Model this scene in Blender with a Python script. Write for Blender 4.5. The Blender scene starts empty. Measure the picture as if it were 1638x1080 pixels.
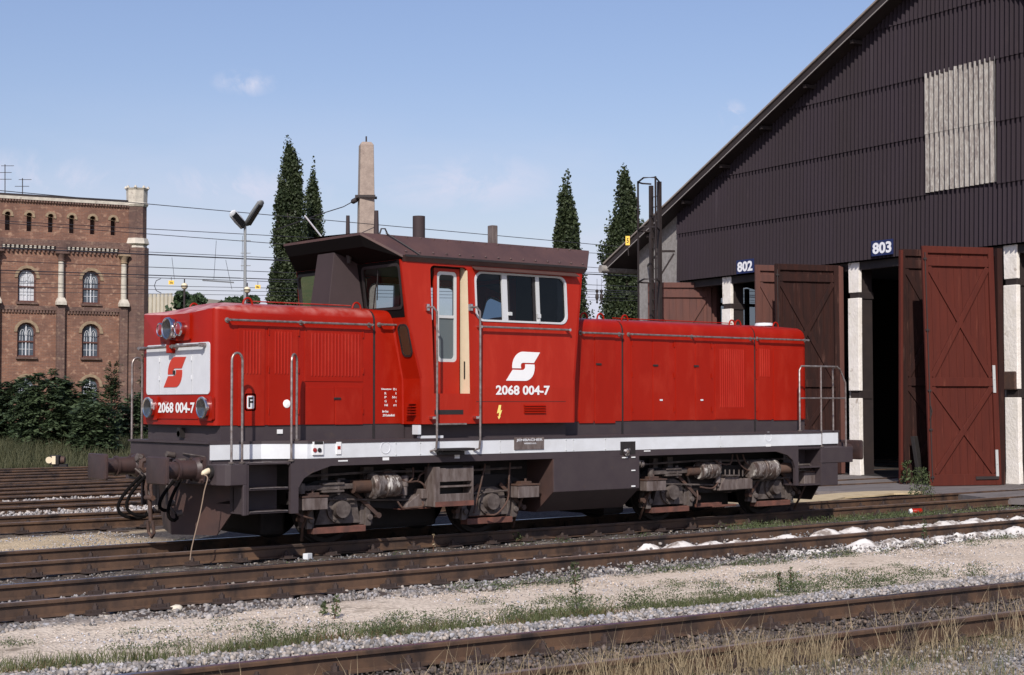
import bpy, bmesh, math, random
import numpy as np
from mathutils import Vector, Matrix
from mathutils.geometry import tessellate_polygon
random.seed(7); RNG = np.random.default_rng(7)
C = bpy.context.scene.collection
SC = bpy.context.scene
# ------------------------------------------------------------------ camera
CAM = Vector((-9.8716, -19.3579, 1.9046)); YAW = 0.6838; PIT = 0.04121; ROL = 0.00144; FPX = 2540.97
cd = bpy.data.cameras.new('camera'); co = bpy.data.objects.new('camera', cd); C.objects.link(co)
cd.sensor_width = 36; cd.lens = FPX / 1638 * 36; cd.clip_start = 0.1; cd.clip_end = 5000
s_, c_ = math.sin(YAW), math.cos(YAW); sp_, cp_ = math.sin(PIT), math.cos(PIT)
RV = Vector((c_, -s_, 0)); FV = Vector((s_ * cp_, c_ * cp_, sp_)); UV = Vector((-s_ * sp_, -c_ * sp_, cp_))
cr_, sr_ = math.cos(ROL), math.sin(ROL)
R2 = RV * cr_ - UV * sr_; U2 = RV * sr_ + UV * cr_
R2, U2 = RV * cr_ + UV * (-sr_) , UV * cr_ + RV * sr_
M = Matrix((R2, U2, -FV)).transposed().to_4x4(); M.translation = CAM
co.matrix_world = M
SC.camera = co
# ------------------------------------------------------------------ world, sun, exposure
SUN_AZ = math.radians(45.5)      # the light travels towards this azimuth (from +Y towards +X)
SUN_EL = math.radians(38.7)
w = bpy.data.worlds.new('World'); SC.world = w; w.use_nodes = True
nt = w.node_tree; nt.nodes.clear()
out = nt.nodes.new('ShaderNodeOutputWorld'); bg = nt.nodes.new('ShaderNodeBackground'); bg.inputs[1].default_value = 0.098
sky = nt.nodes.new('ShaderNodeTexSky'); sky.sky_type = 'NISHITA'; sky.sun_disc = False
sky.sun_elevation = SUN_EL; sky.sun_rotation = SUN_AZ + math.pi; sky.air_density = 1.3; sky.dust_density = 1.0; sky.ozone_density = 4.0
tc = nt.nodes.new('ShaderNodeTexCoord')
mp = nt.nodes.new('ShaderNodeMapping'); mp.inputs['Scale'].default_value = (1.0, 1.0, 3.6); mp.inputs['Location'].default_value = (0.35, 0.2, 0.1)
no = nt.nodes.new('ShaderNodeTexNoise'); no.inputs['Scale'].default_value = 4.2; no.inputs['Detail'].default_value = 7; no.inputs['Roughness'].default_value = 0.55
rp = nt.nodes.new('ShaderNodeValToRGB'); rp.color_ramp.elements[0].position = 0.44; rp.color_ramp.elements[1].position = 0.60
sx = nt.nodes.new('ShaderNodeSeparateXYZ')
hz = nt.nodes.new('ShaderNodeMapRange'); hz.inputs[1].default_value = 0.0; hz.inputs[2].default_value = 0.21; hz.inputs[3].default_value = 1.0; hz.inputs[4].default_value = 0.0
hz.interpolation_type = 'SMOOTHSTEP'
mu = nt.nodes.new('ShaderNodeMath'); mu.operation = 'MULTIPLY'
ad0 = nt.nodes.new('ShaderNodeMath'); ad0.operation = 'MULTIPLY_ADD'; ad0.inputs[1].default_value = 0.75; ad0.inputs[2].default_value = 0.32
def wisp(px, py, wx, wy, sc):      # a small cloud at a fixed place in the sky
    a, b = (px - 819) / FPX, (540 - py) / FPX; d = (FV + RV * a + UV * b).normalized()
    cm = nt.nodes.new('ShaderNodeVectorMath'); cm.operation = 'SUBTRACT'; cm.inputs[1].default_value = d; nt.links.new(tc.outputs['Generated'], cm.inputs[0])
    m2 = nt.nodes.new('ShaderNodeVectorMath'); m2.operation = 'MULTIPLY'; m2.inputs[1].default_value = (FPX / wx, FPX / wx, FPX / wy); nt.links.new(cm.outputs[0], m2.inputs[0])
    ln = nt.nodes.new('ShaderNodeVectorMath'); ln.operation = 'LENGTH'; nt.links.new(m2.outputs[0], ln.inputs[0])
    r = nt.nodes.new('ShaderNodeMapRange'); r.inputs[1].default_value = 1.0; r.inputs[2].default_value = 0.0; nt.links.new(ln.outputs['Value'], r.inputs[0])
    n = nt.nodes.new('ShaderNodeTexNoise'); n.inputs['Scale'].default_value = sc; n.inputs['Detail'].default_value = 8; n.inputs['Roughness'].default_value = 0.65; n.inputs['Distortion'].default_value = 0.6; nt.links.new(tc.outputs['Generated'], n.inputs[0])
    q = nt.nodes.new('ShaderNodeMapRange'); q.inputs[1].default_value = 0.40; q.inputs[2].default_value = 0.60; nt.links.new(n.outputs[0], q.inputs[0])
    o = nt.nodes.new('ShaderNodeMath'); o.operation = 'MULTIPLY'; nt.links.new(r.outputs[0], o.inputs[0]); nt.links.new(q.outputs[0], o.inputs[1]); return o.outputs[0]
mx = nt.nodes.new('ShaderNodeMix'); mx.data_type = 'RGBA'
mx.inputs[7].default_value = (6.6, 6.8, 8.3, 1)
tint = nt.nodes.new('ShaderNodeMix'); tint.data_type = 'RGBA'; tint.blend_type = 'MULTIPLY'; tint.inputs[0].default_value = 1.0; tint.inputs[7].default_value = (1.15, 1.01, 1.13, 1)
L = nt.links.new
L(tc.outputs['Generated'], mp.inputs[0]); L(mp.outputs[0], no.inputs[0]); L(no.outputs[0], rp.inputs[0])
L(tc.outputs['Generated'], sx.inputs[0]); L(sx.outputs[2], hz.inputs[0]); L(hz.outputs[0], mu.inputs[0]); L(rp.outputs[0], ad0.inputs[0]); L(ad0.outputs[0], mu.inputs[1])
L(sky.outputs[0], tint.inputs[6]); L(tint.outputs[2], mx.inputs[6]); pass
acc = mu.outputs[0]
for wq in (wisp(392, 132, 58, 24, 46), wisp(1172, 186, 26, 30, 50), wisp(740, 292, 210, 60, 15), wisp(60, 285, 260, 55, 13), wisp(380, 300, 190, 50, 17)):
    m3 = nt.nodes.new('ShaderNodeMath'); m3.operation = 'MAXIMUM'; L(acc, m3.inputs[0]); L(wq, m3.inputs[1]); acc = m3.outputs[0]
L(acc, mx.inputs[0]); L(mx.outputs[2], bg.inputs[0]); L(bg.outputs[0], out.inputs[0])
sd = bpy.data.lights.new('sun', 'SUN'); sd.energy = 4.4; sd.angle = math.radians(0.5); sd.color = (1.0, 0.95, 0.88)
so = bpy.data.objects.new('sun', sd); C.objects.link(so)
SDIR = Vector((math.sin(SUN_AZ) * math.cos(SUN_EL), math.cos(SUN_AZ) * math.cos(SUN_EL), -math.sin(SUN_EL)))
so.rotation_euler = SDIR.to_track_quat('-Z', 'Y').to_euler()
SC.view_settings.view_transform = 'Standard'; SC.view_settings.look = 'None'; SC.view_settings.exposure = 0.1; SC.view_settings.gamma = 1
SC.render.engine = 'CYCLES'; SC.render.resolution_x = 1024; SC.render.resolution_y = 675
try: SC.cycles.transparent_max_bounces = 16
except Exception: pass

# ------------------------------------------------------------------ measuring helpers (pixels of the photograph -> points on real planes)
def ray(px, py):
    a, b = (px - 819) / FPX, (540 - py) / FPX
    return FV + RV * (a * cr_ + b * sr_) + UV * (-a * sr_ + b * cr_)
def pl(px, py, n, d):
    n = Vector(n); r = ray(px, py); return CAM + r * ((d - n.dot(CAM)) / n.dot(r))
def uy(px, py, Y): return pl(px, py, (0, 1, 0), Y)
def ux(px, py, X): return pl(px, py, (1, 0, 0), X)
def uz(px, py, Z): return pl(px, py, (0, 0, 1), Z)
def ud(px, py, D): return CAM + ray(px, py) * D

# ------------------------------------------------------------------ materials
MT = {}
def mat(name, col, rough=0.6, metal=0.0, col2=None, scale=4.0, bump=0.0, bscale=None, stretch=None, spec=None, contrast=(0.35, 0.65), detail=6, world=False, coat=0.0, attr=None, third=None, tscale=1.0, tcon=(0.6, 0.75)):
    m = bpy.data.materials.new(name); m.use_nodes = True; nt = m.node_tree; b = nt.nodes['Principled BSDF']
    b.inputs['Roughness'].default_value = rough; b.inputs['Metallic'].default_value = metal
    if spec is not None: b.inputs['Specular IOR Level'].default_value = spec
    if coat: b.inputs['Coat Weight'].default_value = coat; b.inputs['Coat Roughness'].default_value = 0.12
    b.inputs['Base Color'].default_value = (*col, 1)
    if world:
        g = nt.nodes.new('ShaderNodeNewGeometry'); src = g.outputs['Position']
    else:
        t = nt.nodes.new('ShaderNodeTexCoord'); src = t.outputs['Object']
    if stretch:
        mp = nt.nodes.new('ShaderNodeMapping'); mp.inputs['Scale'].default_value = stretch; nt.links.new(src, mp.inputs[0]); src = mp.outputs[0]
    last = None
    def noise(sc, lo, hi, det=detail):
        n = nt.nodes.new('ShaderNodeTexNoise'); n.inputs['Scale'].default_value = sc; n.inputs['Detail'].default_value = det; n.inputs['Roughness'].default_value = 0.62
        nt.links.new(src, n.inputs[0]); r = nt.nodes.new('ShaderNodeMapRange'); r.inputs[1].default_value = lo; r.inputs[2].default_value = hi
        nt.links.new(n.outputs[0], r.inputs[0]); return n, r
    if col2 is not None:
        n, r = noise(scale, *contrast)
        x = nt.nodes.new('ShaderNodeMix'); x.data_type = 'RGBA'; x.inputs[6].default_value = (*col, 1); x.inputs[7].default_value = (*col2, 1)
        nt.links.new(r.outputs[0], x.inputs[0]); last = x.outputs[2]
    if third is not None:
        n3, r3 = noise(tscale, *tcon)
        x = nt.nodes.new('ShaderNodeMix'); x.data_type = 'RGBA'; x.inputs[7].default_value = (*third, 1)
        if last: nt.links.new(last, x.inputs[6])
        else: x.inputs[6].default_value = (*col, 1)
        nt.links.new(r3.outputs[0], x.inputs[0]); last = x.outputs[2]
    if attr:
        a = nt.nodes.new('ShaderNodeAttribute'); a.attribute_name = attr
        x = nt.nodes.new('ShaderNodeMix'); x.data_type = 'RGBA'; x.blend_type = 'MULTIPLY'; x.inputs[0].default_value = 1
        if last: nt.links.new(last, x.inputs[6])
        else: x.inputs[6].default_value = (*col, 1)
        nt.links.new(a.outputs['Color'], x.inputs[7]); last = x.outputs[2]
    if last: nt.links.new(last, b.inputs['Base Color'])
    if bump:
        n2 = nt.nodes.new('ShaderNodeTexNoise'); n2.inputs['Scale'].default_value = bscale or scale * 3; n2.inputs['Detail'].default_value = 5
        nt.links.new(src, n2.inputs[0]); bp = nt.nodes.new('ShaderNodeBump'); bp.inputs['Strength'].default_value = 1.0; bp.inputs['Distance'].default_value = bump
        nt.links.new(n2.outputs[0], bp.inputs['Height']); nt.links.new(bp.outputs[0], b.inputs['Normal'])
    MT[name] = m; return m
RED = mat('red_paint', (0.315, 0.010, 0.0015), 0.42, spec=0.22, col2=(0.265, 0.007, 0.001), scale=1.1, bump=0.0035, bscale=1.3, stretch=(1.4, 1, 0.6), contrast=(0.25, 0.75), third=(0.35, 0.022, 0.009), tscale=3.1, tcon=(0.5, 0.8))
REDW = mat('worn_red_paint', (0.315, 0.010, 0.0015), 0.42, spec=0.22, col2=(0.265, 0.007, 0.001), scale=1.3, bump=0.0012, bscale=2.2)
def worn_top(m):      # chalky faded paint on the upward faces of the front hood
    nt = m.node_tree; b = nt.nodes['Principled BSDF']; N = nt.nodes.new; K = nt.links.new
    g = N('ShaderNodeNewGeometry'); s = N('ShaderNodeSeparateXYZ'); K(g.outputs['Normal'], s.inputs[0]); sp = N('ShaderNodeSeparateXYZ'); K(g.outputs['Position'], sp.inputs[0])
    r = N('ShaderNodeMapRange'); r.inputs[1].default_value = 0.25; r.inputs[2].default_value = 0.6; K(s.outputs[2], r.inputs[0])
    n = N('ShaderNodeTexNoise'); n.inputs['Scale'].default_value = 5.0; n.inputs['Detail'].default_value = 7; K(g.outputs['Position'], n.inputs[0])
    q = N('ShaderNodeMapRange'); q.inputs[1].default_value = 0.36; q.inputs[2].default_value = 0.62; q.inputs[3].default_value = 0.12; q.inputs[4].default_value = 0.85; K(n.outputs[0], q.inputs[0])
    x = N('ShaderNodeMapRange'); x.inputs[1].default_value = 0.9; x.inputs[2].default_value = 0.3; x.inputs[3].default_value = 0.35; x.inputs[4].default_value = 1.0; K(sp.outputs[0], x.inputs[0])
    m1 = N('ShaderNodeMath'); m1.operation = 'MULTIPLY'; K(r.outputs[0], m1.inputs[0]); K(q.outputs[0], m1.inputs[1]); m2 = N('ShaderNodeMath'); m2.operation = 'MULTIPLY'; K(m1.outputs[0], m2.inputs[0]); K(x.outputs[0], m2.inputs[1])
    c = N('ShaderNodeMix'); c.data_type = 'RGBA'; c.inputs[7].default_value = (0.60, 0.34, 0.30, 1); src = b.inputs['Base Color'].links[0].from_socket; K(src, c.inputs[6]); K(m2.outputs[0], c.inputs[0]); K(c.outputs[2], b.inputs['Base Color'])
worn_top(REDW)
WHT = mat('white_paint', (0.66, 0.68, 0.70), 0.5, col2=(0.58, 0.59, 0.60), scale=3.0, third=(0.45, 0.42, 0.38), tscale=9, tcon=(0.68, 0.8))
LGR = mat('light_grey_paint', (0.62, 0.63, 0.65), 0.5, col2=(0.57, 0.58, 0.60), scale=5.0)
GRY = mat('dark_grey_paint', (0.046, 0.034, 0.038), 0.55, spec=0.35, col2=(0.055, 0.042, 0.044), scale=3.5, third=(0.075, 0.052, 0.042), tscale=6, tcon=(0.62, 0.8), bump=0.001, bscale=9)
BRN = mat('roof_brown_paint', (0.088, 0.044, 0.036), 0.55, col2=(0.066, 0.034, 0.030), scale=2.5, third=(0.14, 0.08, 0.065), tscale=12, tcon=(0.62, 0.8), bump=0.001, bscale=20)
SHR = mat('shroud_paint', (0.047, 0.033, 0.034), 0.7, spec=0.25, col2=(0.041, 0.029, 0.030), scale=3)
DIRT = mat('grimy_metal', (0.12, 0.098, 0.088), 0.7, col2=(0.045, 0.032, 0.027), scale=7, third=(0.17, 0.145, 0.13), tscale=14, tcon=(0.6, 0.75), bump=0.003, bscale=30)
GRIM = mat('grimy_grey_box', (0.16, 0.13, 0.12), 0.65, col2=(0.075, 0.052, 0.044), scale=5, stretch=(3, 3, 0.7), third=(0.05, 0.035, 0.03), tscale=4, tcon=(0.6, 0.8), bump=0.001)
RUST = mat('rusty_iron', (0.085, 0.043, 0.028), 0.75, col2=(0.05, 0.03, 0.025), scale=6, third=(0.16, 0.08, 0.05), tscale=9, tcon=(0.6, 0.8), bump=0.002, bscale=25)
RUSTR = mat('red_rusted_iron', (0.17, 0.065, 0.045), 0.7, col2=(0.09, 0.04, 0.03), scale=6, bump=0.001)
BLK = mat('black_rubber', (0.012, 0.010, 0.010), 0.6, col2=(0.02, 0.016, 0.015), scale=8)
MBK = mat('matt_black', (0.005, 0.004, 0.004), 0.9, spec=0.1)
DRK = mat('dark_frame', (0.009, 0.007, 0.007), 0.8, col2=(0.016, 0.012, 0.011), scale=6)  # underframe colour darkened to deepen the shade below the locomotive
BUFM = mat('buffer_iron', (0.055, 0.030, 0.026), 0.5, col2=(0.035, 0.022, 0.022), scale=5, third=(0.14, 0.075, 0.055), tscale=11, tcon=(0.62, 0.8), bump=0.002, bscale=20)
CHR = mat('chrome', (0.62, 0.60, 0.60), 0.16, 1.0, bump=0.0008, bscale=30)
STL = mat('bare_steel', (0.33, 0.30, 0.29), 0.42, 0.6, col2=(0.17, 0.135, 0.12), scale=14)
ALU = mat('worn_silver_drum', (0.20, 0.17, 0.155), 0.5, 0.3, col2=(0.07, 0.045, 0.035), scale=9, third=(0.62, 0.58, 0.52), tscale=8, tcon=(0.56, 0.64), stretch=(1.5, 1, 0.6), contrast=(0.42, 0.58))
CRM = mat('cream_paint', (0.70, 0.60, 0.42), 0.6, col2=(0.64, 0.54, 0.37), scale=4)
INT = mat('cab_interior', (0.045, 0.045, 0.045), 0.8, col2=(0.03, 0.03, 0.03), scale=4)
FRM = mat('window_frame_grey', (0.55, 0.56, 0.55), 0.4, 0.2)
LENS = mat('lamp_lens', (0.16, 0.165, 0.17), 0.22, 0.85)
CRED = mat('cab_red_paint', (0.36, 0.019, 0.007), 0.45, spec=0.25, col2=(0.32, 0.014, 0.005), scale=1.2, bump=0.003, bscale=1.3, stretch=(2.0, 1, 0.5), contrast=(0.3, 0.7), third=(0.40, 0.03, 0.014), tscale=3.0, tcon=(0.5, 0.8))
RLENS = mat('red_lens', (0.25, 0.01, 0.01), 0.15, coat=0.6)
YEL = mat('yellow_paint', (0.85, 0.55, 0.07), 0.5)
BLU = mat('blue_sign', (0.012, 0.020, 0.085), 0.5)
def glass(name, col, tr, rough=0.02):
    m = bpy.data.materials.new(name); m.use_nodes = True; nt = m.node_tree; nt.nodes.clear()
    o = nt.nodes.new('ShaderNodeOutputMaterial'); t = nt.nodes.new('ShaderNodeBsdfTransparent'); t.inputs[0].default_value = (*col, 1)
    g = nt.nodes.new('ShaderNodeBsdfGlossy'); g.inputs['Roughness'].default_value = rough; f = nt.nodes.new('ShaderNodeFresnel'); f.inputs[0].default_value = 1.45
    x = nt.nodes.new('ShaderNodeMixShader'); nt.links.new(f.outputs[0], x.inputs[0]); nt.links.new(t.outputs[0], x.inputs[1]); nt.links.new(g.outputs[0], x.inputs[2]); nt.links.new(x.outputs[0], o.inputs[0])
    MT[name] = m; return m
GLS = glass('window_glass', (0.62, 0.68, 0.70), 1)
GLSD = glass('dimmed_window_glass', (0.22, 0.25, 0.26), 1)
GLST = glass('clear_glass', (0.85, 0.9, 0.9), 1)

WFB = mat('window_bar_white', (0.50, 0.51, 0.52), 0.45)
# ------------------------------------------------------------------ mesh builder
def V(*a): return Vector(a)
class MB:
    def __init__(s): s.v = []; s.f = []; s.mi = []; s.ms = []; s.cur = 0
    def m(s, material):
        if material not in s.ms: s.ms.append(material)
        s.cur = s.ms.index(material); return s
    def add(s, vs, fs):
        o = len(s.v); s.v += [tuple(v) for v in vs]; s.f += [tuple(i + o for i in f) for f in fs]; s.mi += [s.cur] * len(fs); return s
    def box(s, x0, x1, y0, y1, z0, z1):
        return s.add([(x0, y0, z0), (x1, y0, z0), (x1, y1, z0), (x0, y1, z0), (x0, y0, z1), (x1, y0, z1), (x1, y1, z1), (x0, y1, z1)],
                     [(0, 3, 2, 1), (4, 5, 6, 7), (0, 1, 5, 4), (1, 2, 6, 5), (2, 3, 7, 6), (3, 0, 4, 7)])
    def obox(s, c, ax, ay, az):      # centre + half-axis vectors
        c, ax, ay, az = map(Vector, (c, ax, ay, az)); vs = []
        for k in (-1, 1):
            for (i, j) in ((-1, -1), (1, -1), (1, 1), (-1, 1)): vs.append(c + ax * i + ay * j + az * k)
        return s.add(vs, [(0, 3, 2, 1), (4, 5, 6, 7), (0, 1, 5, 4), (1, 2, 6, 5), (2, 3, 7, 6), (3, 0, 4, 7)])
    def bar(s, p, q, wd, ht, up=(0, 0, 1)):
        p, q = Vector(p), Vector(q); d = (q - p); l = d.length; d.normalize(); a = d.cross(Vector(up))
        if a.length < 1e-4: a = d.cross(Vector((1, 0, 0)))
        a.normalize(); b = a.cross(d)
        return s.obox((p + q) / 2, a * wd / 2, b * ht / 2, d * l / 2)
    def cyl(s, p, q, r0, r1=None, n=16, caps=True):
        r1 = r0 if r1 is None else r1; p, q = Vector(p), Vector(q); d = (q - p).normalized()
        a = d.cross(Vector((0, 0, 1)));
        if a.length < 1e-3: a = d.cross(Vector((1, 0, 0)))
        a.normalize(); b = d.cross(a); vs = []
        for k in range(n):
            t = 2 * math.pi * k / n; e = a * math.cos(t) + b * math.sin(t); vs += [p + e * r0, q + e * r1]
        fs = [(2 * k, 2 * k + 1, (2 * k + 3) % (2 * n), (2 * k + 2) % (2 * n)) for k in range(n)]
        if caps: fs += [tuple(2 * k for k in range(n)), tuple(2 * k + 1 for k in range(n - 1, -1, -1))]
        return s.add(vs, fs)
    def lathe(s, p, d, prof, n=24):    # prof: list (t along d, r)
        p, d = Vector(p), Vector(d).normalized(); a = d.cross(Vector((0, 0, 1)))
        if a.length < 1e-3: a = d.cross(Vector((1, 0, 0)))
        a.normalize(); b = d.cross(a); vs = []; fs = []; m = len(prof)
        for k in range(n):
            t = 2 * math.pi * k / n; e = a * math.cos(t) + b * math.sin(t)
            for (h, r) in prof: vs.append(p + d * h + e * r)
        for k in range(n):
            for i in range(m - 1): fs.append((k * m + i, k * m + i + 1, ((k + 1) % n) * m + i + 1, ((k + 1) % n) * m + i))
        return s.add(vs, fs)
    def tube(s, pts, r, n=8, caps=True, r1=None):
        P = [Vector(p) for p in pts]; m = len(P); vs = []; fs = []; pa = None
        for i, p in enumerate(P):
            d = (P[min(i + 1, m - 1)] - P[max(i - 1, 0)]).normalized()
            a = d.cross(Vector((0, 0, 1))) if pa is None else (pa - d * pa.dot(d))
            if a.length < 1e-3: a = d.cross(Vector((1, 0, 0)))
            a.normalize(); pa = a; b = d.cross(a); rr = r if r1 is None else r + (r1 - r) * i / (m - 1)
            for k in range(n):
                t = 2 * math.pi * k / n; vs.append(p + (a * math.cos(t) + b * math.sin(t)) * rr)
        for i in range(m - 1):
            for k in range(n): fs.append((i * n + k, i * n + (k + 1) % n, (i + 1) * n + (k + 1) % n, (i + 1) * n + k))
        if caps: fs += [tuple(range(n - 1, -1, -1)), tuple((m - 1) * n + k for k in range(n))]
        return s.add(vs, fs)
    def prism(s, poly, fn, a, b):      # poly 2D, fn(u, v, t) -> point, t from a to b
        n = len(poly); vs = [fn(u, v, a) for u, v in poly] + [fn(u, v, b) for u, v in poly]
        tri = tessellate_polygon([[Vector((u, v, 0)) for u, v in poly]])
        fs = [tuple(t) for t in tri] + [tuple(i + n for i in reversed(t)) for t in tri] + [(i, (i + 1) % n, (i + 1) % n + n, i + n) for i in range(n)]
        return s.add(vs, fs)
    def plate(s, outer, holes, fn):    # flat sheet with holes
        loops = [outer] + holes; allp = [p for l in loops for p in l]
        tri = tessellate_polygon([[Vector((u, v, 0)) for u, v in l] for l in loops])
        return s.add([fn(u, v) for u, v in allp], [tuple(t) for t in tri])
    def quad(s, a, b, c, d): return s.add([a, b, c, d], [(0, 1, 2, 3)])
    def loft(s, secs, closed=True, caps=True):
        n = len(secs[0]); vs = [p for q in secs for p in q]; fs = []
        for i in range(len(secs) - 1):
            for k in range(n if closed else n - 1): fs.append((i * n + k, i * n + (k + 1) % n, (i + 1) * n + (k + 1) % n, (i + 1) * n + k))
        if caps and closed: fs += [tuple(range(n - 1, -1, -1)), tuple((len(secs) - 1) * n + k for k in range(n))]
        return s.add(vs, fs)
    def build(s, name, material=None, parent=None, smooth=False, bevel=0.0, solid=0.0, normals=True, attr=None, weld=False, off=1.0, face=None):
        me = bpy.data.meshes.new(name); o = bpy.data.objects.new(name, me); C.objects.link(o)
        org = Vector((0, 0, 0))
        if parent is not None:
            q = parent
            while q is not None: org += q.location; q = q.parent
            o.parent = parent
        elif s.v:
            arr = np.array(s.v); c = arr.mean(0); org = Vector((c[0], c[1], arr[:, 2].min())); o.location = org
        arr = np.array(s.v, dtype=float) - np.array(org)
        me.from_pydata([tuple(x) for x in arr], [], s.f)
        ms = s.ms or [material]
        for q in ms: me.materials.append(q)
        if len(ms) > 1: me.polygons.foreach_set('material_index', s.mi)
        if normals or weld:
            bm = bmesh.new(); bm.from_mesh(me)
            if weld: bmesh.ops.remove_doubles(bm, verts=bm.verts, dist=0.0005)
            if normals: bmesh.ops.recalc_face_normals(bm, faces=bm.faces)
            bm.to_mesh(me); bm.free()
        if face is not None:      # turn a flat sheet towards a direction before it is given thickness
            bm = bmesh.new(); bm.from_mesh(me); fv = Vector(face)
            for q in bm.faces:
                q.normal_update()
                if q.normal.dot(fv) < 0: q.normal_flip()
            bm.to_mesh(me); bm.free()
        if smooth:
            me.polygons.foreach_set('use_smooth', [True] * len(me.polygons))
            me.set_sharp_from_angle(angle=math.radians(38))
        if solid:
            md = o.modifiers.new('solid', 'SOLIDIFY'); md.thickness = solid; md.offset = off
        if bevel:
            md = o.modifiers.new('bevel', 'BEVEL'); md.width = bevel; md.segments = 2; md.limit_method = 'ANGLE'; md.angle_limit = math.radians(35)
        return o
def tag(o, label, cat, group=None, kind=None):
    if label: o['label'] = label
    if cat: o['category'] = cat
    if group: o['group'] = group
    if kind: o['kind'] = kind
    return o
def thing(name, loc, label, cat, group=None):
    o = bpy.data.objects.new(name, None); C.objects.link(o); o.location = loc; o.empty_display_size = 0.3; return tag(o, label, cat, group)
def kids(o): return [q for q in bpy.data.objects if q.parent == o]
def copy_tree(o, parent=None, loc=None):
    c = o.copy(); C.objects.link(c); c.parent = parent
    if loc is not None: c.location = loc
    for ch in kids(o): copy_tree(ch, c)
    return c
def rrect(x0, x1, z0, z1, r, n=5):
    pts = []
    for (cx, cz, a0) in ((x1 - r, z1 - r, 0), (x0 + r, z1 - r, 90), (x0 + r, z0 + r, 180), (x1 - r, z0 + r, 270)):
        for k in range(n + 1):
            t = math.radians(a0 + 90 * k / n); pts.append((cx + r * math.cos(t), cz + r * math.sin(t)))
    return pts
def shrink(poly, d):
    cx = sum(p[0] for p in poly) / len(poly); cz = sum(p[1] for p in poly) / len(poly)
    hx = max(abs(p[0] - cx) for p in poly); hz = max(abs(p[1] - cz) for p in poly)
    return [(cx + (p[0] - cx) * (hx - d) / hx, cz + (p[1] - cz) * (hz - d) / hz) for p in poly]
def ring(mb, outer, inner, fn, a, b):      # frame between two loops of equal length, extruded a..b
    n = len(outer); vs = [fn(u, v, a) for u, v in outer] + [fn(u, v, a) for u, v in inner] + [fn(u, v, b) for u, v in outer] + [fn(u, v, b) for u, v in inner]
    fs = []
    for i in range(n):
        j = (i + 1) % n; fs += [(i, j, n + j, n + i), (2 * n + i, 3 * n + i, 3 * n + j, 2 * n + j), (i, 2 * n + i, 2 * n + j, j), (n + i, n + j, 3 * n + j, 3 * n + i)]
    mb.add(vs, fs)
def text(name, s, o, u, v, height, width, material, parent, bold=0.02, thick=0.003, depthdir=None):
    cu = bpy.data.curves.new(name, 'FONT'); cu.body = s; cu.size = 1; cu.offset = bold; cu.extrude = 0.5; cu.resolution_u = 3
    t = bpy.data.objects.new(name + '_curve', cu); C.objects.link(t); bpy.context.view_layer.update()
    me0 = bpy.data.meshes.new_from_object(t.evaluated_get(bpy.context.evaluated_depsgraph_get()))
    arr = np.array([q.co[:] for q in me0.vertices]); fs = [tuple(p.vertices) for p in me0.polygons]
    bpy.data.objects.remove(t); bpy.data.curves.remove(cu); bpy.data.meshes.remove(me0)
    mn, mxx = arr.min(0), arr.max(0); o, u, v = Vector(o), Vector(u).normalized(), Vector(v).normalized(); nn = u.cross(v)
    mb = MB(); mb.add([o + u * ((a[0] - mn[0]) / (mxx[0] - mn[0]) * width) + v * ((a[1] - mn[1]) / (mxx[1] - mn[1]) * height) + nn * (a[2] + 0.5) * thick for a in arr], fs)
    return mb.build(name, material, parent, normals=False)
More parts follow.
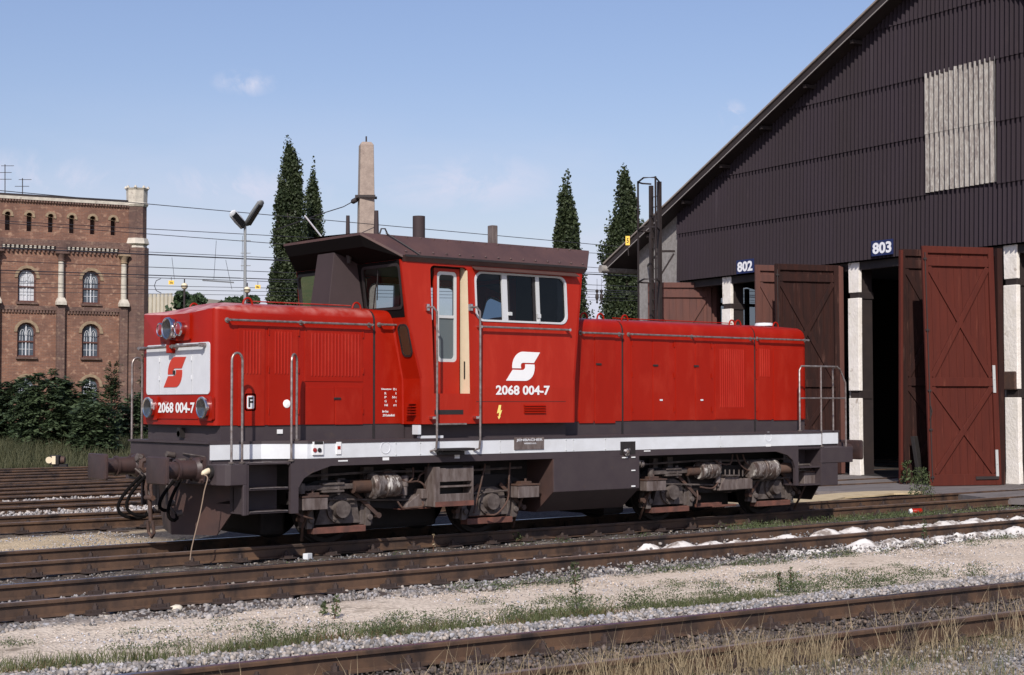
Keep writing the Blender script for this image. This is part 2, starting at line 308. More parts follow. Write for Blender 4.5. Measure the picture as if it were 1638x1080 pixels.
# ================================================================== GROUND
GZ = -0.20
FT = lambda x: -9.987 - 0.0702 * x          # centre line of the nearest track
MTK = lambda x: -3.692 - 0.0025 * x         # second track
def ground_material():
    m = bpy.data.materials.new('yard_ground'); m.use_nodes = True; nt = m.node_tree; b = nt.nodes['Principled BSDF']; b.inputs['Roughness'].default_value = 0.95
    b.inputs['Specular IOR Level'].default_value = 0.2
    N = nt.nodes.new; K = nt.links.new
    g = N('ShaderNodeNewGeometry'); P = g.outputs['Position']; sep = N('ShaderNodeSeparateXYZ'); K(P, sep.inputs[0])
    def math_(op, a, b_=None, c=None):
        n = N('ShaderNodeMath'); n.operation = op
        for i, v in enumerate((a, b_, c)):
            if v is None: continue
            if isinstance(v, (int, float)): n.inputs[i].default_value = v
            else: K(v, n.inputs[i])
        return n.outputs[0]
    def noise(sc, det=5, rough=0.6, src=P):
        n = N('ShaderNodeTexNoise'); n.inputs['Scale'].default_value = sc; n.inputs['Detail'].default_value = det; n.inputs['Roughness'].default_value = rough; K(src, n.inputs[0]); return n.outputs[0]
    def mix(f, a, c):
        n = N('ShaderNodeMix'); n.data_type = 'RGBA'
        K(f, n.inputs[0])
        for i, v in ((6, a), (7, c)):
            if isinstance(v, tuple): n.inputs[i].default_value = (*v, 1)
            else: K(v, n.inputs[i])
        return n.outputs[2]
    def rng(v, lo, hi, a=0, b_=1):
        n = N('ShaderNodeMapRange'); n.inputs[1].default_value = lo; n.inputs[2].default_value = hi; n.inputs[3].default_value = a; n.inputs[4].default_value = b_; K(v, n.inputs[0]); return n.outputs[0]
    X, Y = sep.outputs[0], sep.outputs[1]
    wob = math_('MULTIPLY', math_('SUBTRACT', noise(1.6, 6), 0.5), 1.1)
    Yw = math_('ADD', Y, wob)
    def band(c0, slope, half, soft=0.18):
        c = math_('MULTIPLY_ADD', X, slope, c0); d = math_('ABSOLUTE', math_('SUBTRACT', Yw, c)); return rng(d, half - soft, half + soft, 1, 0)
    vor = N('ShaderNodeTexVoronoi'); vor.inputs['Scale'].default_value = 34; K(P, vor.inputs[0])
    vs = N('ShaderNodeSeparateXYZ'); K(vor.outputs['Color'], vs.inputs[0]); cell = vs.outputs[0]
    sand = mix(rng(noise(0.9), 0.35, 0.65), (0.60, 0.495, 0.39), (0.70, 0.60, 0.49))
    sand = mix(rng(cell, 0.35, 1.0, 0.0, 0.75), sand, (0.36, 0.29, 0.225))
    sand = mix(rng(noise(3.0, 7), 0.58, 0.72), sand, (0.25, 0.20, 0.15))
    tan = mix(rng(noise(2.0), 0.4, 0.62), (0.60, 0.47, 0.31), (0.46, 0.36, 0.23)); tan = mix(rng(cell, 0, 1, 0, 0.5), tan, (0.3, 0.23, 0.15))
    ballast = mix(cell, (0.14, 0.125, 0.12), (0.42, 0.395, 0.385))
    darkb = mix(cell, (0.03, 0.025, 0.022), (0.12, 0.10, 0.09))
    soil = mix(rng(noise(2.5), 0.4, 0.6), (0.05, 0.035, 0.028), (0.11, 0.08, 0.06)); soil = mix(rng(cell, 0.7, 1, 0, 0.8), soil, (0.3, 0.27, 0.23))
    col = sand
    col = mix(band(3.0, 0.0, 1.9), col, tan); pass                              # sandy strip behind the locomotive
    col = mix(band(26.0, 0.0, 21.6, 0.3), col, soil)                      # the fan of tracks beyond
    col = mix(band(8.25, -0.0, 1.0, 0.1), col, ballast); col = mix(band(11.7, 0.0, 0.5, 0.1), col, ballast); col = mix(band(3.4, 0.0, 1.6), col, tan); col = mix(math_('MULTIPLY', band(2.2, 0.0, 2.6), math_('MULTIPLY', rng(X, 0.9, 1.7), rng(X, 15.5, 13.0))), col, darkb)  # last dark band deepens the locomotive's shadow on the sand behind it
    col = mix(band(0.0, 0.0, 1.25), col, darkb)
    col = mix(band(-1.85, -0.01, 0.75), col, mix(cell, (0.055, 0.045, 0.04), (0.21, 0.18, 0.155)))
    col = mix(band(-3.75, -0.0025, 1.15), col, mix(cell, (0.07, 0.055, 0.05), (0.27, 0.245, 0.23)))
    col = mix(band(-8.38, -0.0702, 0.74, 0.1), col, ballast)
    col = mix(band(-10.3, -0.0702, 1.25, 0.12), col, darkb)
    col = mix(band(-12.3, -0.0702, 0.85, 0.2), col, ballast)
    # grass beyond the tracks, far fields
    far = rng(Yw, 29.0, 30.5); col = mix(far, col, mix(rng(noise(1.2), 0.4, 0.6), (0.05, 0.075, 0.02), (0.10, 0.10, 0.035)))
    K(col, b.inputs['Base Color'])
    bp = N('ShaderNodeBump'); bp.inputs['Distance'].default_value = 0.015; bp.inputs['Strength'].default_value = 0.9
    K(math_('ADD', vor.outputs['Distance'], math_('MULTIPLY', noise(60, 3), 0.6)), bp.inputs['Height']); K(bp.outputs[0], b.inputs['Normal'])
    return m
GM = ground_material()
def gz(x, y):
    return GZ + 0.018 * math.sin(x * 1.3 + y * 0.7) * math.sin(y * 1.9 - x * 0.4) + 0.012 * math.sin(x * 3.1) * math.cos(y * 2.7)
def make_ground():
    xs = list(np.arange(-12, 30, 0.3)); ys = list(np.arange(-20, 30, 0.3))
    xs = [-1500, -300, -60] + xs + [60, 300, 1500]; ys = [-1500, -200, -40] + ys + [60, 300, 1500, 3000]
    mb = MB(); n = len(xs)
    vs = [(x, y, gz(x, y) if -12 <= x <= 30 and -20 <= y <= 30 else GZ) for y in ys for x in xs]
    fs = [(j * n + i, j * n + i + 1, (j + 1) * n + i + 1, (j + 1) * n + i) for j in range(len(ys) - 1) for i in range(n - 1)]
    mb.add(vs, fs); o = mb.build('ground', GM, smooth=True); o['kind'] = 'structure'
make_ground()
# paved apron in front of the shed
APR = mat('apron_paving', (0.125, 0.108, 0.105), 0.85, col2=(0.17, 0.15, 0.145), scale=1.1, third=(0.07, 0.055, 0.05), tscale=2.3, tcon=(0.55, 0.7), bump=0.004, bscale=9, world=True, stretch=(0.5, 2.6, 1))
W_AZ = math.radians(9.15); WN = Vector((-math.cos(W_AZ), math.sin(W_AZ), 0)); WD = Vector((math.sin(W_AZ), math.cos(W_AZ), 0)); WO = Vector((23.236, 2.488, 0))
def sw(a, o, z):      # point of the shed: a metres along the front wall, o metres out in front of it, height z
    return WO + WD * a + WN * o + Vector((0, 0, z))
def swp(px, py, o=0.0):
    p = pl(px, py, WN, WN.dot(WO) + o); return (p - WO).dot(WD), p.z
def aj(k): return 0.12 * math.sin(k * 2.7) + 0.08 * math.sin(k * 5.1)
edge = []
for k in range(24):
    y = 14 - k * 1.3; base = 17.0 if y > 3.5 else (18.6 if y > 0 else 18.2 - 0.1 * y)
    edge.append((base + aj(k), y))
mb = MB(); mb.prism([(25.5, edge[0][1])] + edge + [(25.5, edge[-1][1])], lambda u, v, t: V(u, v, t), -0.15, -0.03); mb.build('apron', APR)['kind'] = 'structure'
SANDM = mat('spilled_sand', (0.50, 0.40, 0.25), 0.95, col2=(0.40, 0.31, 0.19), scale=5, world=True, bump=0.006, bscale=40)
pts = [uz(a, b, -0.02) for a, b in ((1240, 799), (1300, 792), (1340, 788.5), (1385, 785.5), (1430, 784.5), (1470, 785), (1480, 786.5), (1462, 788), (1430, 788.5), (1400, 791.5), (1352, 794.5), (1330, 799.5), (1290, 803))]
mb = MB(); mb.prism([(q.x, q.y) for q in pts], lambda u, v, t: V(u, v, t), -0.06, -0.024); mb.build('sand_strip', SANDM)['kind'] = 'structure'

# ================================================================== TRACKS
RAILS = mat('rail_side_rust', (0.112, 0.062, 0.036), 0.62, col2=(0.055, 0.033, 0.023), scale=3.0, third=(0.026, 0.017, 0.014), tscale=2.5, tcon=(0.50, 0.66), stretch=(1, 1, 0.6), bump=0.001, bscale=40)
RAILT = mat('rail_top_dull', (0.24, 0.18, 0.15), 0.5, 0.2, col2=(0.15, 0.105, 0.085), scale=2.5)
RAILP = mat('rail_top_polished', (0.30, 0.28, 0.33), 0.30, 0.9, col2=(0.22, 0.2, 0.22), scale=5)
SLP = mat('weathered_sleeper', (0.075, 0.052, 0.04), 0.85, col2=(0.04, 0.03, 0.025), scale=5, stretch=(1, 6, 1), bump=0.004, bscale=12)
CLP = mat('rail_clip_iron', (0.030, 0.020, 0.018), 0.8, col2=(0.055, 0.033, 0.026), scale=9)
PROF = [(-0.034, 0.0), (0.034, 0.0), (0.037, -0.012), (0.036, -0.036), (0.008, -0.044), (0.007, -0.140), (0.062, -0.156), (0.063, -0.166), (-0.063, -0.166), (-0.062, -0.156), (-0.007, -0.140), (-0.008, -0.044), (-0.036, -0.036), (-0.037, -0.012)]
def rail_mesh(yf, x0, x1, top, step=3.0, zo=0.0):
    mb = MB(); n = int((x1 - x0) / step) + 1; xs = [x0 + (x1 - x0) * k / n for k in range(n + 1)]; m = len(PROF)
    vs = [(x, yf(x) + a, b + zo) for x in xs for a, b in PROF]; mb.m(RAILS)
    mb.add(vs, [(i * m + k, i * m + (k + 1) % m, (i + 1) * m + (k + 1) % m, (i + 1) * m + k) for i in range(n) for k in range(1, m)])
    mb.m(top); mb.add([v for v in vs], [(i * m, i * m + 1, (i + 1) * m + 1, (i + 1) * m) for i in range(n)])
    return mb
def track(label, cf, x0, x1, tops, clips=None, sleepers=None, group=None, sp=0.65):
    t = thing('railway_track', (x0, cf(x0), -0.17), label, 'railway track', group)
    for k, s in enumerate((-1, 1)):
        rail_mesh(lambda x: cf(x) + s * 0.7525, x0, x1, tops[k]).build('rail', None, t, normals=False, weld=True)
    if sleepers:
        a, b = sleepers; n = int((b - a) / sp); p0 = None
        for k in range(n):
            x = a + k * sp; y = cf(x)
            if p0 is None: mb = MB(); mb.box(x - 0.12, x + 0.12, y - 1.27, y + 1.27, -0.32, -0.176); p0 = mb.build('sleeper', SLP, t, bevel=0.01); q0 = (x, y)
            else: c = p0.copy(); C.objects.link(c); c.parent = t; c.location = (x - q0[0], y - q0[1] + random.uniform(-0.05, 0.05), random.uniform(-0.014, 0.0)); c.rotation_euler = (0, 0, 0)
    if clips:
        a, b = clips; n = min(48, int((b - a) / sp)); proto = None
        for k in range(n):
            x = a + k * sp
            for s in (-1, 1):
                y = cf(x) + s * 0.7525
                if proto is None:
                    mb = MB().m(CLP)
                    mb.box(x - 0.11, x + 0.11, y - 0.19, y + 0.19, -0.172, -0.158)
                    for q in (-1, 1):
                        yy = y + q * 0.095
                        mb.box(x - 0.05, x + 0.05, yy - 0.045, yy + 0.045, -0.165, -0.125); mb.cyl((x, yy, -0.14), (x, yy, -0.065), 0.016, n=6); mb.cyl((x, yy, -0.125), (x, yy, -0.085), 0.032, n=6); mb.box(x - 0.085, x - 0.055, yy - 0.02, yy + 0.04, -0.165, -0.13); mb.cyl((x + 0.075, yy + q * 0.03, -0.16), (x + 0.075, yy + q * 0.03, -0.12), 0.02, n=6)
                        mb.box(x - 0.03, x + 0.03, y + q * 0.03 - 0.02, y + q * 0.07 + 0.02, -0.150, -0.128)
                    proto = mb.build('rail_fastener', None, t); px, py = x, y
                else:
                    c = proto.copy(); C.objects.link(c); c.parent = t; c.location = (x - px, y - py, 0)
    return t
track('nearest track crossing the bottom of the picture behind the dry grass', FT, -22, 30, (RAILT, RAILP), clips=(-6.5, 7.5), sleepers=(-8, 9))
track('second track from the camera, with white lime spilled along its right part', MTK, -20, 34, (RAILT, RAILP), clips=(-8, 20), sleepers=(-9, 21), sp=0.7)
track('track on which the red locomotive stands', lambda x: 0.0, -20, 34, (RAILT, RAILP), clips=(-5, 18), sleepers=(-8, 20), sp=0.7)
fan = [(6.3, -0.045, 'first track behind the locomotive, with two dark rails close to the sandy strip'), (10.15, -0.003, 'second track behind the locomotive, beyond the first strip of pale stones'),
       (13.4, 0.0, 'third track behind the locomotive among crowded brown rails'), (16.3, 0.03, 'fourth track behind the locomotive among crowded brown rails'),
       (18.9, 0.0, 'fifth track behind the locomotive among crowded brown rails'), (22.3, 0.0, 'sixth track behind the locomotive among crowded brown rails'), (25.6, 0.0, 'farthest track, running along the foot of the grass bank')]
for y0, sl, lb in fan:
    track(lb, (lambda x, y0=y0, sl=sl: y0 + sl * x), -25, 40, (RAILT, RAILT), clips=(-4, 12), group='tracks fanning out behind the locomotive', sleepers=(-6, 22), sp=0.7)
# check rail of the second track by the shed
# ================================================================== STONES
ico = bmesh.new(); bmesh.ops.create_icosphere(ico, subdivisions=1, radius=1.0)
IV = np.array([v.co[:] for v in ico.verts]); IF = np.array([[v.index for v in f.verts] for f in ico.faces]); ico.free()
STONE = mat('crushed_stone', (0.96, 0.88, 0.83), 0.9, attr='tone', bump=0.002, bscale=60, col2=(0.66, 0.59, 0.55), scale=30)
def scatter(name, P, R, T, label=None, cat=None, material=STONE, parent=None):
    n = len(P); q = RNG.normal(size=(n, 4)); q /= np.linalg.norm(q, axis=1)[:, None]; a, b, c, d = q.T
    Rm = np.stack([1 - 2 * (c * c + d * d), 2 * (b * c - a * d), 2 * (b * d + a * c), 2 * (b * c + a * d), 1 - 2 * (b * b + d * d), 2 * (c * d - a * b), 2 * (b * d - a * c), 2 * (c * d + a * b), 1 - 2 * (b * b + c * c)], 1).reshape(n, 3, 3)
    S = R[:, None] * RNG.uniform(0.45, 1.2, (n, 3)); base = IV[None] * RNG.uniform(0.55, 1.25, (n, len(IV), 1))
    Vx = np.einsum('nij,nkj->nki', Rm, base * S[:, None, :]) + P[:, None, :]
    F = (IF[None] + (np.arange(n) * len(IV))[:, None, None]).reshape(-1, 3)
    me = bpy.data.meshes.new(name); nv = n * len(IV); me.vertices.add(nv); me.vertices.foreach_set('co', Vx.reshape(-1).astype(np.float32))
    nf = len(F); me.loops.add(nf * 3); me.loops.foreach_set('vertex_index', F.reshape(-1).astype(np.int32)); me.polygons.add(nf); me.polygons.foreach_set('loop_start', np.arange(0, nf * 3, 3, dtype=np.int32))
    at = me.color_attributes.new('tone', 'FLOAT_COLOR', 'POINT'); cc = np.ones((nv, 4), np.float32); cc[:, :3] = np.repeat(T, len(IV), 0); at.data.foreach_set('color', cc.reshape(-1))
    me.update(); me.validate(); me.materials.append(material); o = bpy.data.objects.new(name, me); C.objects.link(o)
    tag(o, label, cat, kind='stuff'); return o
def tones(n, lo, hi, warm=0.06):
    v = RNG.uniform(lo, hi, (n, 1)); w_ = RNG.uniform(-warm, warm, (n, 1)); return np.clip(np.concatenate([v * (1 + w_), v, v * (1 - w_ * 1.5)], 1), 0.01, 0.9)
def band_pts(n, x0, x1, cf, a, b, z=GZ, dz=0.03, edge=0.12, zfun=None):
    x = RNG.uniform(x0, x1, n); e = edge * (np.sin(x * 2.1) + np.sin(x * 5.3 + 1)) * 0.5; y = RNG.uniform(a, b, n); y = y + e * ((y - a) / (b - a) - 0.5) * 2
    zz = z + RNG.uniform(0, dz, n)
    if zfun is not None: zz = zz + zfun(y)
    return np.stack([x, cf(x) + y, zz], 1)
cff = lambda x: -9.987 - 0.0702 * x; cfm = lambda x: -3.692 - 0.0025 * x; cf0 = lambda x: 0 * x
shoulder = lambda y: 0.13 * np.clip(1 - np.abs(y - 1.1) / 1.0, 0, 1)
P = band_pts(21000, -9.5, 12, cff, 0.92, 2.18, zfun=shoulder, dz=0.05); P[:, 1] = np.maximum(P[:, 1], cff(P[:, 0]) + 0.84); scatter('ballast_stones', P, RNG.uniform(0.013, 0.034, len(P)), tones(len(P), 0.15, 0.52, 0.08), 'light grey crushed stone ballast heaped along the far side of the nearest rail', 'ballast')
P = band_pts(17000, -7, 9, cff, -0.72, 0.70, dz=0.045); scatter('ballast_stones', P, RNG.uniform(0.006, 0.022, len(P)) * RNG.choice([1, 1, 1, 1.5], len(P)), tones(len(P), 0.03, 0.17, 0.12) * np.array([1.15, 0.98, 0.88]), 'dark brown stones lying between the rails of the nearest track', 'ballast')
P = band_pts(9000, -6, 9, cff, -2.9, -0.8, dz=0.02, edge=0.3); scatter('ballast_stones', P, RNG.uniform(0.008, 0.024, len(P)), tones(len(P), 0.12, 0.45), 'grey stones under the dry grass in front of the nearest track', 'ballast')
P = band_pts(6500, -9, 8, cfm, -1.50, -0.8, dz=0.02, edge=0.2); scatter('ballast_stones', P, RNG.uniform(0.010, 0.028, len(P)) * RNG.choice([1, 1, 1, 1, 1.7], len(P)), tones(len(P), 0.10, 0.44), 'pale stones along the near rail of the second track', 'ballast')
P = band_pts(5000, -9, 16, cfm, -0.7, 0.7, dz=0.035); scatter('ballast_stones', P, RNG.uniform(0.015, 0.035, len(P)), tones(len(P), 0.08, 0.40), 'stones between the rails of the second track', 'ballast')
P = band_pts(9000, -9, 20, cf0, -2.8, -0.8, dz=0.015, edge=0.2); scatter('ballast_stones', P, RNG.uniform(0.008, 0.026, len(P)), tones(len(P), 0.05, 0.32, 0.1), 'oily dark gravel between the locomotive track and the second track', 'ballast')
P = band_pts(5200, -7, 14, cf0, 7.25, 9.2, z=GZ + 0.06, dz=0.07, edge=0.1); scatter('ballast_stones', P, RNG.uniform(0.02, 0.05, len(P)), tones(len(P), 0.2, 0.6), 'pale stones between the first two tracks behind the locomotive', 'ballast')
P = band_pts(3400, -7, 14, cf0, 11.1, 12.3, z=GZ + 0.08, dz=0.07, edge=0.1); scatter('ballast_stones', P, RNG.uniform(0.02, 0.05, len(P)), tones(len(P), 0.2, 0.55), 'pale stones in a thin line beyond the second track behind the locomotive', 'ballast')
P = np.concatenate([band_pts(14000, -9.5, 14, cfm, -4.4, -1.3, dz=0.006, edge=0.3)]); scatter('path_gravel', P, RNG.uniform(0.005, 0.015, len(P)), tones(len(P), 0.20, 0.80, 0.12), 'fine beige gravel strewn over the path between the nearest and the second track', 'gravel')
P = band_pts(4000, 1.0, 5.0, cff, -4.3, -2.3, dz=0.01, edge=0.3); scatter('path_gravel', P, RNG.uniform(0.006, 0.018, len(P)), tones(len(P), 0.25, 0.6), 'light grey gravel in the bottom right corner', 'gravel')
P = band_pts(5000, -6, 1.6, cf0, 1.1, 5.0, dz=0.008, edge=0.2); scatter('path_gravel', P, RNG.uniform(0.006, 0.02, len(P)), tones(len(P), 0.2, 0.55, 0.2), 'tan gravel strewn over the sandy strip behind the front buffers', 'gravel')
# white lime spilled along the second track
LIME = mat('white_lime', (0.68, 0.65, 0.61), 0.95, col2=(0.50, 0.46, 0.42), scale=5, third=(0.20, 0.165, 0.14), tscale=5, tcon=(0.50, 0.62), bump=0.008, bscale=18, world=True)
def heap(x0, x1, yc, hw, hh, seed):
    r = random.Random(seed); nx, ny = int((x1 - x0) / 0.045), 14; vs = []; fs = []
    ph = [r.uniform(0, 6) for _ in range(4)]
    for i in range(nx + 1):
        x = x0 + (x1 - x0) * i / nx; e = min(1, i / 6, (nx - i) / 6); a = 0.55 + 0.45 * abs(math.sin(x * 4.49 + ph[0])) ** 1.6 * (0.6 + 0.4 * math.sin(x * 1.7 + ph[1])) + 0.12 * math.sin(x * 11 + ph[2]); wv = hw * (0.7 + 0.3 * math.sin(x * 2.9 + ph[2])) * max(e, 0.05)
        for j in range(ny + 1):
            t = j / ny * 2 - 1; vs.append((x, yc(x) + t * wv, GZ - 0.03 + (0.03 + hh * 1.12 * max(a, 0.08) * e) * (1 - abs(t) ** 1.4) + 0.009 * math.sin(x * 17 + j * 1.3) + 0.006 * math.sin(x * 31 + j * 2)))
    for i in range(nx):
        for j in range(ny): fs.append((i * (ny + 1) + j, (i + 1) * (ny + 1) + j, (i + 1) * (ny + 1) + j + 1, i * (ny + 1) + j + 1))
    return vs, fs
mb = MB()
for q, (x0, x1, dy, hw, hh) in enumerate([(5.2, 9.0, 0.3, 0.42, 0.13), (8.8, 12.2, 0.28, 0.46, 0.16), (11.8, 15.9, 0.28, 0.42, 0.15), (6.6, 8.2, -1.15, 0.28, 0.08), (7.9, 10.8, -1.12, 0.32, 0.13), (10.4, 13.6, -1.12, 0.34, 0.15), (13.3, 15.2, -1.1, 0.25, 0.08), (2.2, 2.9, 0.25, 0.22, 0.08), (3.2, 4.4, 0.3, 0.2, 0.07), (3.3, 4.0, -1.0, 0.16, 0.06), (11.8, 13.6, 1.15, 0.18, 0.05)]):
    mb.add(*heap(x0, x1, (lambda x, dy=dy: MTK(x) + dy), hw, hh, q))
tag(mb.build('spilled_lime', LIME, smooth=True), 'white lime powder heaped between and beside the rails of the second track', 'spilled lime', kind='stuff')
P = np.concatenate([band_pts(2200, 2, 16, cfm, -1.5, -0.85, dz=0.09), band_pts(1500, 5, 16, cfm, -0.6, 0.68, dz=0.10)]); scatter('ballast_stones', P, RNG.uniform(0.008, 0.028, len(P)), tones(len(P), 0.08, 0.42), 'stones half buried in the white lime of the second track', 'ballast')
# loose white stones and litter
WST = mat('white_stone', (0.55, 0.50, 0.42), 0.8, col2=(0.66, 0.58, 0.44), scale=20)
def rock(px, py, r, label, m=WST, sq=0.7, z=-0.17, cat='stone', group=None):
    p = uz(px, py, z); bm = bmesh.new(); bmesh.ops.create_icosphere(bm, subdivisions=2, radius=r)
    for v in bm.verts: v.co *= random.uniform(0.85, 1.1); v.co.z *= sq
    me = bpy.data.meshes.new('stone'); bm.to_mesh(me); bm.free(); me.materials.append(m); me.polygons.foreach_set('use_smooth', [True] * len(me.polygons))
    o = bpy.data.objects.new('stone', me); C.objects.link(o); o.location = (p.x, p.y, GZ + r * sq * 0.6); return tag(o, label, cat, group)
rock(1281, 825, 0.075, 'round cream white stone beside the track under the rear end of the locomotive', sq=0.85)
rock(857, 859, 0.055, 'flat white stone by the loco track, below the fuel tank', sq=0.45)
rock(1096, 841, 0.05, 'small white stone between the tracks, below the rear bogie', sq=0.5)
rock(677, 875, 0.09, 'flat pale stone between the tracks, below the folding step ladder', sq=0.3)
rock(916, 857, 0.035, 'tiny white pebble just right of the flat stone below the fuel tank', sq=0.6)
rock(282, 972, 0.075, 'large pale stone lying against the near rail of the second track at left', sq=0.5)
rock(163, 982, 0.08, 'large flat grey stone below the near rail of the second track at far left', MT['crushed_stone'] if False else WST, sq=0.35)
rock(1276, 958, 0.12, 'flat white slab on the grey ballast just above the nearest rail', sq=0.2, z=-0.1)
p = uz(492, 890, -0.15); mb = MB(); mb.obox((p.x, p.y, GZ + 0.05), (0.05, 0.02, 0), (-0.02, 0.03, 0), (0, 0, 0.04)); tag(mb.build('paper_scrap', WHT, bevel=0.006), 'small square white scrap of paper standing by the loco rail', 'litter')
p = uz(222, 905, -0.15); mb = MB(); mb.tube([(p.x - 0.06, p.y, GZ + 0.04), (p.x, p.y + 0.01, GZ + 0.05), (p.x + 0.07, p.y - 0.03, GZ + 0.03)], 0.022, r1=0.012); tag(mb.build('paper_scrap', CRM, smooth=True), 'crumpled orange paper scrap beside the loco track at left', 'litter')
p = uz(1470, 822, -0.15); t = thing('drink_can', (p.x, p.y, GZ), 'crushed red and white can lying between the tracks at right', 'can')
mb = MB(); mb.lathe((p.x - 0.11, p.y + 0.08, GZ + 0.09), (1, -0.7, 0.1), [(0, 0.0), (0, 0.04), (0.02, 0.055), (0.17, 0.05), (0.19, 0.04), (0.19, 0)], 12); mb.build('can_body', MT['red_paint'], t, smooth=True)
mb = MB(); mb.lathe((p.x - 0.15, p.y + 0.108, GZ + 0.088), (1, -0.7, 0.1), [(0, 0.0), (0, 0.045), (0.05, 0.058), (0.05, 0)], 12); mb.build('can_end', WHT, t, smooth=True)
# ================================================================== ENGINE SHED
CLAD = mat('dark_cladding', (0.029, 0.021, 0.028), 0.7, spec=0.12, col2=(0.026, 0.019, 0.023), scale=0.8, third=(0.038, 0.028, 0.032), tscale=5, tcon=(0.6, 0.8), stretch=(1, 1, 0.3))
PALE = mat('weathered_pale_sheet', (0.30, 0.275, 0.25), 0.9, col2=(0.17, 0.145, 0.135), scale=9, contrast=(0.36, 0.64), third=(0.36, 0.345, 0.32), tscale=26, tcon=(0.48, 0.66), stretch=(1, 1, 0.30))
PLAS = mat('white_plaster', (0.85, 0.80, 0.75), 0.9, col2=(0.74, 0.69, 0.62), scale=3, third=(0.33, 0.26, 0.20), tscale=2.4, tcon=(0.62, 0.72), bump=0.012, bscale=14)
CONC = mat('rough_grey_render', (0.21, 0.19, 0.18), 0.95, col2=(0.30, 0.28, 0.265), scale=9, bump=0.012, bscale=30, third=(0.12, 0.10, 0.09), tscale=1.2, tcon=(0.6, 0.75))
FASC = mat('dark_fascia', (0.020, 0.014, 0.014), 0.7, col2=(0.03, 0.02, 0.018), scale=3)
ROOFT = mat('roofing_felt', (0.30, 0.25, 0.21), 0.9, col2=(0.22, 0.18, 0.16), scale=2)
DARKIN = mat('shade_dark_interior', (0.008, 0.006, 0.006), 0.95, col2=(0.012, 0.009, 0.008), scale=1)  # near black, so the unlit inside of the shed reads as deep shade
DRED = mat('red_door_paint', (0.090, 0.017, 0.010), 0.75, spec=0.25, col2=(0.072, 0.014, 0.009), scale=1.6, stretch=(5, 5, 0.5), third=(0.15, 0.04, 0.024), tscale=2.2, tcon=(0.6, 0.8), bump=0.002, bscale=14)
DBRN = mat('weathered_and_shaded_door', (0.034, 0.012, 0.009), 0.8, spec=0.2, col2=(0.020, 0.009, 0.008), scale=2.0, stretch=(4, 4, 0.5), third=(0.085, 0.04, 0.03), tscale=2.5, tcon=(0.58, 0.75), bump=0.003, bscale=14)
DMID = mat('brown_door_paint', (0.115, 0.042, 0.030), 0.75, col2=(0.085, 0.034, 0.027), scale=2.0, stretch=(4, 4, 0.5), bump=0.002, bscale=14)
_a1, _z1 = swp(1100, 292, 0.55); _a2, _z2 = swp(1403, 0, 0.55); _m = (_z2 - _z1) / (_a1 - _a2)
ztop = lambda a: _z1 + _m * (_a1 - 1.4) - _m * abs(a - 1.4)
zwall = lambda a: ztop(a) - 0.27
shed = thing('engine_shed', tuple(sw(0, 0, 0)), 'large dark corrugated gable fronted engine shed with open doors at right', 'engine shed')
def corr(mb, a0, a1, z0, z1, pitch, amp, o, clip=True, flare=0.0):
    n = int((a1 - a0) / pitch * 8); prev = None
    for i in range(n + 1):
        a = a0 + (a1 - a0) * i / n; ph = 2 * math.pi * a / pitch; s = math.sin(ph); oo = o + amp * (s if s > -0.3 else -0.3 + (s + 0.3) * 1.6)
        zt = min(z1, zwall(a)) if clip else z1
        if zt <= z0 + 0.02: prev = None; continue
        p = (sw(a, oo + flare, z0), sw(a, oo, zt))
        if prev: mb.add([prev[0], p[0], p[1], prev[1]], [(0, 1, 2, 3)])
        prev = p
mb = MB()
rows = [5.68, 7.2, 8.7, 10.22, 11.75, 13.3]
for i in range(5):
    z0, z1 = rows[i] - (0.05 if i else 0), rows[i + 1] + 0.02
    if i in (1, 2):
        corr(mb, -12.4, 0.23, z0, z1, 0.15, 0.034, 0.07, flare=0.04); corr(mb, 2.52, 13.24, z0, z1, 0.15, 0.034, 0.07, flare=0.04)
    else: corr(mb, -12.4, 13.24, z0, z1, 0.15, 0.034, 0.07, flare=0.04)
mb.build('corrugated_cladding', CLAD, shed, normals=False, weld=True, smooth=True)
mb = MB(); corr(mb, 0.20, 2.55, 7.2, 8.75, 0.166, 0.046, 0.10, flare=0.015); corr(mb, 0.20, 2.55, 8.68, 10.24, 0.166, 0.046, 0.10, flare=0.02)
o = mb.build('corrugated_panel', PALE, shed, normals=False, weld=True, smooth=True); o['label'] = 'pale weathered corrugated panel in the dark cladding'
mb = MB()      # wall behind the cladding and the rendered end bays
mb.prism([(13.24, -0.2), (15.5, -0.2), (15.5, zwall(15.5)), (13.24, zwall(13.24))], lambda u, v, t: sw(u, t, v), -0.35, 0.02)
mb.build('rendered_end_wall', CONC, shed)
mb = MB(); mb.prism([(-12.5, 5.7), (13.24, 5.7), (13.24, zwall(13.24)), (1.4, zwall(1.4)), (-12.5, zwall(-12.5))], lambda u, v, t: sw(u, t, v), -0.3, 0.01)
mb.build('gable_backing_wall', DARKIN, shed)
mb = MB()
for s, e in ((1, 16.7), (-1, 13.9)):
    for (lo, hi, o0, m) in ((-0.05, 0.0, 0.60, ROOFT), (-0.27, -0.05, 0.55, FASC)):
        mb.m(m); a0, a1 = 1.4, 1.4 + s * (e if s < 0 else e - 1.4)
        mb.add([sw(a0, o0, ztop(a0) + lo), sw(a1, o0, ztop(a1) + lo), sw(a1, o0, ztop(a1) + hi), sw(a0, o0, ztop(a0) + hi), sw(a0, -42, ztop(a0) + lo), sw(a1, -42, ztop(a1) + lo), sw(a1, -42, ztop(a1) + hi), sw(a0, -42, ztop(a0) + hi)],
               [(0, 1, 2, 3), (4, 5, 6, 7), (3, 2, 6, 7), (0, 1, 5, 4), (1, 2, 6, 5)])
mb.build('roof', None, shed)
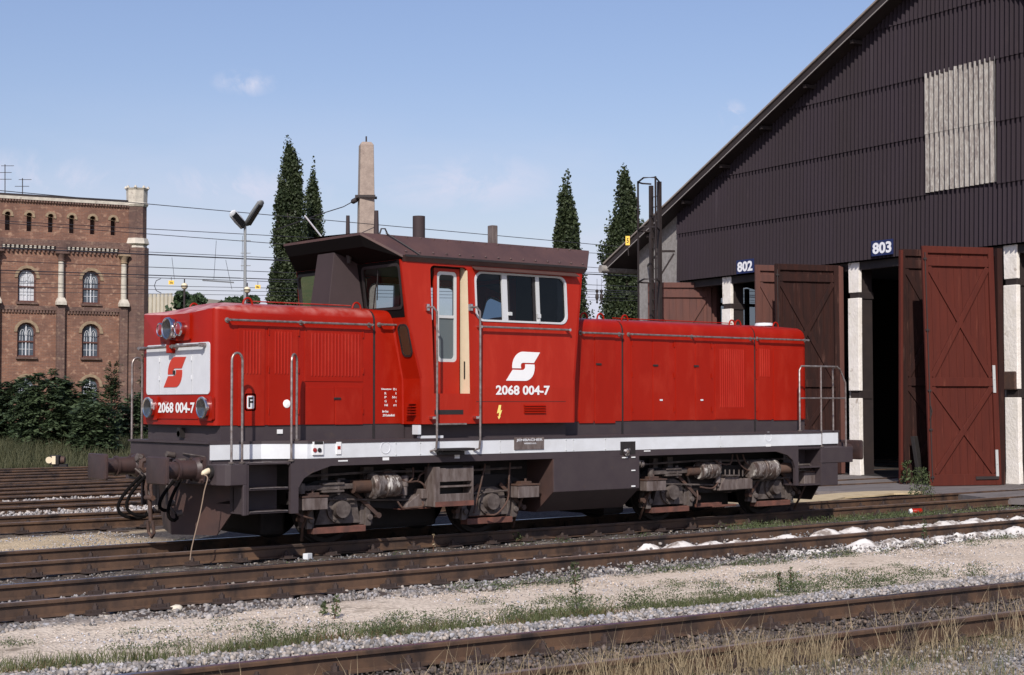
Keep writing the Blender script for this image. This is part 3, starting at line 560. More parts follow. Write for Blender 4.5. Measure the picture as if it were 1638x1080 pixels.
mb = MB(); mb.bar(sw(1.4, 0.56, ztop(1.4) - 0.275), sw(16.6, 0.56, ztop(16.6) - 0.275), 0.025, 0.025); mb.build('barge_trim', mat('pale_trim', (0.3, 0.27, 0.25), 0.7), shed)
for k in range(7):
    mb = MB(); a = 3.0 + k * 1.9; mb.bar(sw(a, 0.02, zwall(a) - 0.08), sw(a, 0.45, zwall(a) - 0.08), 0.10, 0.10); mb.build('purlin_end', FASC, shed)
mb = MB(); mb.cyl(sw(16.62, 0.75, ztop(16.62) - 0.25), sw(16.62, -30, ztop(16.62) - 0.25), 0.13, n=14); mb.build('gutter', PALE, shed, smooth=True)
# interior
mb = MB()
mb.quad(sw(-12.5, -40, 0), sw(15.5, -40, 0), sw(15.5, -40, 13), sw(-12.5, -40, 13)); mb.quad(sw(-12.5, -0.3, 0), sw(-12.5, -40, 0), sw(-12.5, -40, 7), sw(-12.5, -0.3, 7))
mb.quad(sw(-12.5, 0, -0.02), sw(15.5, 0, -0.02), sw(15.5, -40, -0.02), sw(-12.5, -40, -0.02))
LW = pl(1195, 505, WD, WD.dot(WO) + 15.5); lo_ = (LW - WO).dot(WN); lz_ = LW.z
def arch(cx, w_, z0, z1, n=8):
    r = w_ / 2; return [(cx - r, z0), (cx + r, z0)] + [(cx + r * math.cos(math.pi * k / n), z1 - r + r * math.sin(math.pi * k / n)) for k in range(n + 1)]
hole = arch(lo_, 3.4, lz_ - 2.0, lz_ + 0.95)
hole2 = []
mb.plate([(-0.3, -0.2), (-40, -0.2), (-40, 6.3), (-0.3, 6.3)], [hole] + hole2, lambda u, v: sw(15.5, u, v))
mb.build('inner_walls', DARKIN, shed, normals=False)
mb = MB()
for h_ in [hole] + hole2:
    cx = (h_[0][0] + h_[1][0]) / 2
    for k in range(-2, 3): mb.bar(sw(15.5, cx + k * 0.6, lz_ - 2), sw(15.5, cx + k * 0.6, lz_ + 0.9), 0.12, 0.12)
    for k in range(4): mb.bar(sw(15.5, cx - 1.7, lz_ - 1.9 + k * 0.75), sw(15.5, cx + 1.7, lz_ - 1.9 + k * 0.75), 0.1, 0.1)
mb.build('window_bars', FASC, shed)
mb = MB(); mb.plate(hole, [], lambda u, v: sw(15.48, u, v)); mb.build('dimmed_panes', GLSD, shed, normals=False)  # dark glass tint dims the daylight coming through this window
# pillars
for k, a in enumerate((10.95, 5.42, -0.03, -5.45, -10.9)):
    mb = MB().m(PLAS); n = 9
    zs = [-0.1, 0.28, 0.3, 1.05, 2.02, 2.02, 2.22, 2.22, 3.3, 4.1, 5.6]
    mb.prism([(a - 0.23, -0.1), (a + 0.22, -0.1), (a + 0.2, 0.3), (a + 0.2, 2.02), (a - 0.2, 2.02), (a - 0.2, 0.5), (a - 0.22, 0.2)], lambda u, v, t: sw(u, t, v), -0.13, 0.0)
    mb.prism([(a - 0.2, 2.22), (a + 0.2, 2.22), (a + 0.21, 3.4), (a + 0.2, 4.7), (a - 0.21, 4.7), (a - 0.2, 3.2)], lambda u, v, t: sw(u, t, v), -0.13, 0.0)
    mb.prism([(a - 0.2, 4.85), (a + 0.2, 4.85), (a + 0.21, 5.66), (a - 0.21, 5.66)], lambda u, v, t: sw(u, t, v), -0.13, -0.03)
    mb.m(FASC); mb.prism([(a - 0.17, 2.0), (a + 0.17, 2.0), (a + 0.17, 2.24), (a - 0.17, 2.24)], lambda u, v, t: sw(u, t, v), -0.5, -0.05); mb.prism([(a - 0.15, -0.05), (a + 0.15, -0.05), (a + 0.15, 5.6), (a - 0.15, 5.6)], lambda u, v, t: sw(u, t, v), -0.55, -0.131); mb.prism([(a - 0.18, 4.68), (a + 0.18, 4.68), (a + 0.18, 4.87), (a - 0.18, 4.87)], lambda u, v, t: sw(u, t, v), -0.58, -0.05)  # iron band; the dark core imitates the shaded pillar sides
    if a > -1: mb.m(CONC); mb.prism([(a + 0.24, -0.03), (a + 0.30, -0.03), (a + 0.30, 3.0), (a + 0.24, 3.0)], lambda u, v, t: sw(u, t, v), -0.2, -0.1)
    mb.build('pillar', None, shed, bevel=0.012)
    if k == 2:
        mb = MB(); mb.obox(sw(a + 0.02, 0.0, 2.42), WD * 0.19, WN * 0.05, (0, 0, 0.22)); mb.build('bare_brick_patch', RUST, shed, bevel=0.03)
mb = MB(); mb.prism([(-12.4, 5.45), (13.24, 5.45), (13.24, 5.66), (-12.4, 5.66)], lambda u, v, t: sw(u, t, v), -0.3, -0.06); mb.build('lintel_beam', FASC, shed)
# doors: each opening has two folded leaves standing out in front of its right hand pillar
def leaf(BL, u, v, wd, ht, material, label=None, rod=False, straps=False, light=False, thick=0.06):
    u, v = Vector(u).normalized(), Vector(v).normalized(); n = u.cross(v); n.normalize()
    if n.dot(CAM - BL) < 0: n = -n
    P = lambda a, b, o=0.0: BL + u * a + v * b + n * o
    mb = MB().m(material); nb = 9; sv = material
    for k in range(nb):
        a0 = 0.03 + (wd - 0.06) * k / nb; a1 = 0.03 + (wd - 0.06) * (k + 1) / nb - 0.006; dz = random.uniform(0, 0.008)
        mb.obox(P((a0 + a1) / 2, ht / 2, -thick / 2 + dz), u * (a1 - a0) / 2, v * (ht / 2 - 0.01), n * thick / 2)
    mb.build('planking', material, DOOR)
    mb = MB().m(material)
    def board(a0, b0, a1, b1, w_, o=0.028, t=0.028):
        d = (u * (a1 - a0) + v * (b1 - b0)); l = d.length; d.normalize(); e = n.cross(d); mb.obox(P((a0 + a1) / 2, (b0 + b1) / 2, o), d * l / 2, e * w_ / 2, n * t)
    board(0.07, 0, 0.07, ht, 0.14, 0.032, 0.032); board(wd - 0.07, 0, wd - 0.07, ht, 0.14, 0.032, 0.032)
    for z, w_ in ((ht - 0.08, 0.16), (ht - 0.36, 0.2), (2.42 / 5.6 * ht, 0.2), (0.13, 0.26)): board(0.14, z, wd - 0.14, z, w_, 0.029, 0.029)
    m2 = 2.42 / 5.6 * ht
    board(0.16, m2 + 0.12, wd - 0.16, ht - 0.48, 0.13, 0.026, 0.026); board(0.16, ht - 0.48, wd - 0.16, m2 + 0.12, 0.13, 0.022, 0.022)
    board(0.16, 0.28, wd - 0.16, m2 - 0.12, 0.13, 0.026, 0.026); board(0.16, m2 - 0.12, wd - 0.16, 0.28, 0.13, 0.022, 0.022)
    mb.build('door_frame', material, DOOR, bevel=0.006)
    if rod:
        mb = MB(); mb.tube([P(0.05, 0.1, 0.085), P(0.05, 2.0, 0.09), P(0.05, ht - 0.15, 0.085)], 0.012); 
        for q in (0.2, 1.3, 2.2, 3.6, ht - 0.3): mb.obox(P(0.05, q, 0.08), u * 0.04, v * 0.02, n * 0.02)
        mb.tube([P(0.03, 1.55, 0.1), P(0.07, 1.72, 0.13), P(0.04, 1.85, 0.12)], 0.014); mb.build('bolt_rod', FASC, DOOR, smooth=True)
    if straps:
        for z0 in (0.18, 2.15):
            mb = MB(); mb.obox(P(wd - 0.11, z0 + 0.32, 0.075), u * 0.034, v * 0.32, n * 0.01); mb.cyl(P(wd - 0.11, z0 + 0.32, 0.085), P(wd - 0.11, z0 + 0.32, 0.095), 0.02, n=8); mb.build('hinge_plate', FRM, DOOR)
        mb = MB(); mb.obox(P(wd - 0.38, 0.17, 0.075), u * 0.3, v * 0.035, n * 0.012); mb.build('hinge_strap', FASC, DOOR)

def under(px, py, D, z): p = ud(px, py, D); return Vector((p.x, p.y, z))
def make_door(BL, BR, ht, matA, matB, lean, BB, label, straps=False):
    global DOOR
    DOOR = bpy.data.objects.new('folding_door', None); C.objects.link(DOOR); DOOR.parent = shed; DOOR.location = Vector(BR) - shed.location; DOOR['label'] = label
    bpy.context.view_layer.update()
    u = (BR - BL); wd = u.length; u.normalize(); v = (Vector((0, 0, 1)) - u * math.tan(math.radians(lean))).normalized()
    leaf(BL, u, v, wd, ht, matA, rod=True, straps=straps)
    n = u.cross(Vector((0, 0, 1))); n = n if n.dot(CAM - BL) > 0 else -n
    if straps:      # second leaf's sunlit edge, imitated by an added board in the brighter red
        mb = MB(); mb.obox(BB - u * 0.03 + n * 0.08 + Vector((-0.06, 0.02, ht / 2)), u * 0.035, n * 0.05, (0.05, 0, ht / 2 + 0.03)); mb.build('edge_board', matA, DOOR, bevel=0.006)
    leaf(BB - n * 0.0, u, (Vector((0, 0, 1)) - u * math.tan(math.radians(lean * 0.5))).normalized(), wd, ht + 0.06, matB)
    # posts on which the leaves hang
    mb = MB(); mb.obox(BR + u * 0.1 - n * 0.1 + Vector((0, 0, ht / 2)), u * 0.07, n * 0.06, (0, 0, ht / 2)); mb.obox(BR + u * 0.26 - n * 0.35 + Vector((0, 0, ht / 2)), u * 0.06, n * 0.06, (0, 0, ht / 2 - 0.1)); mb.build('hanging_post', matB, DOOR)
R3 = uz(1600, 775.5, -0.02); L3 = uz(1486, 777.5, -0.02)
make_door(L3, R3, 5.55, DRED, DBRN, 1.4, under(1446, 776, 38.0, -0.02), 'bright red folding door with white hinge plates, nearest of the doors', straps=True)  # second leaf takes the darker door colour to imitate its shade
def under(px, py, D, z): p = ud(px, py, D); return Vector((p.x, p.y, z))
R1 = under(1341, 427.6, 42.9, 0.0); L1 = under(1240, 425, 42.3, 0.0)
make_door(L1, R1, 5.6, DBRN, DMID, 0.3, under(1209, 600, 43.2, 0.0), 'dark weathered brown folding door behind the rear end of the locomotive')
R0 = under(1138, 453, 49.0, 0.0); L0 = under(1037, 453.5, 48.8, 0.0)
make_door(L0, R0, 5.6, DMID, DMID, 0.2, under(1052, 600, 49.9, 0.0), 'reddish brown folding door seen above the rear hood of the locomotive')
# number signs
def numsign(a, z, s):
    t = thing('number_sign', tuple(sw(a, 0.16, z - 0.18)), 'blue enamel sign reading %s above the %s' % (s, {'802': 'dark opening left of the weathered brown door', '803': 'dark opening beside the bright red door'}[s]), 'number sign', 'blue track number signs on the shed')
    mb = MB(); mb.obox(sw(a, 0.17, z), WD * 0.40, WN * 0.012, (0, 0, 0.20)); mb.build('sign_plate', BLU, t, bevel=0.004)
    text('digits', s, sw(a + 0.35, 0.184, z - 0.15), -WD, (0, 0, 1), 0.30, 0.70, mat('sign_white', (0.8, 0.8, 0.82), 0.4) if 'sign_white' not in MT else MT['sign_white'], t, bold=0.035)
numsign(9.80, 5.88, '802'); numsign(4.10, 5.94, '803')
# ladder with safety cage at the shed corner
lt = thing('caged_ladder', tuple(under(1048, 288, 46, 0)), 'tall dark iron ladder with safety hoops at the left corner of the shed', 'ladder')
def vp(px, D, z): p = ud(px, 400, D); return Vector((p.x, p.y, z))
mb = MB()
mb.bar(vp(1042, 46.4, 0), vp(1042, 46.4, 8.25), 0.1, 0.1); mb.bar(vp(1055, 45.9, 0), vp(1055, 45.9, 8.3), 0.1, 0.1); mb.build('stringers', FASC, lt)
mb = MB()
for k in range(26): mb.tube([vp(1042, 46.4, 0.4 + k * 0.3), vp(1055, 45.9, 0.4 + k * 0.3)], 0.014, n=6)
mb.build('rungs', FASC, lt)
mb = MB(); A_, B_ = vp(1042, 46.4, 0), vp(1055, 45.9, 0); C1, C2, C3 = vp(1021, 46.0, 0), vp(1030, 45.3, 0), vp(1049, 45.0, 0)
for p in (C1, C3): mb.bar(p + V(0, 0, 2.6), p + V(0, 0, 8.33), 0.05, 0.03)
for z in (8.3, 6.9, 5.4, 4.2, 3.1):
    mb.tube([A_ + V(0, 0, z), (A_ + C1) / 2 + V(0, 0.1, z), C1 + V(0, 0, z), C2 + V(0, 0, z + 0.03), C3 + V(0, 0, z), B_ + V(0, 0, z)], 0.025, n=6)
mb.build('safety_cage', FASC, lt)
mb = MB(); mb.bar(ud(1057, 402, 45.9), ud(1079, 402, 46.1), 0.06, 0.06); mb.bar(ud(1078, 406, 46.1), ud(1057, 440, 45.9), 0.04, 0.04); mb.bar(vp(1055, 45.9, 6.3), sw(15.0, 0.0, 6.3), 0.04, 0.04); mb.build('wall_bracket', FASC, lt)
t = thing('small_marker_sign', tuple(ud(1004, 410, 45.2)), 'small yellow marker plate on a rod at the left end of the shed roof', 'marker sign')
mb = MB(); q = ud(1004, 385, 45.2); mb.obox(q, RV * 0.06, FV * 0.01, (0, 0, 0.13)); mb.build('plate', YEL, t); mb = MB(); mb.tube([q - V(0, 0, 0.13), ud(1005.5, 409, 45.2)], 0.014, n=6); mb.build('rod', FASC, t)
text('marker_digit', '5', q - RV * 0.03 - FV * 0.012 - V(0, 0, 0.07), RV, (0, 0, 1), 0.14, 0.06, FASC, t, thick=-0.004)
t = thing('leaning_beam', tuple(uz(1475, 774, 0)), 'dark square timber leaning upright between the folded red door leaves', 'timber')
mb = MB(); q = uz(1474, 774, -0.02); mb.bar(q, under(1462, 700, 37.8, 1.1) , 0.16, 0.1); mb.build('timber', DRK, t, bevel=0.01)

# ================================================================== BRICK BUILDING
def brick_mat(name, c1, c2, c3, dark):
    m = bpy.data.materials.new(name); m.use_nodes = True; nt = m.node_tree; b = nt.nodes['Principled BSDF']; b.inputs['Roughness'].default_value = 0.9
    N = nt.nodes.new; K = nt.links.new; tc = N('ShaderNodeTexCoord'); s = N('ShaderNodeSeparateXYZ'); K(tc.outputs['Object'], s.inputs[0])
    ad = N('ShaderNodeMath'); ad.operation = 'MULTIPLY_ADD'; ad.inputs[1].default_value = 0.6; K(s.outputs[1], ad.inputs[0]); K(s.outputs[0], ad.inputs[2])
    c = N('ShaderNodeCombineXYZ'); K(ad.outputs[0], c.inputs[0]); K(s.outputs[2], c.inputs[1])
    br = N('ShaderNodeTexBrick'); br.inputs['Scale'].default_value = 1; br.inputs['Brick Width'].default_value = 0.3; br.inputs['Row Height'].default_value = 0.1; br.inputs['Mortar Size'].default_value = 0.008
    br.inputs['Color1'].default_value = (*c1, 1); br.inputs['Color2'].default_value = (*c2, 1); br.inputs['Mortar'].default_value = (0.22, 0.16, 0.13, 1); K(c.outputs[0], br.inputs[0])
    n = N('ShaderNodeTexNoise'); n.inputs['Scale'].default_value = 0.7; n.inputs['Detail'].default_value = 8; n.inputs['Roughness'].default_value = 0.7; K(tc.outputs['Object'], n.inputs[0])
    r = N('ShaderNodeMapRange'); r.inputs[1].default_value = 0.42; r.inputs[2].default_value = 0.66; K(n.outputs[0], r.inputs[0])
    x = N('ShaderNodeMix'); x.data_type = 'RGBA'; x.inputs[7].default_value = (*dark, 1); K(r.outputs[0], x.inputs[0]); K(br.outputs[0], x.inputs[6])
    n2 = N('ShaderNodeTexNoise'); n2.inputs['Scale'].default_value = 3.2; n2.inputs['Detail'].default_value = 5; K(c.outputs[0], n2.inputs[0]); r2 = N('ShaderNodeMapRange'); r2.inputs[1].default_value = 0.56; r2.inputs[2].default_value = 0.72; K(n2.outputs[0], r2.inputs[0])
    y = N('ShaderNodeMix'); y.data_type = 'RGBA'; y.inputs[7].default_value = (*c3, 1); K(r2.outputs[0], y.inputs[0]); K(x.outputs[2], y.inputs[6]); K(y.outputs[2], b.inputs['Base Color']); return m
BRK = brick_mat('red_brick', (0.25, 0.115, 0.070), (0.17, 0.080, 0.052), (0.36, 0.22, 0.15), (0.13, 0.066, 0.048))
BRKD = brick_mat('sooty_brick', (0.17, 0.09, 0.065), (0.11, 0.06, 0.05), (0.24, 0.16, 0.115), (0.085, 0.05, 0.042))
STN = mat('pale_stone', (0.55, 0.50, 0.42), 0.85, col2=(0.42, 0.38, 0.32), scale=3, third=(0.25, 0.21, 0.18), tscale=4, tcon=(0.6, 0.75))
STNY = mat('yellow_arch_brick', (0.32, 0.24, 0.15), 0.9, col2=(0.22, 0.15, 0.10), scale=6)
WFR = mat('brown_window_frame', (0.10, 0.04, 0.03), 0.6)
PAN = mat('old_window_pane', (0.05, 0.06, 0.075), 0.15, col2=(0.12, 0.14, 0.17), scale=1.5)
CUR = mat('curtain_white', (0.55, 0.55, 0.56), 0.7, col2=(0.42, 0.43, 0.46), scale=4)
BD = Vector((math.sin(math.radians(100.8)), math.cos(math.radians(100.8)), 0)); BN = Vector((-0.18738, -0.98229, 0)); BO = Vector((38.9, 79.843, 0))
def bf(a, o, z): return BO + BD * a + BN * o + V(0, 0, z)
bb = thing('brick_building', tuple(bf(-6, 0, 0)), 'old red brick building with arched windows and pale stone columns at far left', 'building')
wins = []
for k in range(-2, 2):
    cx = -3.70 - (1 - k) * 4.19
    for zb, zt in ((8.57, 10.76), (4.98, 7.2), (1.4, 3.65)): wins.append((cx, zb, zt))
slits = [(-2.27 - 1.38 * k, 13.28, 14.4) for k in range(14)]
mb = MB(); mb.plate([(-21.5, -1), (-1.1, -1), (-1.1, 15.35), (-21.5, 15.35)], [arch(cx, 1.17, a, b) for cx, a, b in wins] + [arch(cx, 0.34, a - 0.05, b + 0.05, 5) for cx, a, b in slits], lambda u, v: bf(u, 0, v))
mb.build('brick_wall', BRK, bb, solid=0.3, normals=False, off=-1.0, face=BN)
mb = MB(); mb.prism([(-21.5, -1), (0, -1), (0, 15.2), (-21.5, 15.2)], lambda u, v, t: bf(u, t, v), -14, -0.65); mb.build('rear_walls', BRKD, bb)
mb = MB()      # octagonal corner tower
def octa(cx, co_, r, z): return [bf(cx + r * math.cos(math.radians(22.5 + 45 * k)), co_ + r * math.sin(math.radians(22.5 + 45 * k)), z) for k in range(8)]
mb.m(BRKD); mb.loft([octa(-0.55, -0.2, 0.75, -1), octa(-0.55, -0.2, 0.75, 12.45)]); mb.loft([octa(-0.62, -0.2, 0.66, 13.1), octa(-0.62, -0.2, 0.66, 15.3)])
mb.m(STN); mb.loft([octa(-0.58, -0.2, 0.72, 12.35), octa(-0.6, -0.2, 0.66, 12.6), octa(-0.6, -0.2, 0.84, 12.72), octa(-0.6, -0.2, 0.72, 13.1)])
mb.loft([octa(-0.62, -0.2, 0.70, 15.25), octa(-0.62, -0.2, 0.78, 15.4), octa(-0.62, -0.2, 0.70, 15.55), octa(-0.62, -0.2, 0.72, 16.35), octa(-0.62, -0.2, 0.8, 16.5)])
for k in range(8):
    p = octa(-0.62, -0.2, 0.74, 16.5)[k]; mb.loft([[p + V(0.14 * math.cos(t), 0.14 * math.sin(t), 0) for t in (0, 1.57, 3.14, 4.71)], [p + V(0.05 * math.cos(t), 0.05 * math.sin(t), 0.16) for t in (0, 1.57, 3.14, 4.71)]])
mb.build('corner_turret', None, bb)
mb = MB().m(STN); mb.prism([(-21.5, 15.3), (-1.2, 15.3), (-1.2, 15.5), (-21.5, 15.5)], lambda u, v, t: bf(u, t, v), -0.4, 0.14)
mb.m(FASC); mb.prism([(-21.5, 15.5), (-1.2, 15.5), (-1.2, 15.66), (-21.5, 15.66)], lambda u, v, t: bf(u, t, v), -1.4, 0.05)
mb.m(BRKD)
for k in range(110): mb.obox(bf(-1.3 - k * 0.185, 0.08, 15.22), BD * 0.055, BN * 0.06, (0, 0, 0.07))
mb.build('parapet', None, bb)
mb = MB().m(BRKD); mb.prism([(-21.5, 12.3), (-1.0, 12.3), (-1.0, 12.72), (-21.5, 12.72)], lambda u, v, t: bf(u, t, v), 0.003, 0.22)
for k in range(5):
    a1 = -1.95 - k * 4.19; a0 = a1 - 3.45
    for j in range(12):
        a = a0 + 0.16 + j * 0.285; mb.m(STN).obox(bf(a, 0.14, 12.2), BD * 0.07, BN * 0.08, (0, 0, 0.09)); mb.m(BRKD).obox(bf(a, 0.09, 11.98), BD * 0.045, BN * 0.07, (0, 0, 0.13))
mb.build('corbelled_cornice', None, bb)
mb = MB().m(BRKD); mb.prism([(-21.5, 8.05), (-1.0, 8.05), (-1.0, 8.32), (-21.5, 8.32)], lambda u, v, t: bf(u, t, v), 0.003, 0.12)
for k in range(100): mb.obox(bf(-1.4 - k * 0.2, 0.05, 7.95), BD * 0.06, BN * 0.05, (0, 0, 0.09))
mb.build('string_course', None, bb)
for cx, a, b in slits[:9]: mb = MB(); ring(mb, arch(cx, 0.72, b - 0.25, b + 0.22, 6)[1:], arch(cx, 0.40, b - 0.25, b + 0.06, 6)[1:], lambda u, v, t: bf(u, t, v), 0.003, 0.05); mb.build('slit_hood', STNY, bb)
for k in range(5):
    a = -1.57 - k * 4.17
    mb = MB().m(BRKD); mb.prism([(a - 0.26, -1), (a + 0.26, -1), (a + 0.26, 8.35), (a - 0.26, 8.35)], lambda u, v, t: bf(u, t, v), 0.003, 0.3); mb.prism([(a - 0.34, 11.85), (a + 0.34, 11.85), (a + 0.34, 12.5), (a - 0.34, 12.5)], lambda u, v, t: bf(u, t, v), 0.003, 0.26); mb.build('pilaster', None, bb)
    c = bpy.data.objects.new('stone_column', None); C.objects.link(c); c.parent = bb; c.location = bf(a, 0.2, 8.4) - bb.location; bpy.context.view_layer.update()
    mb = MB(); mb.lathe(bf(a, 0.2, 8.85), (0, 0, 1), [(0, 0.2), (2.5, 0.18)], 12); mb.build('shaft', STN, c, smooth=True)
    mb = MB(); mb.loft([[bf(a + x * s_, 0.2 + y * s_, z) for x, y in ((-1, -1), (1, -1), (1, 1), (-1, 1))] for s_, z in ((0.32, 8.42), (0.32, 8.62), (0.2, 8.9))]); mb.build('base', STN, c)
    mb = MB(); mb.lathe(bf(a, 0.2, 11.3), (0, 0, 1), [(0, 0.2), (0.05, 0.24), (0.1, 0.2), (0.3, 0.22), (0.5, 0.33)], 12); mb.obox(bf(a, 0.2, 11.87), BD * 0.36, BN * 0.3, (0, 0, 0.06)); mb.build('capital', BRKD if k else STNY, c, smooth=True)
for i, (cx, a, b) in enumerate(wins):
    wr = bpy.data.objects.new('arched_window', None); C.objects.link(wr); wr.parent = bb; wr.location = bf(cx, -0.2, a) - bb.location; bpy.context.view_layer.update()
    o_, in_ = arch(cx, 1.17, a, b), arch(cx, 0.97, a + 0.1, b - 0.1)
    mb = MB(); ring(mb, o_, in_, lambda u, v, t: bf(u, t, v), -0.26, -0.16); mb.obox(bf(cx, -0.2, a + 1.0), BD * 0.5, BN * 0.05, (0, 0, 0.05)); mb.build('frame', WFR, wr)
    mb = MB(); mb.obox(bf(cx, -0.2, (a + b) / 2), BD * 0.035, BN * 0.035, (0, 0, (b - a) / 2 - 0.08))
    for s in (-1, 1):
        mb.obox(bf(cx + s * 0.22, -0.21, a + 0.52), BD * 0.016, BN * 0.02, (0, 0, 0.43)); mb.obox(bf(cx + s * 0.24, -0.21, a + 0.5), BD * 0.2, BN * 0.02, (0, 0, 0.014))
        mb.tube([bf(cx + s * 0.22 - 0.16 * math.cos(t), -0.21, a + 1.1 + 0.45 * math.sin(t) + 0.25 * (t > 0.01) * 1) for t in [math.pi * j / 6 for j in range(7)]], 0.018, n=5)
        mb.obox(bf(cx + s * 0.22, -0.21, a + 1.35), BD * 0.012, BN * 0.02, (0, 0, 0.3))
    mb.build('glazing_bars', LGR, wr)
    mb = MB(); mb.plate(in_, [], lambda u, v: bf(u, -0.235, v)); mb.build('pane', CUR if (i % 12) in (6,) else PAN, wr, normals=False)
    mb = MB(); ring(mb, arch(cx, 1.62, b - 0.62, b + 0.22)[1:], arch(cx, 1.24, b - 0.62, b + 0.03)[1:], lambda u, v, t: bf(u, t, v), 0.003, 0.06); mb.build('brick_arch', STNY, wr)
    mb = MB(); mb.obox(bf(cx, 0.08, a - 0.08), BD * 0.68, BN * 0.09, (0, 0, 0.07)); mb.build('sill', BRKD, wr)
for px, y0, y1, lb, arms in ((8, 263, 307, 'taller roof aerial with wide cross arms at the far left edge of the brick building', 3), (36, 285, 312, 'shorter roof aerial to the right of the taller one on the brick building', 2)):
    t = thing('roof_aerial', tuple(ud(px, y1, 106)), lb, 'aerial'); mb = MB(); b_, t_ = ud(px, y1 + 4, 106), ud(px, y0, 106); mb.tube([b_, t_], 0.03, n=6); mb.build('mast', FASC, t)
    mb = MB()
    for k in range(arms): z = t_.z - 0.1 - 0.45 * k; mb.tube([V(t_.x, t_.y, z) - RV * (0.25 if k == 0 else 0.5), V(t_.x, t_.y, z) + RV * (0.6 if k == 0 else 0.45)], 0.02, n=5)
    mb.build('arms', FASC, t)
# pale building further off
pb = thing('pale_building', tuple(ud(256, 520, 150)), 'cream building with tall narrow bays, seen between the brick turret and the red hood', 'building')
q0, q1 = ud(225, 472, 152), ud(284, 474, 150); dd = (q1 - q0); dd.z = 0; L_ = dd.length; dd.normalize(); nn = Vector((dd.y, -dd.x, 0)); zt = q0.z
def pf(a, o, z): return Vector((q0.x, q0.y, 0)) + dd * a + nn * o + V(0, 0, z)
PLB = mat('cream_wall', (0.50, 0.45, 0.36), 0.9, col2=(0.42, 0.38, 0.30), scale=1)
mb = MB(); mb.prism([(-3, 0), (L_, 0), (L_, zt - 0.25), (-3, zt - 0.25)], lambda u, v, t: pf(u, t, v), -8, 0); mb.build('wall', PLB, pb)
mb = MB()
for k in range(9): mb.obox(pf(-0.1 + k * 0.47, 0.06, zt - 0.9), dd * 0.15, nn * 0.08, (0, 0, 0.95))
mb.build('bays', PLB, pb)
mb = MB(); mb.obox(pf(1.5, 0.1, zt - 1.9), dd * 2.2, nn * 0.15, (0, 0, 0.09)); mb.obox(pf(1.5, 0.1, zt - 2.9), dd * 2.2, nn * 0.15, (0, 0, 0.12)); mb.build('cornice', mat('terracotta', (0.33, 0.13, 0.08), 0.9), pb)

# ================================================================== MASTS, LAMPS, OVERHEAD WIRES
CNC = mat('mast_concrete', (0.36, 0.285, 0.235), 0.95, col2=(0.27, 0.21, 0.175), scale=4, third=(0.16, 0.12, 0.10), tscale=7, tcon=(0.68, 0.78), bump=0.01, bscale=12)
GALV = mat('galvanised_pole', (0.30, 0.31, 0.31), 0.5, 0.4)
D = 60.0; base = ud(585.5, 372, D); bx, by = base.x, base.y; z1 = ud(585, 232, D).z; zr = ud(585, 372, D).z
ms = thing('concrete_mast', (bx, by, GZ), 'tapering square concrete mast with an iron clamp rising behind the cab', 'mast')
def sq(h, z): a = math.radians(20); return [V(bx + h * 1.25 * math.cos(a + k * math.pi / 2), by + h * 1.25 * math.sin(a + k * math.pi / 2), z) for k in range(4)]
mb = MB(); mb.loft([sq(0.50, GZ), sq(0.34, zr), sq(0.285, z1), sq(0.20, z1 + 0.12)]); mb.build('shaft', CNC, ms, bevel=0.03)
mb = MB(); mb.cyl((bx, by, z1), (bx, by, z1 + 0.35), 0.03); mb.build('lightning_rod', FASC, ms)
zc = ud(585, 315, D).z; mb = MB()
for s in (-1, 1): mb.obox(V(bx, by, zc) + FV * 0.36 * s, RV * 0.38, FV * 0.03, (0, 0, 0.05)); mb.obox(V(bx, by, zc) + RV * 0.30 * s, RV * 0.03, FV * 0.36, (0, 0, 0.045))
mb.build('clamp', FASC, ms)
mb = MB(); a, b = ud(571, 319, D), ud(551, 330, D - 1); d_ = (b - a)
mb.tube([V(bx, by, zc), a, ud(549, 331, D - 1), ud(517, 341, D - 3), ud(440, 368, D - 7)], 0.018, n=6); mb.build('stay_wire', FASC, ms)
mb = MB(); mb.lathe(a, d_, [(0, 0.02), (0.04, 0.09), (0.1, 0.05), (0.14, 0.1), (0.2, 0.06), (0.24, 0.1), (0.3, 0.06), (0.34, 0.1), (0.42, 0.05), (0.5, 0.03)], 10); mb.build('insulator', FASC, ms, smooth=True)
D = 55.0; q = ud(393, 500, D); lp = thing('yard_lamp', (q.x, q.y, GZ), 'thin pole with two tilted floodlight heads in a V shape, left of the poplars', 'lamp post')
top = ud(392, 362, D); mb = MB(); mb.tube([(q.x, q.y, GZ), (top.x, top.y, top.z)], 0.075, n=8, r1=0.05); mb.build('pole', GALV, lp, smooth=True)
mb = MB()
for k, y in enumerate((385, 405, 425, 445, 465)): c0 = ud(393, y, D); mb.tube([c0 - RV * 0.17, c0 + RV * 0.17], 0.014, n=5)
mb.build('climbing_pegs', GALV, lp)
def floodlight(p, qd, wd, nrm, m2, nm='lamp_head'):
    d = (qd - p); l = d.length; d.normalize(); n = Vector(nrm).normalized(); e = d.cross(n).normalized(); n = e.cross(d)
    h = MB(); secs = []
    for t, w_, h_ in ((0, 0.4, 0.3), (0.08, 0.9, 0.9), (0.5, 1, 1), (0.92, 0.9, 0.9), (1, 0.4, 0.3)):
        secs.append([p + d * l * t + e * wd * w_ * math.cos(x) + n * 0.09 * h_ * math.sin(x) for x in [k * math.pi / 5 for k in range(10)]])
    h.loft(secs); o = h.build(nm, m2, lp, smooth=True)
    g = MB(); g.obox(p + d * l * 0.5 - n * 0.075, d * l * 0.4, e * wd * 0.6, n * 0.03); g.build('lamp_cover', LENS, o)
floodlight(ud(391, 363, D), ud(370, 339, D - 0.7), 0.17, -FV + V(0, 0, 0.9) - RV * 0.8, LGR)
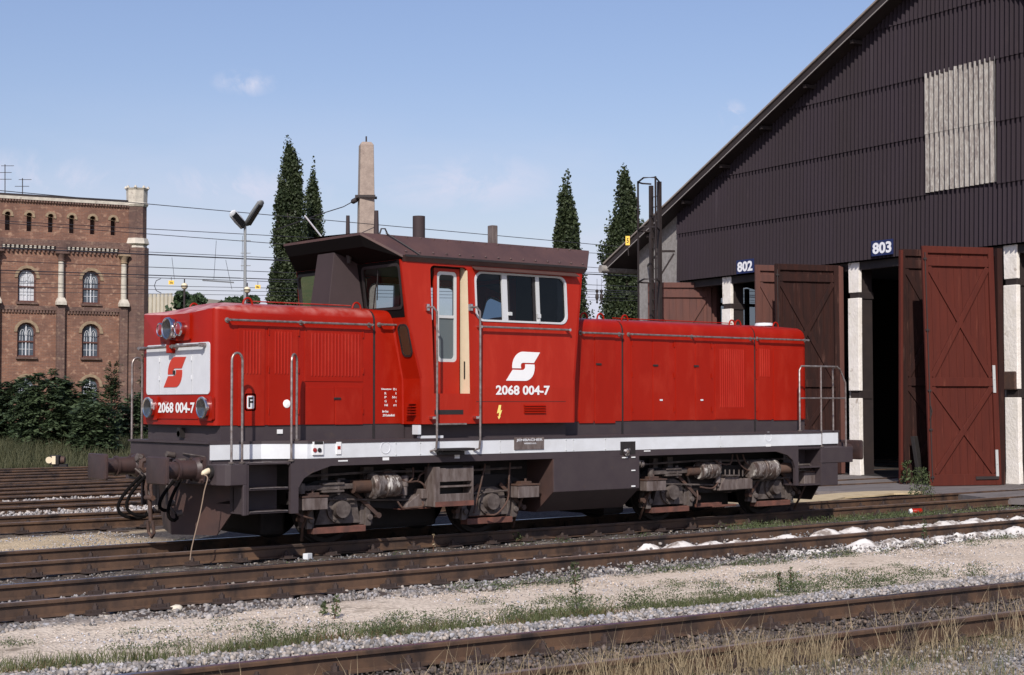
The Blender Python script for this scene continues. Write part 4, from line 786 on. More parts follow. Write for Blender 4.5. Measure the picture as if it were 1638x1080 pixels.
floodlight(ud(394, 361, D), ud(419, 321, D - 0.7), 0.15, V(0, 0, 1) * 0.8 + FV - RV * 0.7, GALV)
for px, py, lb in ((295, 458, 'cream ball lamp on a thin post left of the lamp pole'), (395.5, 464, 'cream ball lamp standing right in front of the lamp pole')):
    q = ud(px, py, 52); t = thing('ball_lamp', tuple(q), lb, 'ball lamp', 'cream ball lamps over the tracks')
    mb = MB(); mb.lathe(q - V(0, 0, 0.11), (0, 0, 1), [(0.11 - 0.11 * math.cos(k * math.pi / 10), 0.11 * math.sin(k * math.pi / 10)) for k in range(11)], 16); mb.build('globe', CRM, t, smooth=True)
    mb = MB(); mb.cyl(q + V(0, 0, 0.09), q + V(0, 0, 0.24), 0.02, n=8); mb.cyl((q.x, q.y, GZ), (q.x, q.y, q.z - 0.1), 0.035, n=8); mb.lathe(q - V(0, 0, 0.02), (0, 0, 1), [(0, 0.112), (0.03, 0.115), (0.04, 0.112)], 16); mb.build('fitting', FASC, t)
for px, py, s, lb in ((274, 452, '20a', 'small yellow hanging track plate reading 20a, left of the lamp pole'), (412.5, 459, '8a', 'small yellow hanging track plate reading 8a, right of the lamp pole')):
    q = uy(px, py, 32.95); t = thing('track_plate', tuple(q), lb, 'sign', 'yellow track plates on the wires')
    mb = MB(); mb.obox(q, RV * 0.098, FV * 0.008, (0, 0, 0.072)); mb.build('plate', YEL, t); mb = MB(); mb.tube([q + V(0, 0, 0.07), q + V(0, 0, 0.2)], 0.01, n=5); mb.build('hook', FASC, t)
    text('letters', s, q - RV * 0.06 - FV * 0.014 - V(0, 0, 0.04), RV, (0, 0, 1), 0.08, 0.12, FASC, t, thick=-0.003)
WIRE = mat('wire_dark', (0.03, 0.028, 0.035), 0.6)
def wire(x0, y0, x1, y1, Y, r, label, sag=0.0, ext=(0.45, 0.6)):
    a, b = uy(x0, y0, Y), uy(x1, y1, Y); d = b - a; a2, b2 = a - d * ext[0], b + d * ext[1]
    mb = MB(); n = 8; mb.tube([a2 + (b2 - a2) * k / n - V(0, 0, sag * 4 * (k / n) * (1 - k / n)) for k in range(n + 1)], r * 0.8, n=5)
    tag(mb.build('overhead_wire', WIRE, normals=False), label, 'wire', 'overhead wires behind the locomotive')
ws = [(326, 391, 30, .017, 'topmost overhead wire, passing just under the top of the lamp pole'), (366, 405, 34, .016, 'second overhead wire from the top'), (374, 428, 34, .016, 'third overhead wire from the top'),
      (403, 436, 31, .013, 'thin fourth overhead wire from the top'), (407, 439, 31, .028, 'thick cable at the middle of the overhead wires'), (427, 456, 38, .017, 'overhead wire just below the thick cable'),
      (440, 464, 33, .022, 'heavier wire that carries the yellow track plates'), (444, 467, 36, .016, 'wire just below the one carrying the yellow track plates'), (457, 471, 40, .014, 'thin wire below the yellow track plates'),
      (463, 476, 45, .014, 'second lowest overhead wire'), (470, 480, 48, .014, 'lowest overhead wire, close above the red hood')]
for y0, y1, Y, r, lb in ws: wire(232, y0, 950, y1, Y, r, lb)
mb = MB()
for (xa, ya, xb, yb, Y) in ((275, 412, 279, 447, 33), (346, 385, 342, 448, 34), (361, 416, 371, 463, 33), (388, 377, 387, 434, 36), (955, 446, 955, 470, 33), (962, 446, 962, 470, 33)): mb.tube([uy(xa, ya, Y), uy(xb, yb, Y)], 0.008, n=5)
mb.tube([uy(257, 446, 33), uy(250, 449, 33), uy(247, 457, 33), uy(250, 465, 33), uy(258, 469, 33)], 0.014, n=5)
tag(mb.build('dropper_wires', WIRE), 'thin vertical droppers between the overhead wires', 'droppers', kind='stuff')
t = thing('insulator_bar', tuple(uy(350, 449, 33)), 'pale section insulator bar set in the overhead wires left of the poplars', 'insulator'); mb = MB(); mb.bar(uy(324, 448.5, 32.9), uy(374, 452, 32.9), 0.035, 0.05); mb.build('bar', GALV, t)
for k, px in enumerate((955, 962)):
    q = uy(px, 470, 33); t = thing('hanging_insulator', tuple(q), ('left' if k == 0 else 'right') + ' hanging insulator string of the pair between the cab and the tall poplar', 'insulator', 'hanging insulators right of the cab')
    mb = MB(); mb.lathe(q + V(0, 0, 0.2), (0, 0, -1), [(0, 0.02), (0.05, 0.07), (0.12, 0.07), (0.18, 0.03), (0.25, 0.08), (0.4, 0.08), (0.5, 0.03), (0.6, 0.05), (0.65, 0.0)], 10); mb.build('insulator_body', FASC, t, smooth=True)
# point indicator lantern in the grass
q = uz(88, 752, -0.1); t = thing('point_lantern', tuple(q), 'small switch lantern with white faces standing in front of the bushes', 'switch lantern')
def near(px, py): return ud(px, py, (q - CAM).dot(FV))
mb = MB(); c0 = near(88, 736); mb.obox(c0, RV * 0.15, FV * 0.13, (0, 0, 0.14)); mb.build('housing', DRK, t, bevel=0.02)
mb = MB(); mb.obox(near(88, 735.5) - FV * 0.14, RV * 0.055, FV * 0.01, (0, 0, 0.12)); mb.cyl(near(80.5, 735.5) - FV * 0.11, near(80.5, 735.5) - FV * 0.15, 0.1, n=16); mb.build('white_face', CRM, t)
mb = MB(); mb.cyl(near(98, 736), near(104, 736), 0.12, 0.1, n=12); mb.build('side_lens', RUST, t, smooth=True)
mb = MB(); mb.cyl((c0.x, c0.y, GZ), (c0.x, c0.y, c0.z - 0.1), 0.05, n=8); mb.obox(near(93, 752), RV * 0.3, FV * 0.2, (0, 0, 0.06)); mb.obox(near(97, 749), RV * 0.2, FV * 0.1, (0, 0, 0.12)); mb.build('stand', DRK, t)
# ================================================================== LOCOMOTIVE
loco = thing('diesel_locomotive', (6.2, 0, 0), 'red centre cab diesel locomotive 2068 004-7 with a white stripe along its dark frame', 'locomotive')
HW = 1.042; HX = 0.10; DZ = 1.41
XZ = lambda Y: (lambda u, v, t=0.0: V(u, Y + t, v))
def hoodsec(x, grow=0.0, zt=3.27, inset=0.0, r=0.17):
    hw = HW - inset; zs = zt - 0.06 - r; P = [(-hw, 1.41), (-hw, zs)]
    P += [(-hw + r - r * math.cos(t), zs + r * math.sin(t)) for t in [math.pi / 2 * k / 6 for k in range(1, 7)]]
    P += [(-0.4, zt - 0.01), (0, zt), (0.4, zt - 0.01)]
    P += [(hw - r + r * math.sin(t), zs + r * math.cos(t)) for t in [math.pi / 2 * k / 6 for k in range(0, 6)]] + [(hw, zs), (hw, 1.41)]
    return P
def hood(name, x0, x1, front=0, rear=0, m=RED, parent=loco):
    e = bpy.data.objects.new(name, None); C.objects.link(e); e.parent = loco; e.location = Vector(((x0 + x1) / 2 - 6.2, 0, 1.41)); bpy.context.view_layer.update()
    mb = MB().m(m); xs = [(x0, 0)]; secs = []
    def sec(x, inset, zt): return [V(x, y, max(z, 1.62)) for y, z in hoodsec(x, inset=inset, zt=zt)]
    if front:
        def fsec(x, inset, zc, r, zs):      # the top edge of the face dips towards the middle
            q = hoodsec(x, inset=inset, zt=zs, r=r); hw = HW - inset
            return [V(x, y, max(zz - (zs - zc) * (1 - (abs(y) / hw) ** 1.5 if zz > 2.9 else 0), 1.62)) for y, zz in q]
        secs = [fsec(x0, 0.07, 3.09, 0.02, 3.20), fsec(x0 + 0.018, 0.03, 3.10, 0.03, 3.215), fsec(x0 + 0.07, 0.0, 3.13, 0.06, 3.23), fsec(x0 + 0.25, 0.0, 3.19, 0.11, 3.25), sec(x0 + 0.5, 0.0, 3.27)]
    else: secs = [sec(x0, 0, 3.27)]
    if rear: secs += [sec(x1 - 0.12, 0, 3.27), sec(x1 - 0.06, 0.01, 3.255), sec(x1 - 0.02, 0.04, 3.235), sec(x1, 0.10, 3.20)]
    else: secs += [sec(x1, 0, 3.27)]
    mb.loft(secs); mb.build('body_shell', None, e, smooth=True, normals=True)
    mb = MB(); xa = x0 + (0.10 if front else 0); xb = x1 - (0.08 if rear else 0); mb.box(xa, xb, -HW + 0.012, HW - 0.012, 1.40, 1.621); mb.build('base_skirt', GRY, e)
    return e
H1 = hood('front_hood', HX, 2.565, front=1, m=REDW); H1b = hood('hood_joint_section', 2.605, 3.1)
H2 = hood('rear_hood_joint_section', 5.85, 7.285); H3 = hood('rear_hood', 7.325, 10.362); H4 = hood('rear_hood_end', 10.40, 11.74, rear=1)
for x in (2.585, 7.305, 10.381):
    mb = MB(); mb.loft([[V(q, y * 0.992, z * 0.997) for y, z in hoodsec(q)] for q in (x - 0.022, x + 0.022)]); mb.build('rubber_joint', BLK, loco, smooth=True)
hp = lambda px, py: uy(px, py, -HW)
def hoodbox(mb, x0, x1, z0, z1, o=0.012): mb.box(x0, x1, -HW - o, -HW + 0.01, z0, z1)
def louvres(px0, px1, py0, py1, n, par, recess=True):
    a, b = hp(px0, py0), hp(px1, py1); mb = MB()
    for k in range(n):
        x = a.x + (b.x - a.x) * (k + 0.5) / n; w_ = (b.x - a.x) / n * 0.30
        mb.add([(x - w_, -HW + 0.002, b.z), (x + w_ * 0.5, -HW - 0.020, b.z + 0.03), (x + w_ * 0.5, -HW - 0.020, a.z - 0.03), (x - w_, -HW + 0.002, a.z), (x + w_ * 0.6, -HW + 0.002, b.z), (x + w_ * 0.6, -HW + 0.002, a.z)],
               [(0, 1, 2, 3), (1, 4, 5, 2), (0, 4, 1), (3, 2, 5)])
    o = mb.build('louvre_bank', RED, par, normals=True); return o
louvres(387, 417, 526, 601, 6, H1); louvres(437, 467, 528, 601, 6, H1); louvres(495, 575, 530, 605, 15, H1)
louvres(1149, 1190, 556, 654, 12, H3); louvres(1213, 1231, 556, 605, 5, H4)
def panel(px0, py0, px1, py1, par, name='access_door', o=0.008, mtl=RED, fr=0.012):
    a, b = hp(px0, py0), hp(px1, py1); mb = MB(); hoodbox(mb, a.x, b.x, b.z, a.z, o); return mb.build(name, mtl, par, bevel=0.004)
for (x0, y0, x1, y1) in ((381, 520, 423, 681), (429, 522, 476, 680)): panel(x0, y0, x1, y1, H1)
panel(487, 524, 580, 611, H1); panel(487, 619, 534, 679, H1); panel(536, 619, 580, 679, H1)
panel(926, 532, 949, 677, H2); panel(951, 532, 984, 677, H2)
for x0, x1 in ((1009, 1042), (1044, 1070), (1080, 1110), (1112, 1136)): panel(x0, 545, x1, 672, H3)
panel(1143, 550, 1194, 670, H3); panel(1237, 557, 1285, 672, H4); panel(1211, 552, 1234, 672, H4)
mb = MB()      # door handles and hinges
for px, py, par in ((539, 638, H1), (957, 583, H2), (1048, 585, H3), (1113, 586, H3)):
    a = hp(px, py); m_ = MB(); m_.box(a.x - 0.055, a.x + 0.055, -HW - 0.02, -HW, a.z - 0.012, a.z + 0.018); m_.build('door_handle', BLK, par, bevel=0.004)
for px, par in ((1011, H3), (1078, H3), (1138, H3), (429, H1), (477, H1), (580, H1), (1209, H4)):
    for z in (1.8, 2.35, 2.85): m_ = MB(); x = hp(px, 600).x; m_.cyl((x, -HW - 0.014, z - 0.04), (x, -HW - 0.014, z + 0.04), 0.009, n=8); m_.build('hinge', RED, par)
for px, py in ((1057, 640), (1122, 640)):
    a = hp(px, py); m_ = MB(); m_.box(a.x - 0.03, a.x + 0.03, -HW - 0.015, -HW, a.z - 0.013, a.z + 0.013); m_.build('small_label', LGR, H3)
# long side handrails
def siderail(px0, px1, py0, par, Y=-HW, mids=(), x2y=None):
    a = uy(px0, py0, Y); b = uy(px1, x2y or py0, Y); z = a.z; mb = MB(); xs = [a.x, b.x] + [uy(q, py0, Y).x for q in mids]
    yo = Y - 0.075; mb.tube([(a.x - 0.03, yo, z), (b.x + 0.03, yo, z)], 0.016, n=8); o = mb.build('handrail', STL, par, smooth=True); mb = MB()
    for x in xs: mb.cyl((x, Y, z), (x, yo - 0.016, z), 0.018, n=10); mb.cyl((x, Y + 0.0, z), (x, Y - 0.010, z), 0.034, n=12)
    mb.build('rail_bracket', STL, o, smooth=True)
    for s_ in (1,):
        pass
siderail(363, 590, 512, H1, mids=(481,)); siderail(606, 632, 519.5, H1b); siderail(928, 990, 532.5, H2); siderail(1005, 1200, 535, H3, mids=(1106,)); siderail(1211, 1287, 542, H4)
# lifting eyes and filler caps on the hoods
def eye(x, y, z, par):
    mb = MB(); mb.tube([(x + 0.07 * math.cos(t), y, z + 0.02 + 0.09 * math.sin(t)) for t in [math.pi * k / 8 for k in range(9)]], 0.014, n=6); mb.build('lifting_eye', RED, par, smooth=True)
for x, y in ((0.75, -0.75), (2.45, -0.8), (0.75, 0.75), (2.0, 0.8)): eye(x, y, 3.20, H1)
for x in (6.75, 7.1): eye(x, -0.75, 3.21, H2)
for x in (7.6, 10.1, 10.25): eye(x, -0.78, 3.2, H3)
eye(11.3, -0.7, 3.2, H4)
mb = MB(); mb.tube([(0.75, -0.72, 3.268), (2.4, -0.72, 3.268)], 0.009, n=6); mb.build('roof_rib', REDW, H1)
mb = MB(); mb.tube([(7.5, -0.6, 3.268), (10.3, -0.6, 3.268)], 0.009, n=6); mb.build('roof_rib', RED, H3)
mb = MB(); q = uy(1222, 524, -0.4); mb.lathe((q.x, -0.4, 3.26), (0, 0, 1), [(0, 0.0), (0.0, 0.17), (0.05, 0.15), (0.055, 0)], 16); mb.build('filler_cap', WHT, H4, smooth=True)
# ---------------------------------------------------------------- front end of the hood
FX = HX - 0.004
YZ = lambda X: (lambda u, v, t=0.0: V(X + t, -u, v))      # u = to the right in the picture (towards -Y)
def fyz(px, py, X=FX): p = ux(px, py, X); return -p.y, p.z
u0, za = fyz(235.7, 560); u1, _z = fyz(337.3, 549); _u, zb = fyz(338, 630.4); za = 2.655 + 0.03; u0 = -0.87; u1 = 0.93 if u1 > 0.93 else u1
mb = MB(); mb.prism(rrect(u0, u1, zb, za + 0.02, 0.05), YZ(FX - 0.001), -0.006, 0.02); pan = mb.build('white_front_panel', LGR, H1)
mb = MB()
for q in (-0.46, 0.0, 0.46): mb.box(FX - 0.011, FX, -q - 0.004, -q + 0.004, zb + 0.01, za)
mb.build('panel_seam', MT['window_frame_grey'], pan)
for q in (-0.46, 0.46):
    for z in (2.25, 2.5): mb = MB(); mb.cyl((FX - 0.018, -q, z - 0.03), (FX - 0.018, -q, z + 0.03), 0.009, n=8); mb.build('hinge', LGR, pan)
# emblem polygons traced in a unit square (x right, y up)
EM1 = [(.19, .425), (.19, .50), (.205, .62), (.24, .74), (.30, .86), (.37, .94), (.45, .99), (.50, 1.0), (1.0, .985), (.81, .615), (.50, .62), (.455, .60), (.435, .55), (.432, .49), (.44, .425)]
EM2 = [(.825, .565), (.56, .57), (.56, .48), (.545, .42), (.515, .385), (.48, .37), (.20, .375), (0, 0), (.57, 0), (.62, .02), (.69, .07), (.75, .15), (.79, .24), (.815, .34), (.828, .45)]
def emblem(fn, x0, x1, z0, z1, mtl, par, d=-0.004):
    mb = MB()
    for e in (EM1, EM2): mb.prism([(x0 + a * (x1 - x0), z0 + b * (z1 - z0)) for a, b in e], fn, d, 0.004)
    return mb.build('railway_emblem', mtl, par)
c0, zt_ = fyz(281, 571); c1, _ = fyz(298.8, 571); c2, zb_ = fyz(263, 619.8)
emblem(YZ(FX - 0.009), c2, c1, zb_, zt_, mat('emblem_red', (0.50, 0.035, 0.014), 0.5), pan)
mb = MB(); q = fyz(280.5, 595); mb.box(FX - 0.03, FX, -q[0] - 0.02, -q[0] + 0.02, q[1] - 0.035, q[1] + 0.02); mb.build('latch', BLK, pan)
NW = mat('lettering_white', (0.75, 0.75, 0.74), 0.5)
ua, z0 = fyz(252.8, 660.5); ub, z1_ = fyz(311.5, 660.5); _, z1_ = fyz(280, 643.5)
text('front_number', '2068 004-7', V(FX - 0.002, -ua, z0), (0, -1, 0), (0, 0, 1), z1_ - z0, ub - ua, NW, H1, bold=0.028)
# front handrail above the panel
mb = MB()
for (a, b) in ((-0.98, -0.13), (-0.02, 0.86)): mb.tube([(FX - 0.08, -a, 2.665), (FX - 0.08, -b, 2.665)], 0.02, n=10)
mb.build('front_handrail', STL, H1, smooth=True)
for q in (-0.93, 0.05, 0.82): mb = MB(); mb.cyl((FX, -q, 2.665), (FX - 0.10, -q, 2.665), 0.028, n=10); mb.build('rail_bracket', STL, H1, smooth=True)
mb = MB(); mb.box(FX - 0.09, FX + 0.01, 0.02, 0.13, 2.58, 2.76); mb.build('center_bracket', RED, H1, bevel=0.01)
mb = MB(); mb.prism(rrect(-0.42, 0.42, 2.74, 3.10, 0.03), YZ(FX), -0.03, 0.02); lb = mb.build('lamp_board', RED, H1, bevel=0.005)
def lamp(u, z, r, par, red=False, d=0.12, X=FX - 0.03, nm='headlight'):
    e = bpy.data.objects.new(nm, None); C.objects.link(e); e.parent = H1; e.location = Vector((X - 6.2, -u, z)) - H1.location - Vector((0, 0, 0)); bpy.context.view_layer.update()
    mb = MB(); mb.lathe((X, -u, z), (-1, 0, 0), [(0, r * 1.02), (d * 0.6, r * 1.02), (d * 0.75, r * 1.14), (d, r * 1.12), (d * 1.05, r * 1.0), (d * 0.95, r * 0.9)], 28); mb.build('rim', CHR, e, smooth=True)
    mb = MB(); mb.lathe((X, -u, z), (-1, 0, 0), [(d * 0.95, r * 0.92), (d * (1.0 if red else 0.8), r * 0.6), (d * (1.08 if red else 0.55), r * 0.02)], 28); mb.build('lens', RLENS if red else LENS, e, smooth=True)
lamp(0.0, 2.905, 0.135, H1, d=0.12); lamp(-0.26, 2.9, 0.085, H1, red=True, d=0.09, nm='tail_lamp'); lamp(0.255, 2.895, 0.085, H1, red=True, d=0.09, nm='tail_lamp')
for u in (-0.68, 0.86):
    mb = MB(); mb.prism(rrect(u - 0.17, u + 0.17, 1.68, 2.0, 0.03), YZ(FX), -0.02, 0.02); mb.build('lamp_base', RED, H1, bevel=0.004)
    lamp(u, 1.85, 0.126, H1, d=0.075, X=FX - 0.015)
mb = MB(); mb.box(FX - 0.008, FX, -0.62, 0.62, 1.70, 1.715); mb.build('panel_lip', RED, H1)
mb = MB(); mb.cyl((HX + 0.1, -0.02, 1.50), (HX + 0.02, -0.02, 1.50), 0.04); mb.box(HX + 0.02, HX + 0.1, -0.06, 0.02, 1.45, 1.58); mb.build('socket', BLK, H1)
# ---------------------------------------------------------------- deck and main frame
OW = 1.45; NWD = 1.118
mb = MB().m(GRY)
deck = [(0, -NWD), (0, NWD), (0.75, NWD), (1.25, OW), (11.6, OW), (11.9, NWD), (12.47, NWD), (12.47, -NWD), (11.9, -NWD), (11.6, -OW), (1.25, -OW), (0.75, -NWD)]
mb.prism([(a - (0.02 if a == 0 else 0) + (0.02 if a > 12.4 else 0), b * 1.008) for a, b in deck], lambda u, v, t: V(u, v, t), 1.375, 1.412); mb.build('deck_plate', GRY, loco)
inn = [(x + (0.02 if x < 6 else -0.02), y * 0.985) for x, y in deck]
mb = MB(); mb.prism(inn, lambda u, v, t: V(u, v, t), 1.10, 1.374); mb.build('main_frame', GRY, loco)
mb = MB()      # white side stripe
for sgn in (-1, 1):
    path = [(0.0, NWD), (0.75, NWD), (1.25, OW), (11.6, OW), (11.9, NWD), (12.45, NWD)]
    for i in range(5):
        (xa, ya), (xb, yb) = path[i], path[i + 1]
        mb.add([V(xa, sgn * (ya + 0.004), 1.178), V(xb, sgn * (yb + 0.004), 1.178), V(xb, sgn * (yb + 0.004), 1.374), V(xa, sgn * (ya + 0.004), 1.374), V(xa, sgn * (ya - 0.03), 1.178), V(xb, sgn * (yb - 0.03), 1.178), V(xb, sgn * (yb - 0.03), 1.374), V(xa, sgn * (ya - 0.03), 1.374)],
               [(0, 1, 2, 3), (0, 4, 5, 1), (3, 2, 6, 7), (0, 3, 7, 4), (1, 5, 6, 2)])
stripe = mb.build('white_side_stripe', WHT, loco, normals=True)
# frame side sheet with the two bogie arches
fs = lambda px, py: (lambda p: (p.x, p.z))(uy(px, py, -OW))
for sgn in (-1, 1):
    mb = MB(); ol = [(1.12, 0.47), (1.12, 0.80), (1.20, 0.92), (1.33, 0.99), (1.62, 1.075), (10.45, 1.085), (10.72, 1.02), (10.86, 0.93), (10.92, 0.80), (10.92, 0.50), (11.0, 0.50), (11.0, 1.176), (1.0, 1.176), (1.0, 0.47)]
    mb.prism(ol, lambda u, v, t, sgn=sgn: V(u, sgn * t, v), OW - 0.05, OW); mb.build('side_sheet', GRY, loco)
# step wells at the corners
def stepwell(x0, x1, sgn, front):
    s = sgn; mb = MB().m(GRY)
    mb.box(x0 if front else x1 - 0.02, x0 + 0.02 if front else x1, min(s * 1.0, s * OW), max(s * 1.0, s * OW), 0.48, 1.13)      # outer end
    mb.box(x0, x1, min(s * 1.08, s * 1.10), max(s * 1.08, s * 1.10), 0.5, 1.1)
    for z in (0.49, 0.79): mb.box(x0 + 0.03, x1 - 0.03, min(s * 1.1, s * (OW - 0.01)), max(s * 1.1, s * (OW - 0.01)), z, z + 0.025)
    mb.box(x0 - 0.02, x1 + 0.02, min(s * 1.1, s * OW), max(s * 1.1, s * OW), 1.12, 1.14)
    mb.build('corner_steps', GRY, loco)
for s in (-1, 1):
    stepwell(0.36, 1.0, s, True); stepwell(11.02, 11.6, s, False)
    mb = MB()
    for z in (0.80, 0.50): mb.box(0.40, 0.96, min(s * (OW - 0.05), s * (OW + 0.005)), max(s * (OW - 0.05), s * (OW + 0.005)), z + 0.012, z + 0.02)
    mb.box(0.40, 0.72, min(s * (OW - 0.05), s * (OW + 0.005)), max(s * (OW - 0.05), s * (OW + 0.005)), 1.143, 1.15)
    mb.build('step_edge', STL, loco)
    # buffer beam box
    mb = MB(); pts = [(-0.02, s * 1.0), (0.0, s * 1.30), (0.06, s * (OW - 0.03)), (0.12, s * OW), (0.36, s * OW), (0.36, s * 1.0)]
    if s > 0: pts = pts[::-1]
    zb_in = 0.87
    mb.prism(pts, lambda u, v, t: V(u, v, t), 0.86, 1.13); mb.box(0.30, 0.36, min(s * 1.40, s * OW), max(s * 1.40, s * OW), 0.47, 0.87)
    mb.build('beam_corner_box', GRY, loco, bevel=0.012)
    mb = MB(); mb.box(11.6, 12.45, min(s * 1.0, s * OW), max(s * 1.0, s * OW), 0.86, 1.13); mb.box(11.6, 12.05, min(s * 1.12, s * (OW-0.01)), max(s * 1.12, s * (OW-0.01)), 0.47, 0.862); mb.build('rear_beam_box', GRY, loco, bevel=0.01)
for xq in (-0.02, 12.44): mb = MB(); mb.box(xq, xq + 0.05, -NWD, NWD, 0.86, 1.374); mb.build('buffer_beam', GRY, loco, bevel=0.006)
mb = MB(); mb.box(-0.05, -0.02, -NWD - 0.02, NWD + 0.02, 1.385, 1.41); mb.build('beam_top_lip', GRY, loco)
mb = MB(); mb.cyl((-0.0, -1.17, 1.03), (-0.045, -1.17, 1.03), 0.085, n=20); mb.build('cable_port', BLK, loco)
# buffers
def buffer(y, d):
    s = -1 if d < 0 else 1; x0 = -0.02 if d < 0 else 12.49
    e = bpy.data.objects.new('buffer', None); C.objects.link(e); e.parent = loco; e.location = (x0 - 6.2, y, 1.055); bpy.context.view_layer.update()
    mb = MB(); mb.prism(rrect(y - 0.19, y + 0.19, 0.88, 1.22, 0.04), lambda u, v, t: V(x0 + s * t, u, v), 0, 0.035)
    mb.lathe((x0, y, 1.055), (s, 0, 0), [(0.03, 0.165), (0.06, 0.15), (0.09, 0.125), (0.3, 0.122), (0.31, 0.14), (0.34, 0.14), (0.345, 0.115)], 22)
    for a, b in ((-.15, -.13), (.15, -.13), (-.15, .13), (.15, .13)): mb.cyl((x0 + s * 0.03, y + a, 1.05 + b), (x0 + s * 0.065, y + a, 1.05 + b), 0.022, n=6)
    mb.build('buffer_housing', BUFM, e, smooth=True)
    mb = MB(); mb.cyl((x0 + s * 0.3, y, 1.055), (x0 + s * 0.57, y, 1.055), 0.108, n=20); mb.build('buffer_plunger', BUFM, e, smooth=True)
    mb = MB(); secs = []
    for t, g in ((0.56, 0.88), (0.575, 1.0), (0.60, 1.0), (0.612, 0.93)): secs.append([V(x0 + s * t, y + a * g, 1.055 + b * g) for a, b in rrect(-0.29, 0.29, -0.175, 0.175, 0.035)])
    mb.loft(secs); mb.build('buffer_head', BUFM, e, smooth=True)
    if d < 0: mb = MB(); mb.box(x0 - 0.05, x0 - 0.0, y - 0.25, y + 0.03, 0.84, 0.90) if False else None
for y in (-0.877, 0.877): buffer(y, -1); buffer(y, 1)
mb = MB(); mb.prism(rrect(1.0, 1.18, 0.90, 1.08, 0.03), YZ(-0.05), -0.0, 0.03); mb.build('jumper_cover', GRY, loco)
# draw hook, screw coupling, hoses
cp = bpy.data.objects.new('coupling', None); C.objects.link(cp); cp.parent = loco; cp.location = (-6.25, 0, 1.0); bpy.context.view_layer.update()
mb = MB(); mb.prism(rrect(-0.13, 0.13, 0.93, 1.17, 0.02), YZ(-0.03), -0.02, 0.02); mb.bar((-0.03, 0, 1.05), (-0.28, 0, 1.05), 0.06, 0.09); mb.tube([(-0.26, 0, 1.05), (-0.36, 0, 1.02), (-0.41, 0, 1.07), (-0.40, 0, 1.14), (-0.34, 0, 1.16)], 0.035, n=8); mb.build('draw_hook', RUST, cp, smooth=True)
mb = MB()
for y in (-0.07, 0.07): mb.tube([(-0.25, y, 1.03), (-0.30, y, 0.80), (-0.28, y, 0.66)], 0.022, n=8)
mb.cyl((-0.28, -0.1, 0.66), (-0.28, 0.1, 0.66), 0.035, n=10); mb.cyl((-0.28, 0, 0.66), (-0.26, 0, 0.36), 0.028, n=10); mb.tube([(-0.27, -0.07, 0.36), (-0.25, -0.08, 0.2), (-0.24, 0, 0.14), (-0.25, 0.08, 0.2), (-0.27, 0.07, 0.36)], 0.022, n=8)
mb.build('screw_coupling', RUST, cp, smooth=True)
def hose(y0, y1, zlow, xo=-0.28):
    mb = MB(); n = 14; pts = []
    for k in range(n + 1):
        t = k / n; pts.append(V(-0.05 + xo * math.sin(math.pi * min(t * 1.15, 1)) * 1.0 - 0.05, y0 + (y1 - y0) * t ** 1.5, 0.92 - (0.92 - zlow) * math.sin(math.pi / 2 * min(1, t * 1.25)) + (0.08 * (t - 0.8) * 5 if t > 0.8 else 0)))
    mb.tube(pts, 0.023, n=9); mb.build('brake_hose', MBK, cp, smooth=True); mb = MB(); mb.cyl(pts[0], pts[0] + V(0.1, 0, 0.06), 0.04, n=10); mb.tube([pts[0] + V(0.02, 0, 0.02), pts[0] + V(-0.05, 0.08, 0.1)], 0.014, n=6); mb.build('hose_cock', DIRT, cp, smooth=True); mb = MB(); mb.cyl(pts[-1], pts[-1] + V(0.07, -0.03, 0.02), 0.042, n=10); mb.build('hose_coupling', DIRT, cp, smooth=True)
hose(0.62, 0.42, 0.36, -0.36); hose(0.50, 0.25, 0.40, -0.30); hose(-0.38, -0.2, 0.5, -0.2); hose(-0.52, -0.42, 0.38, -0.16)
mb = MB(); mb.tube([(-0.05, 0.3, 0.98), (-0.16, 0.3, 0.92), (-0.2, 0.28, 0.75), (-0.1, 0.2, 0.62)], 0.02, n=7); mb.build('air_pipe', DIRT, cp, smooth=True); mb = MB(); mb.tube([(-0.04, -0.25, 0.9), (-0.18, -0.3, 0.82), (-0.2, -0.34, 0.6), (-0.08, -0.36, 0.45)], 0.018, n=7); mb.build('air_pipe', DIRT, cp, smooth=True); mb = MB(); mb.tube([(-0.03, 0.72, 0.98), (-0.1, 0.72, 1.12), (-0.1, 0.64, 1.17)], 0.02, n=7); mb.build('air_pipe', DIRT, cp, smooth=True)
mb = MB(); mb.lathe((-0.05, 0.72, 1.16), (-1, 0, 0.2), [(0, 0.0), (0.0, 0.05), (0.07, 0.055), (0.08, 0.0)], 12); mb.build('jumper_socket', DIRT, cp, smooth=True); mb = MB(); mb.cyl((-0.04, 0.66, 0.99), (-0.1, 0.66, 0.99), 0.04, n=10); mb.build('air_cock', DIRT, cp, smooth=True)
mb = MB(); mb.cyl((-0.03, -0.2, 1.22), (-0.14, -0.2, 1.24), 0.04, n=10); mb.cyl((-0.03, -0.5, 1.14), (-0.12, -0.5, 1.14), 0.05, n=10); mb.tube([(-0.03, -0.45, 1.25), (-0.07, -0.8, 1.24), (-0.03, -1.05, 1.22)], 0.012, n=6); mb.build('beam_fittings', DIRT, cp, smooth=True)
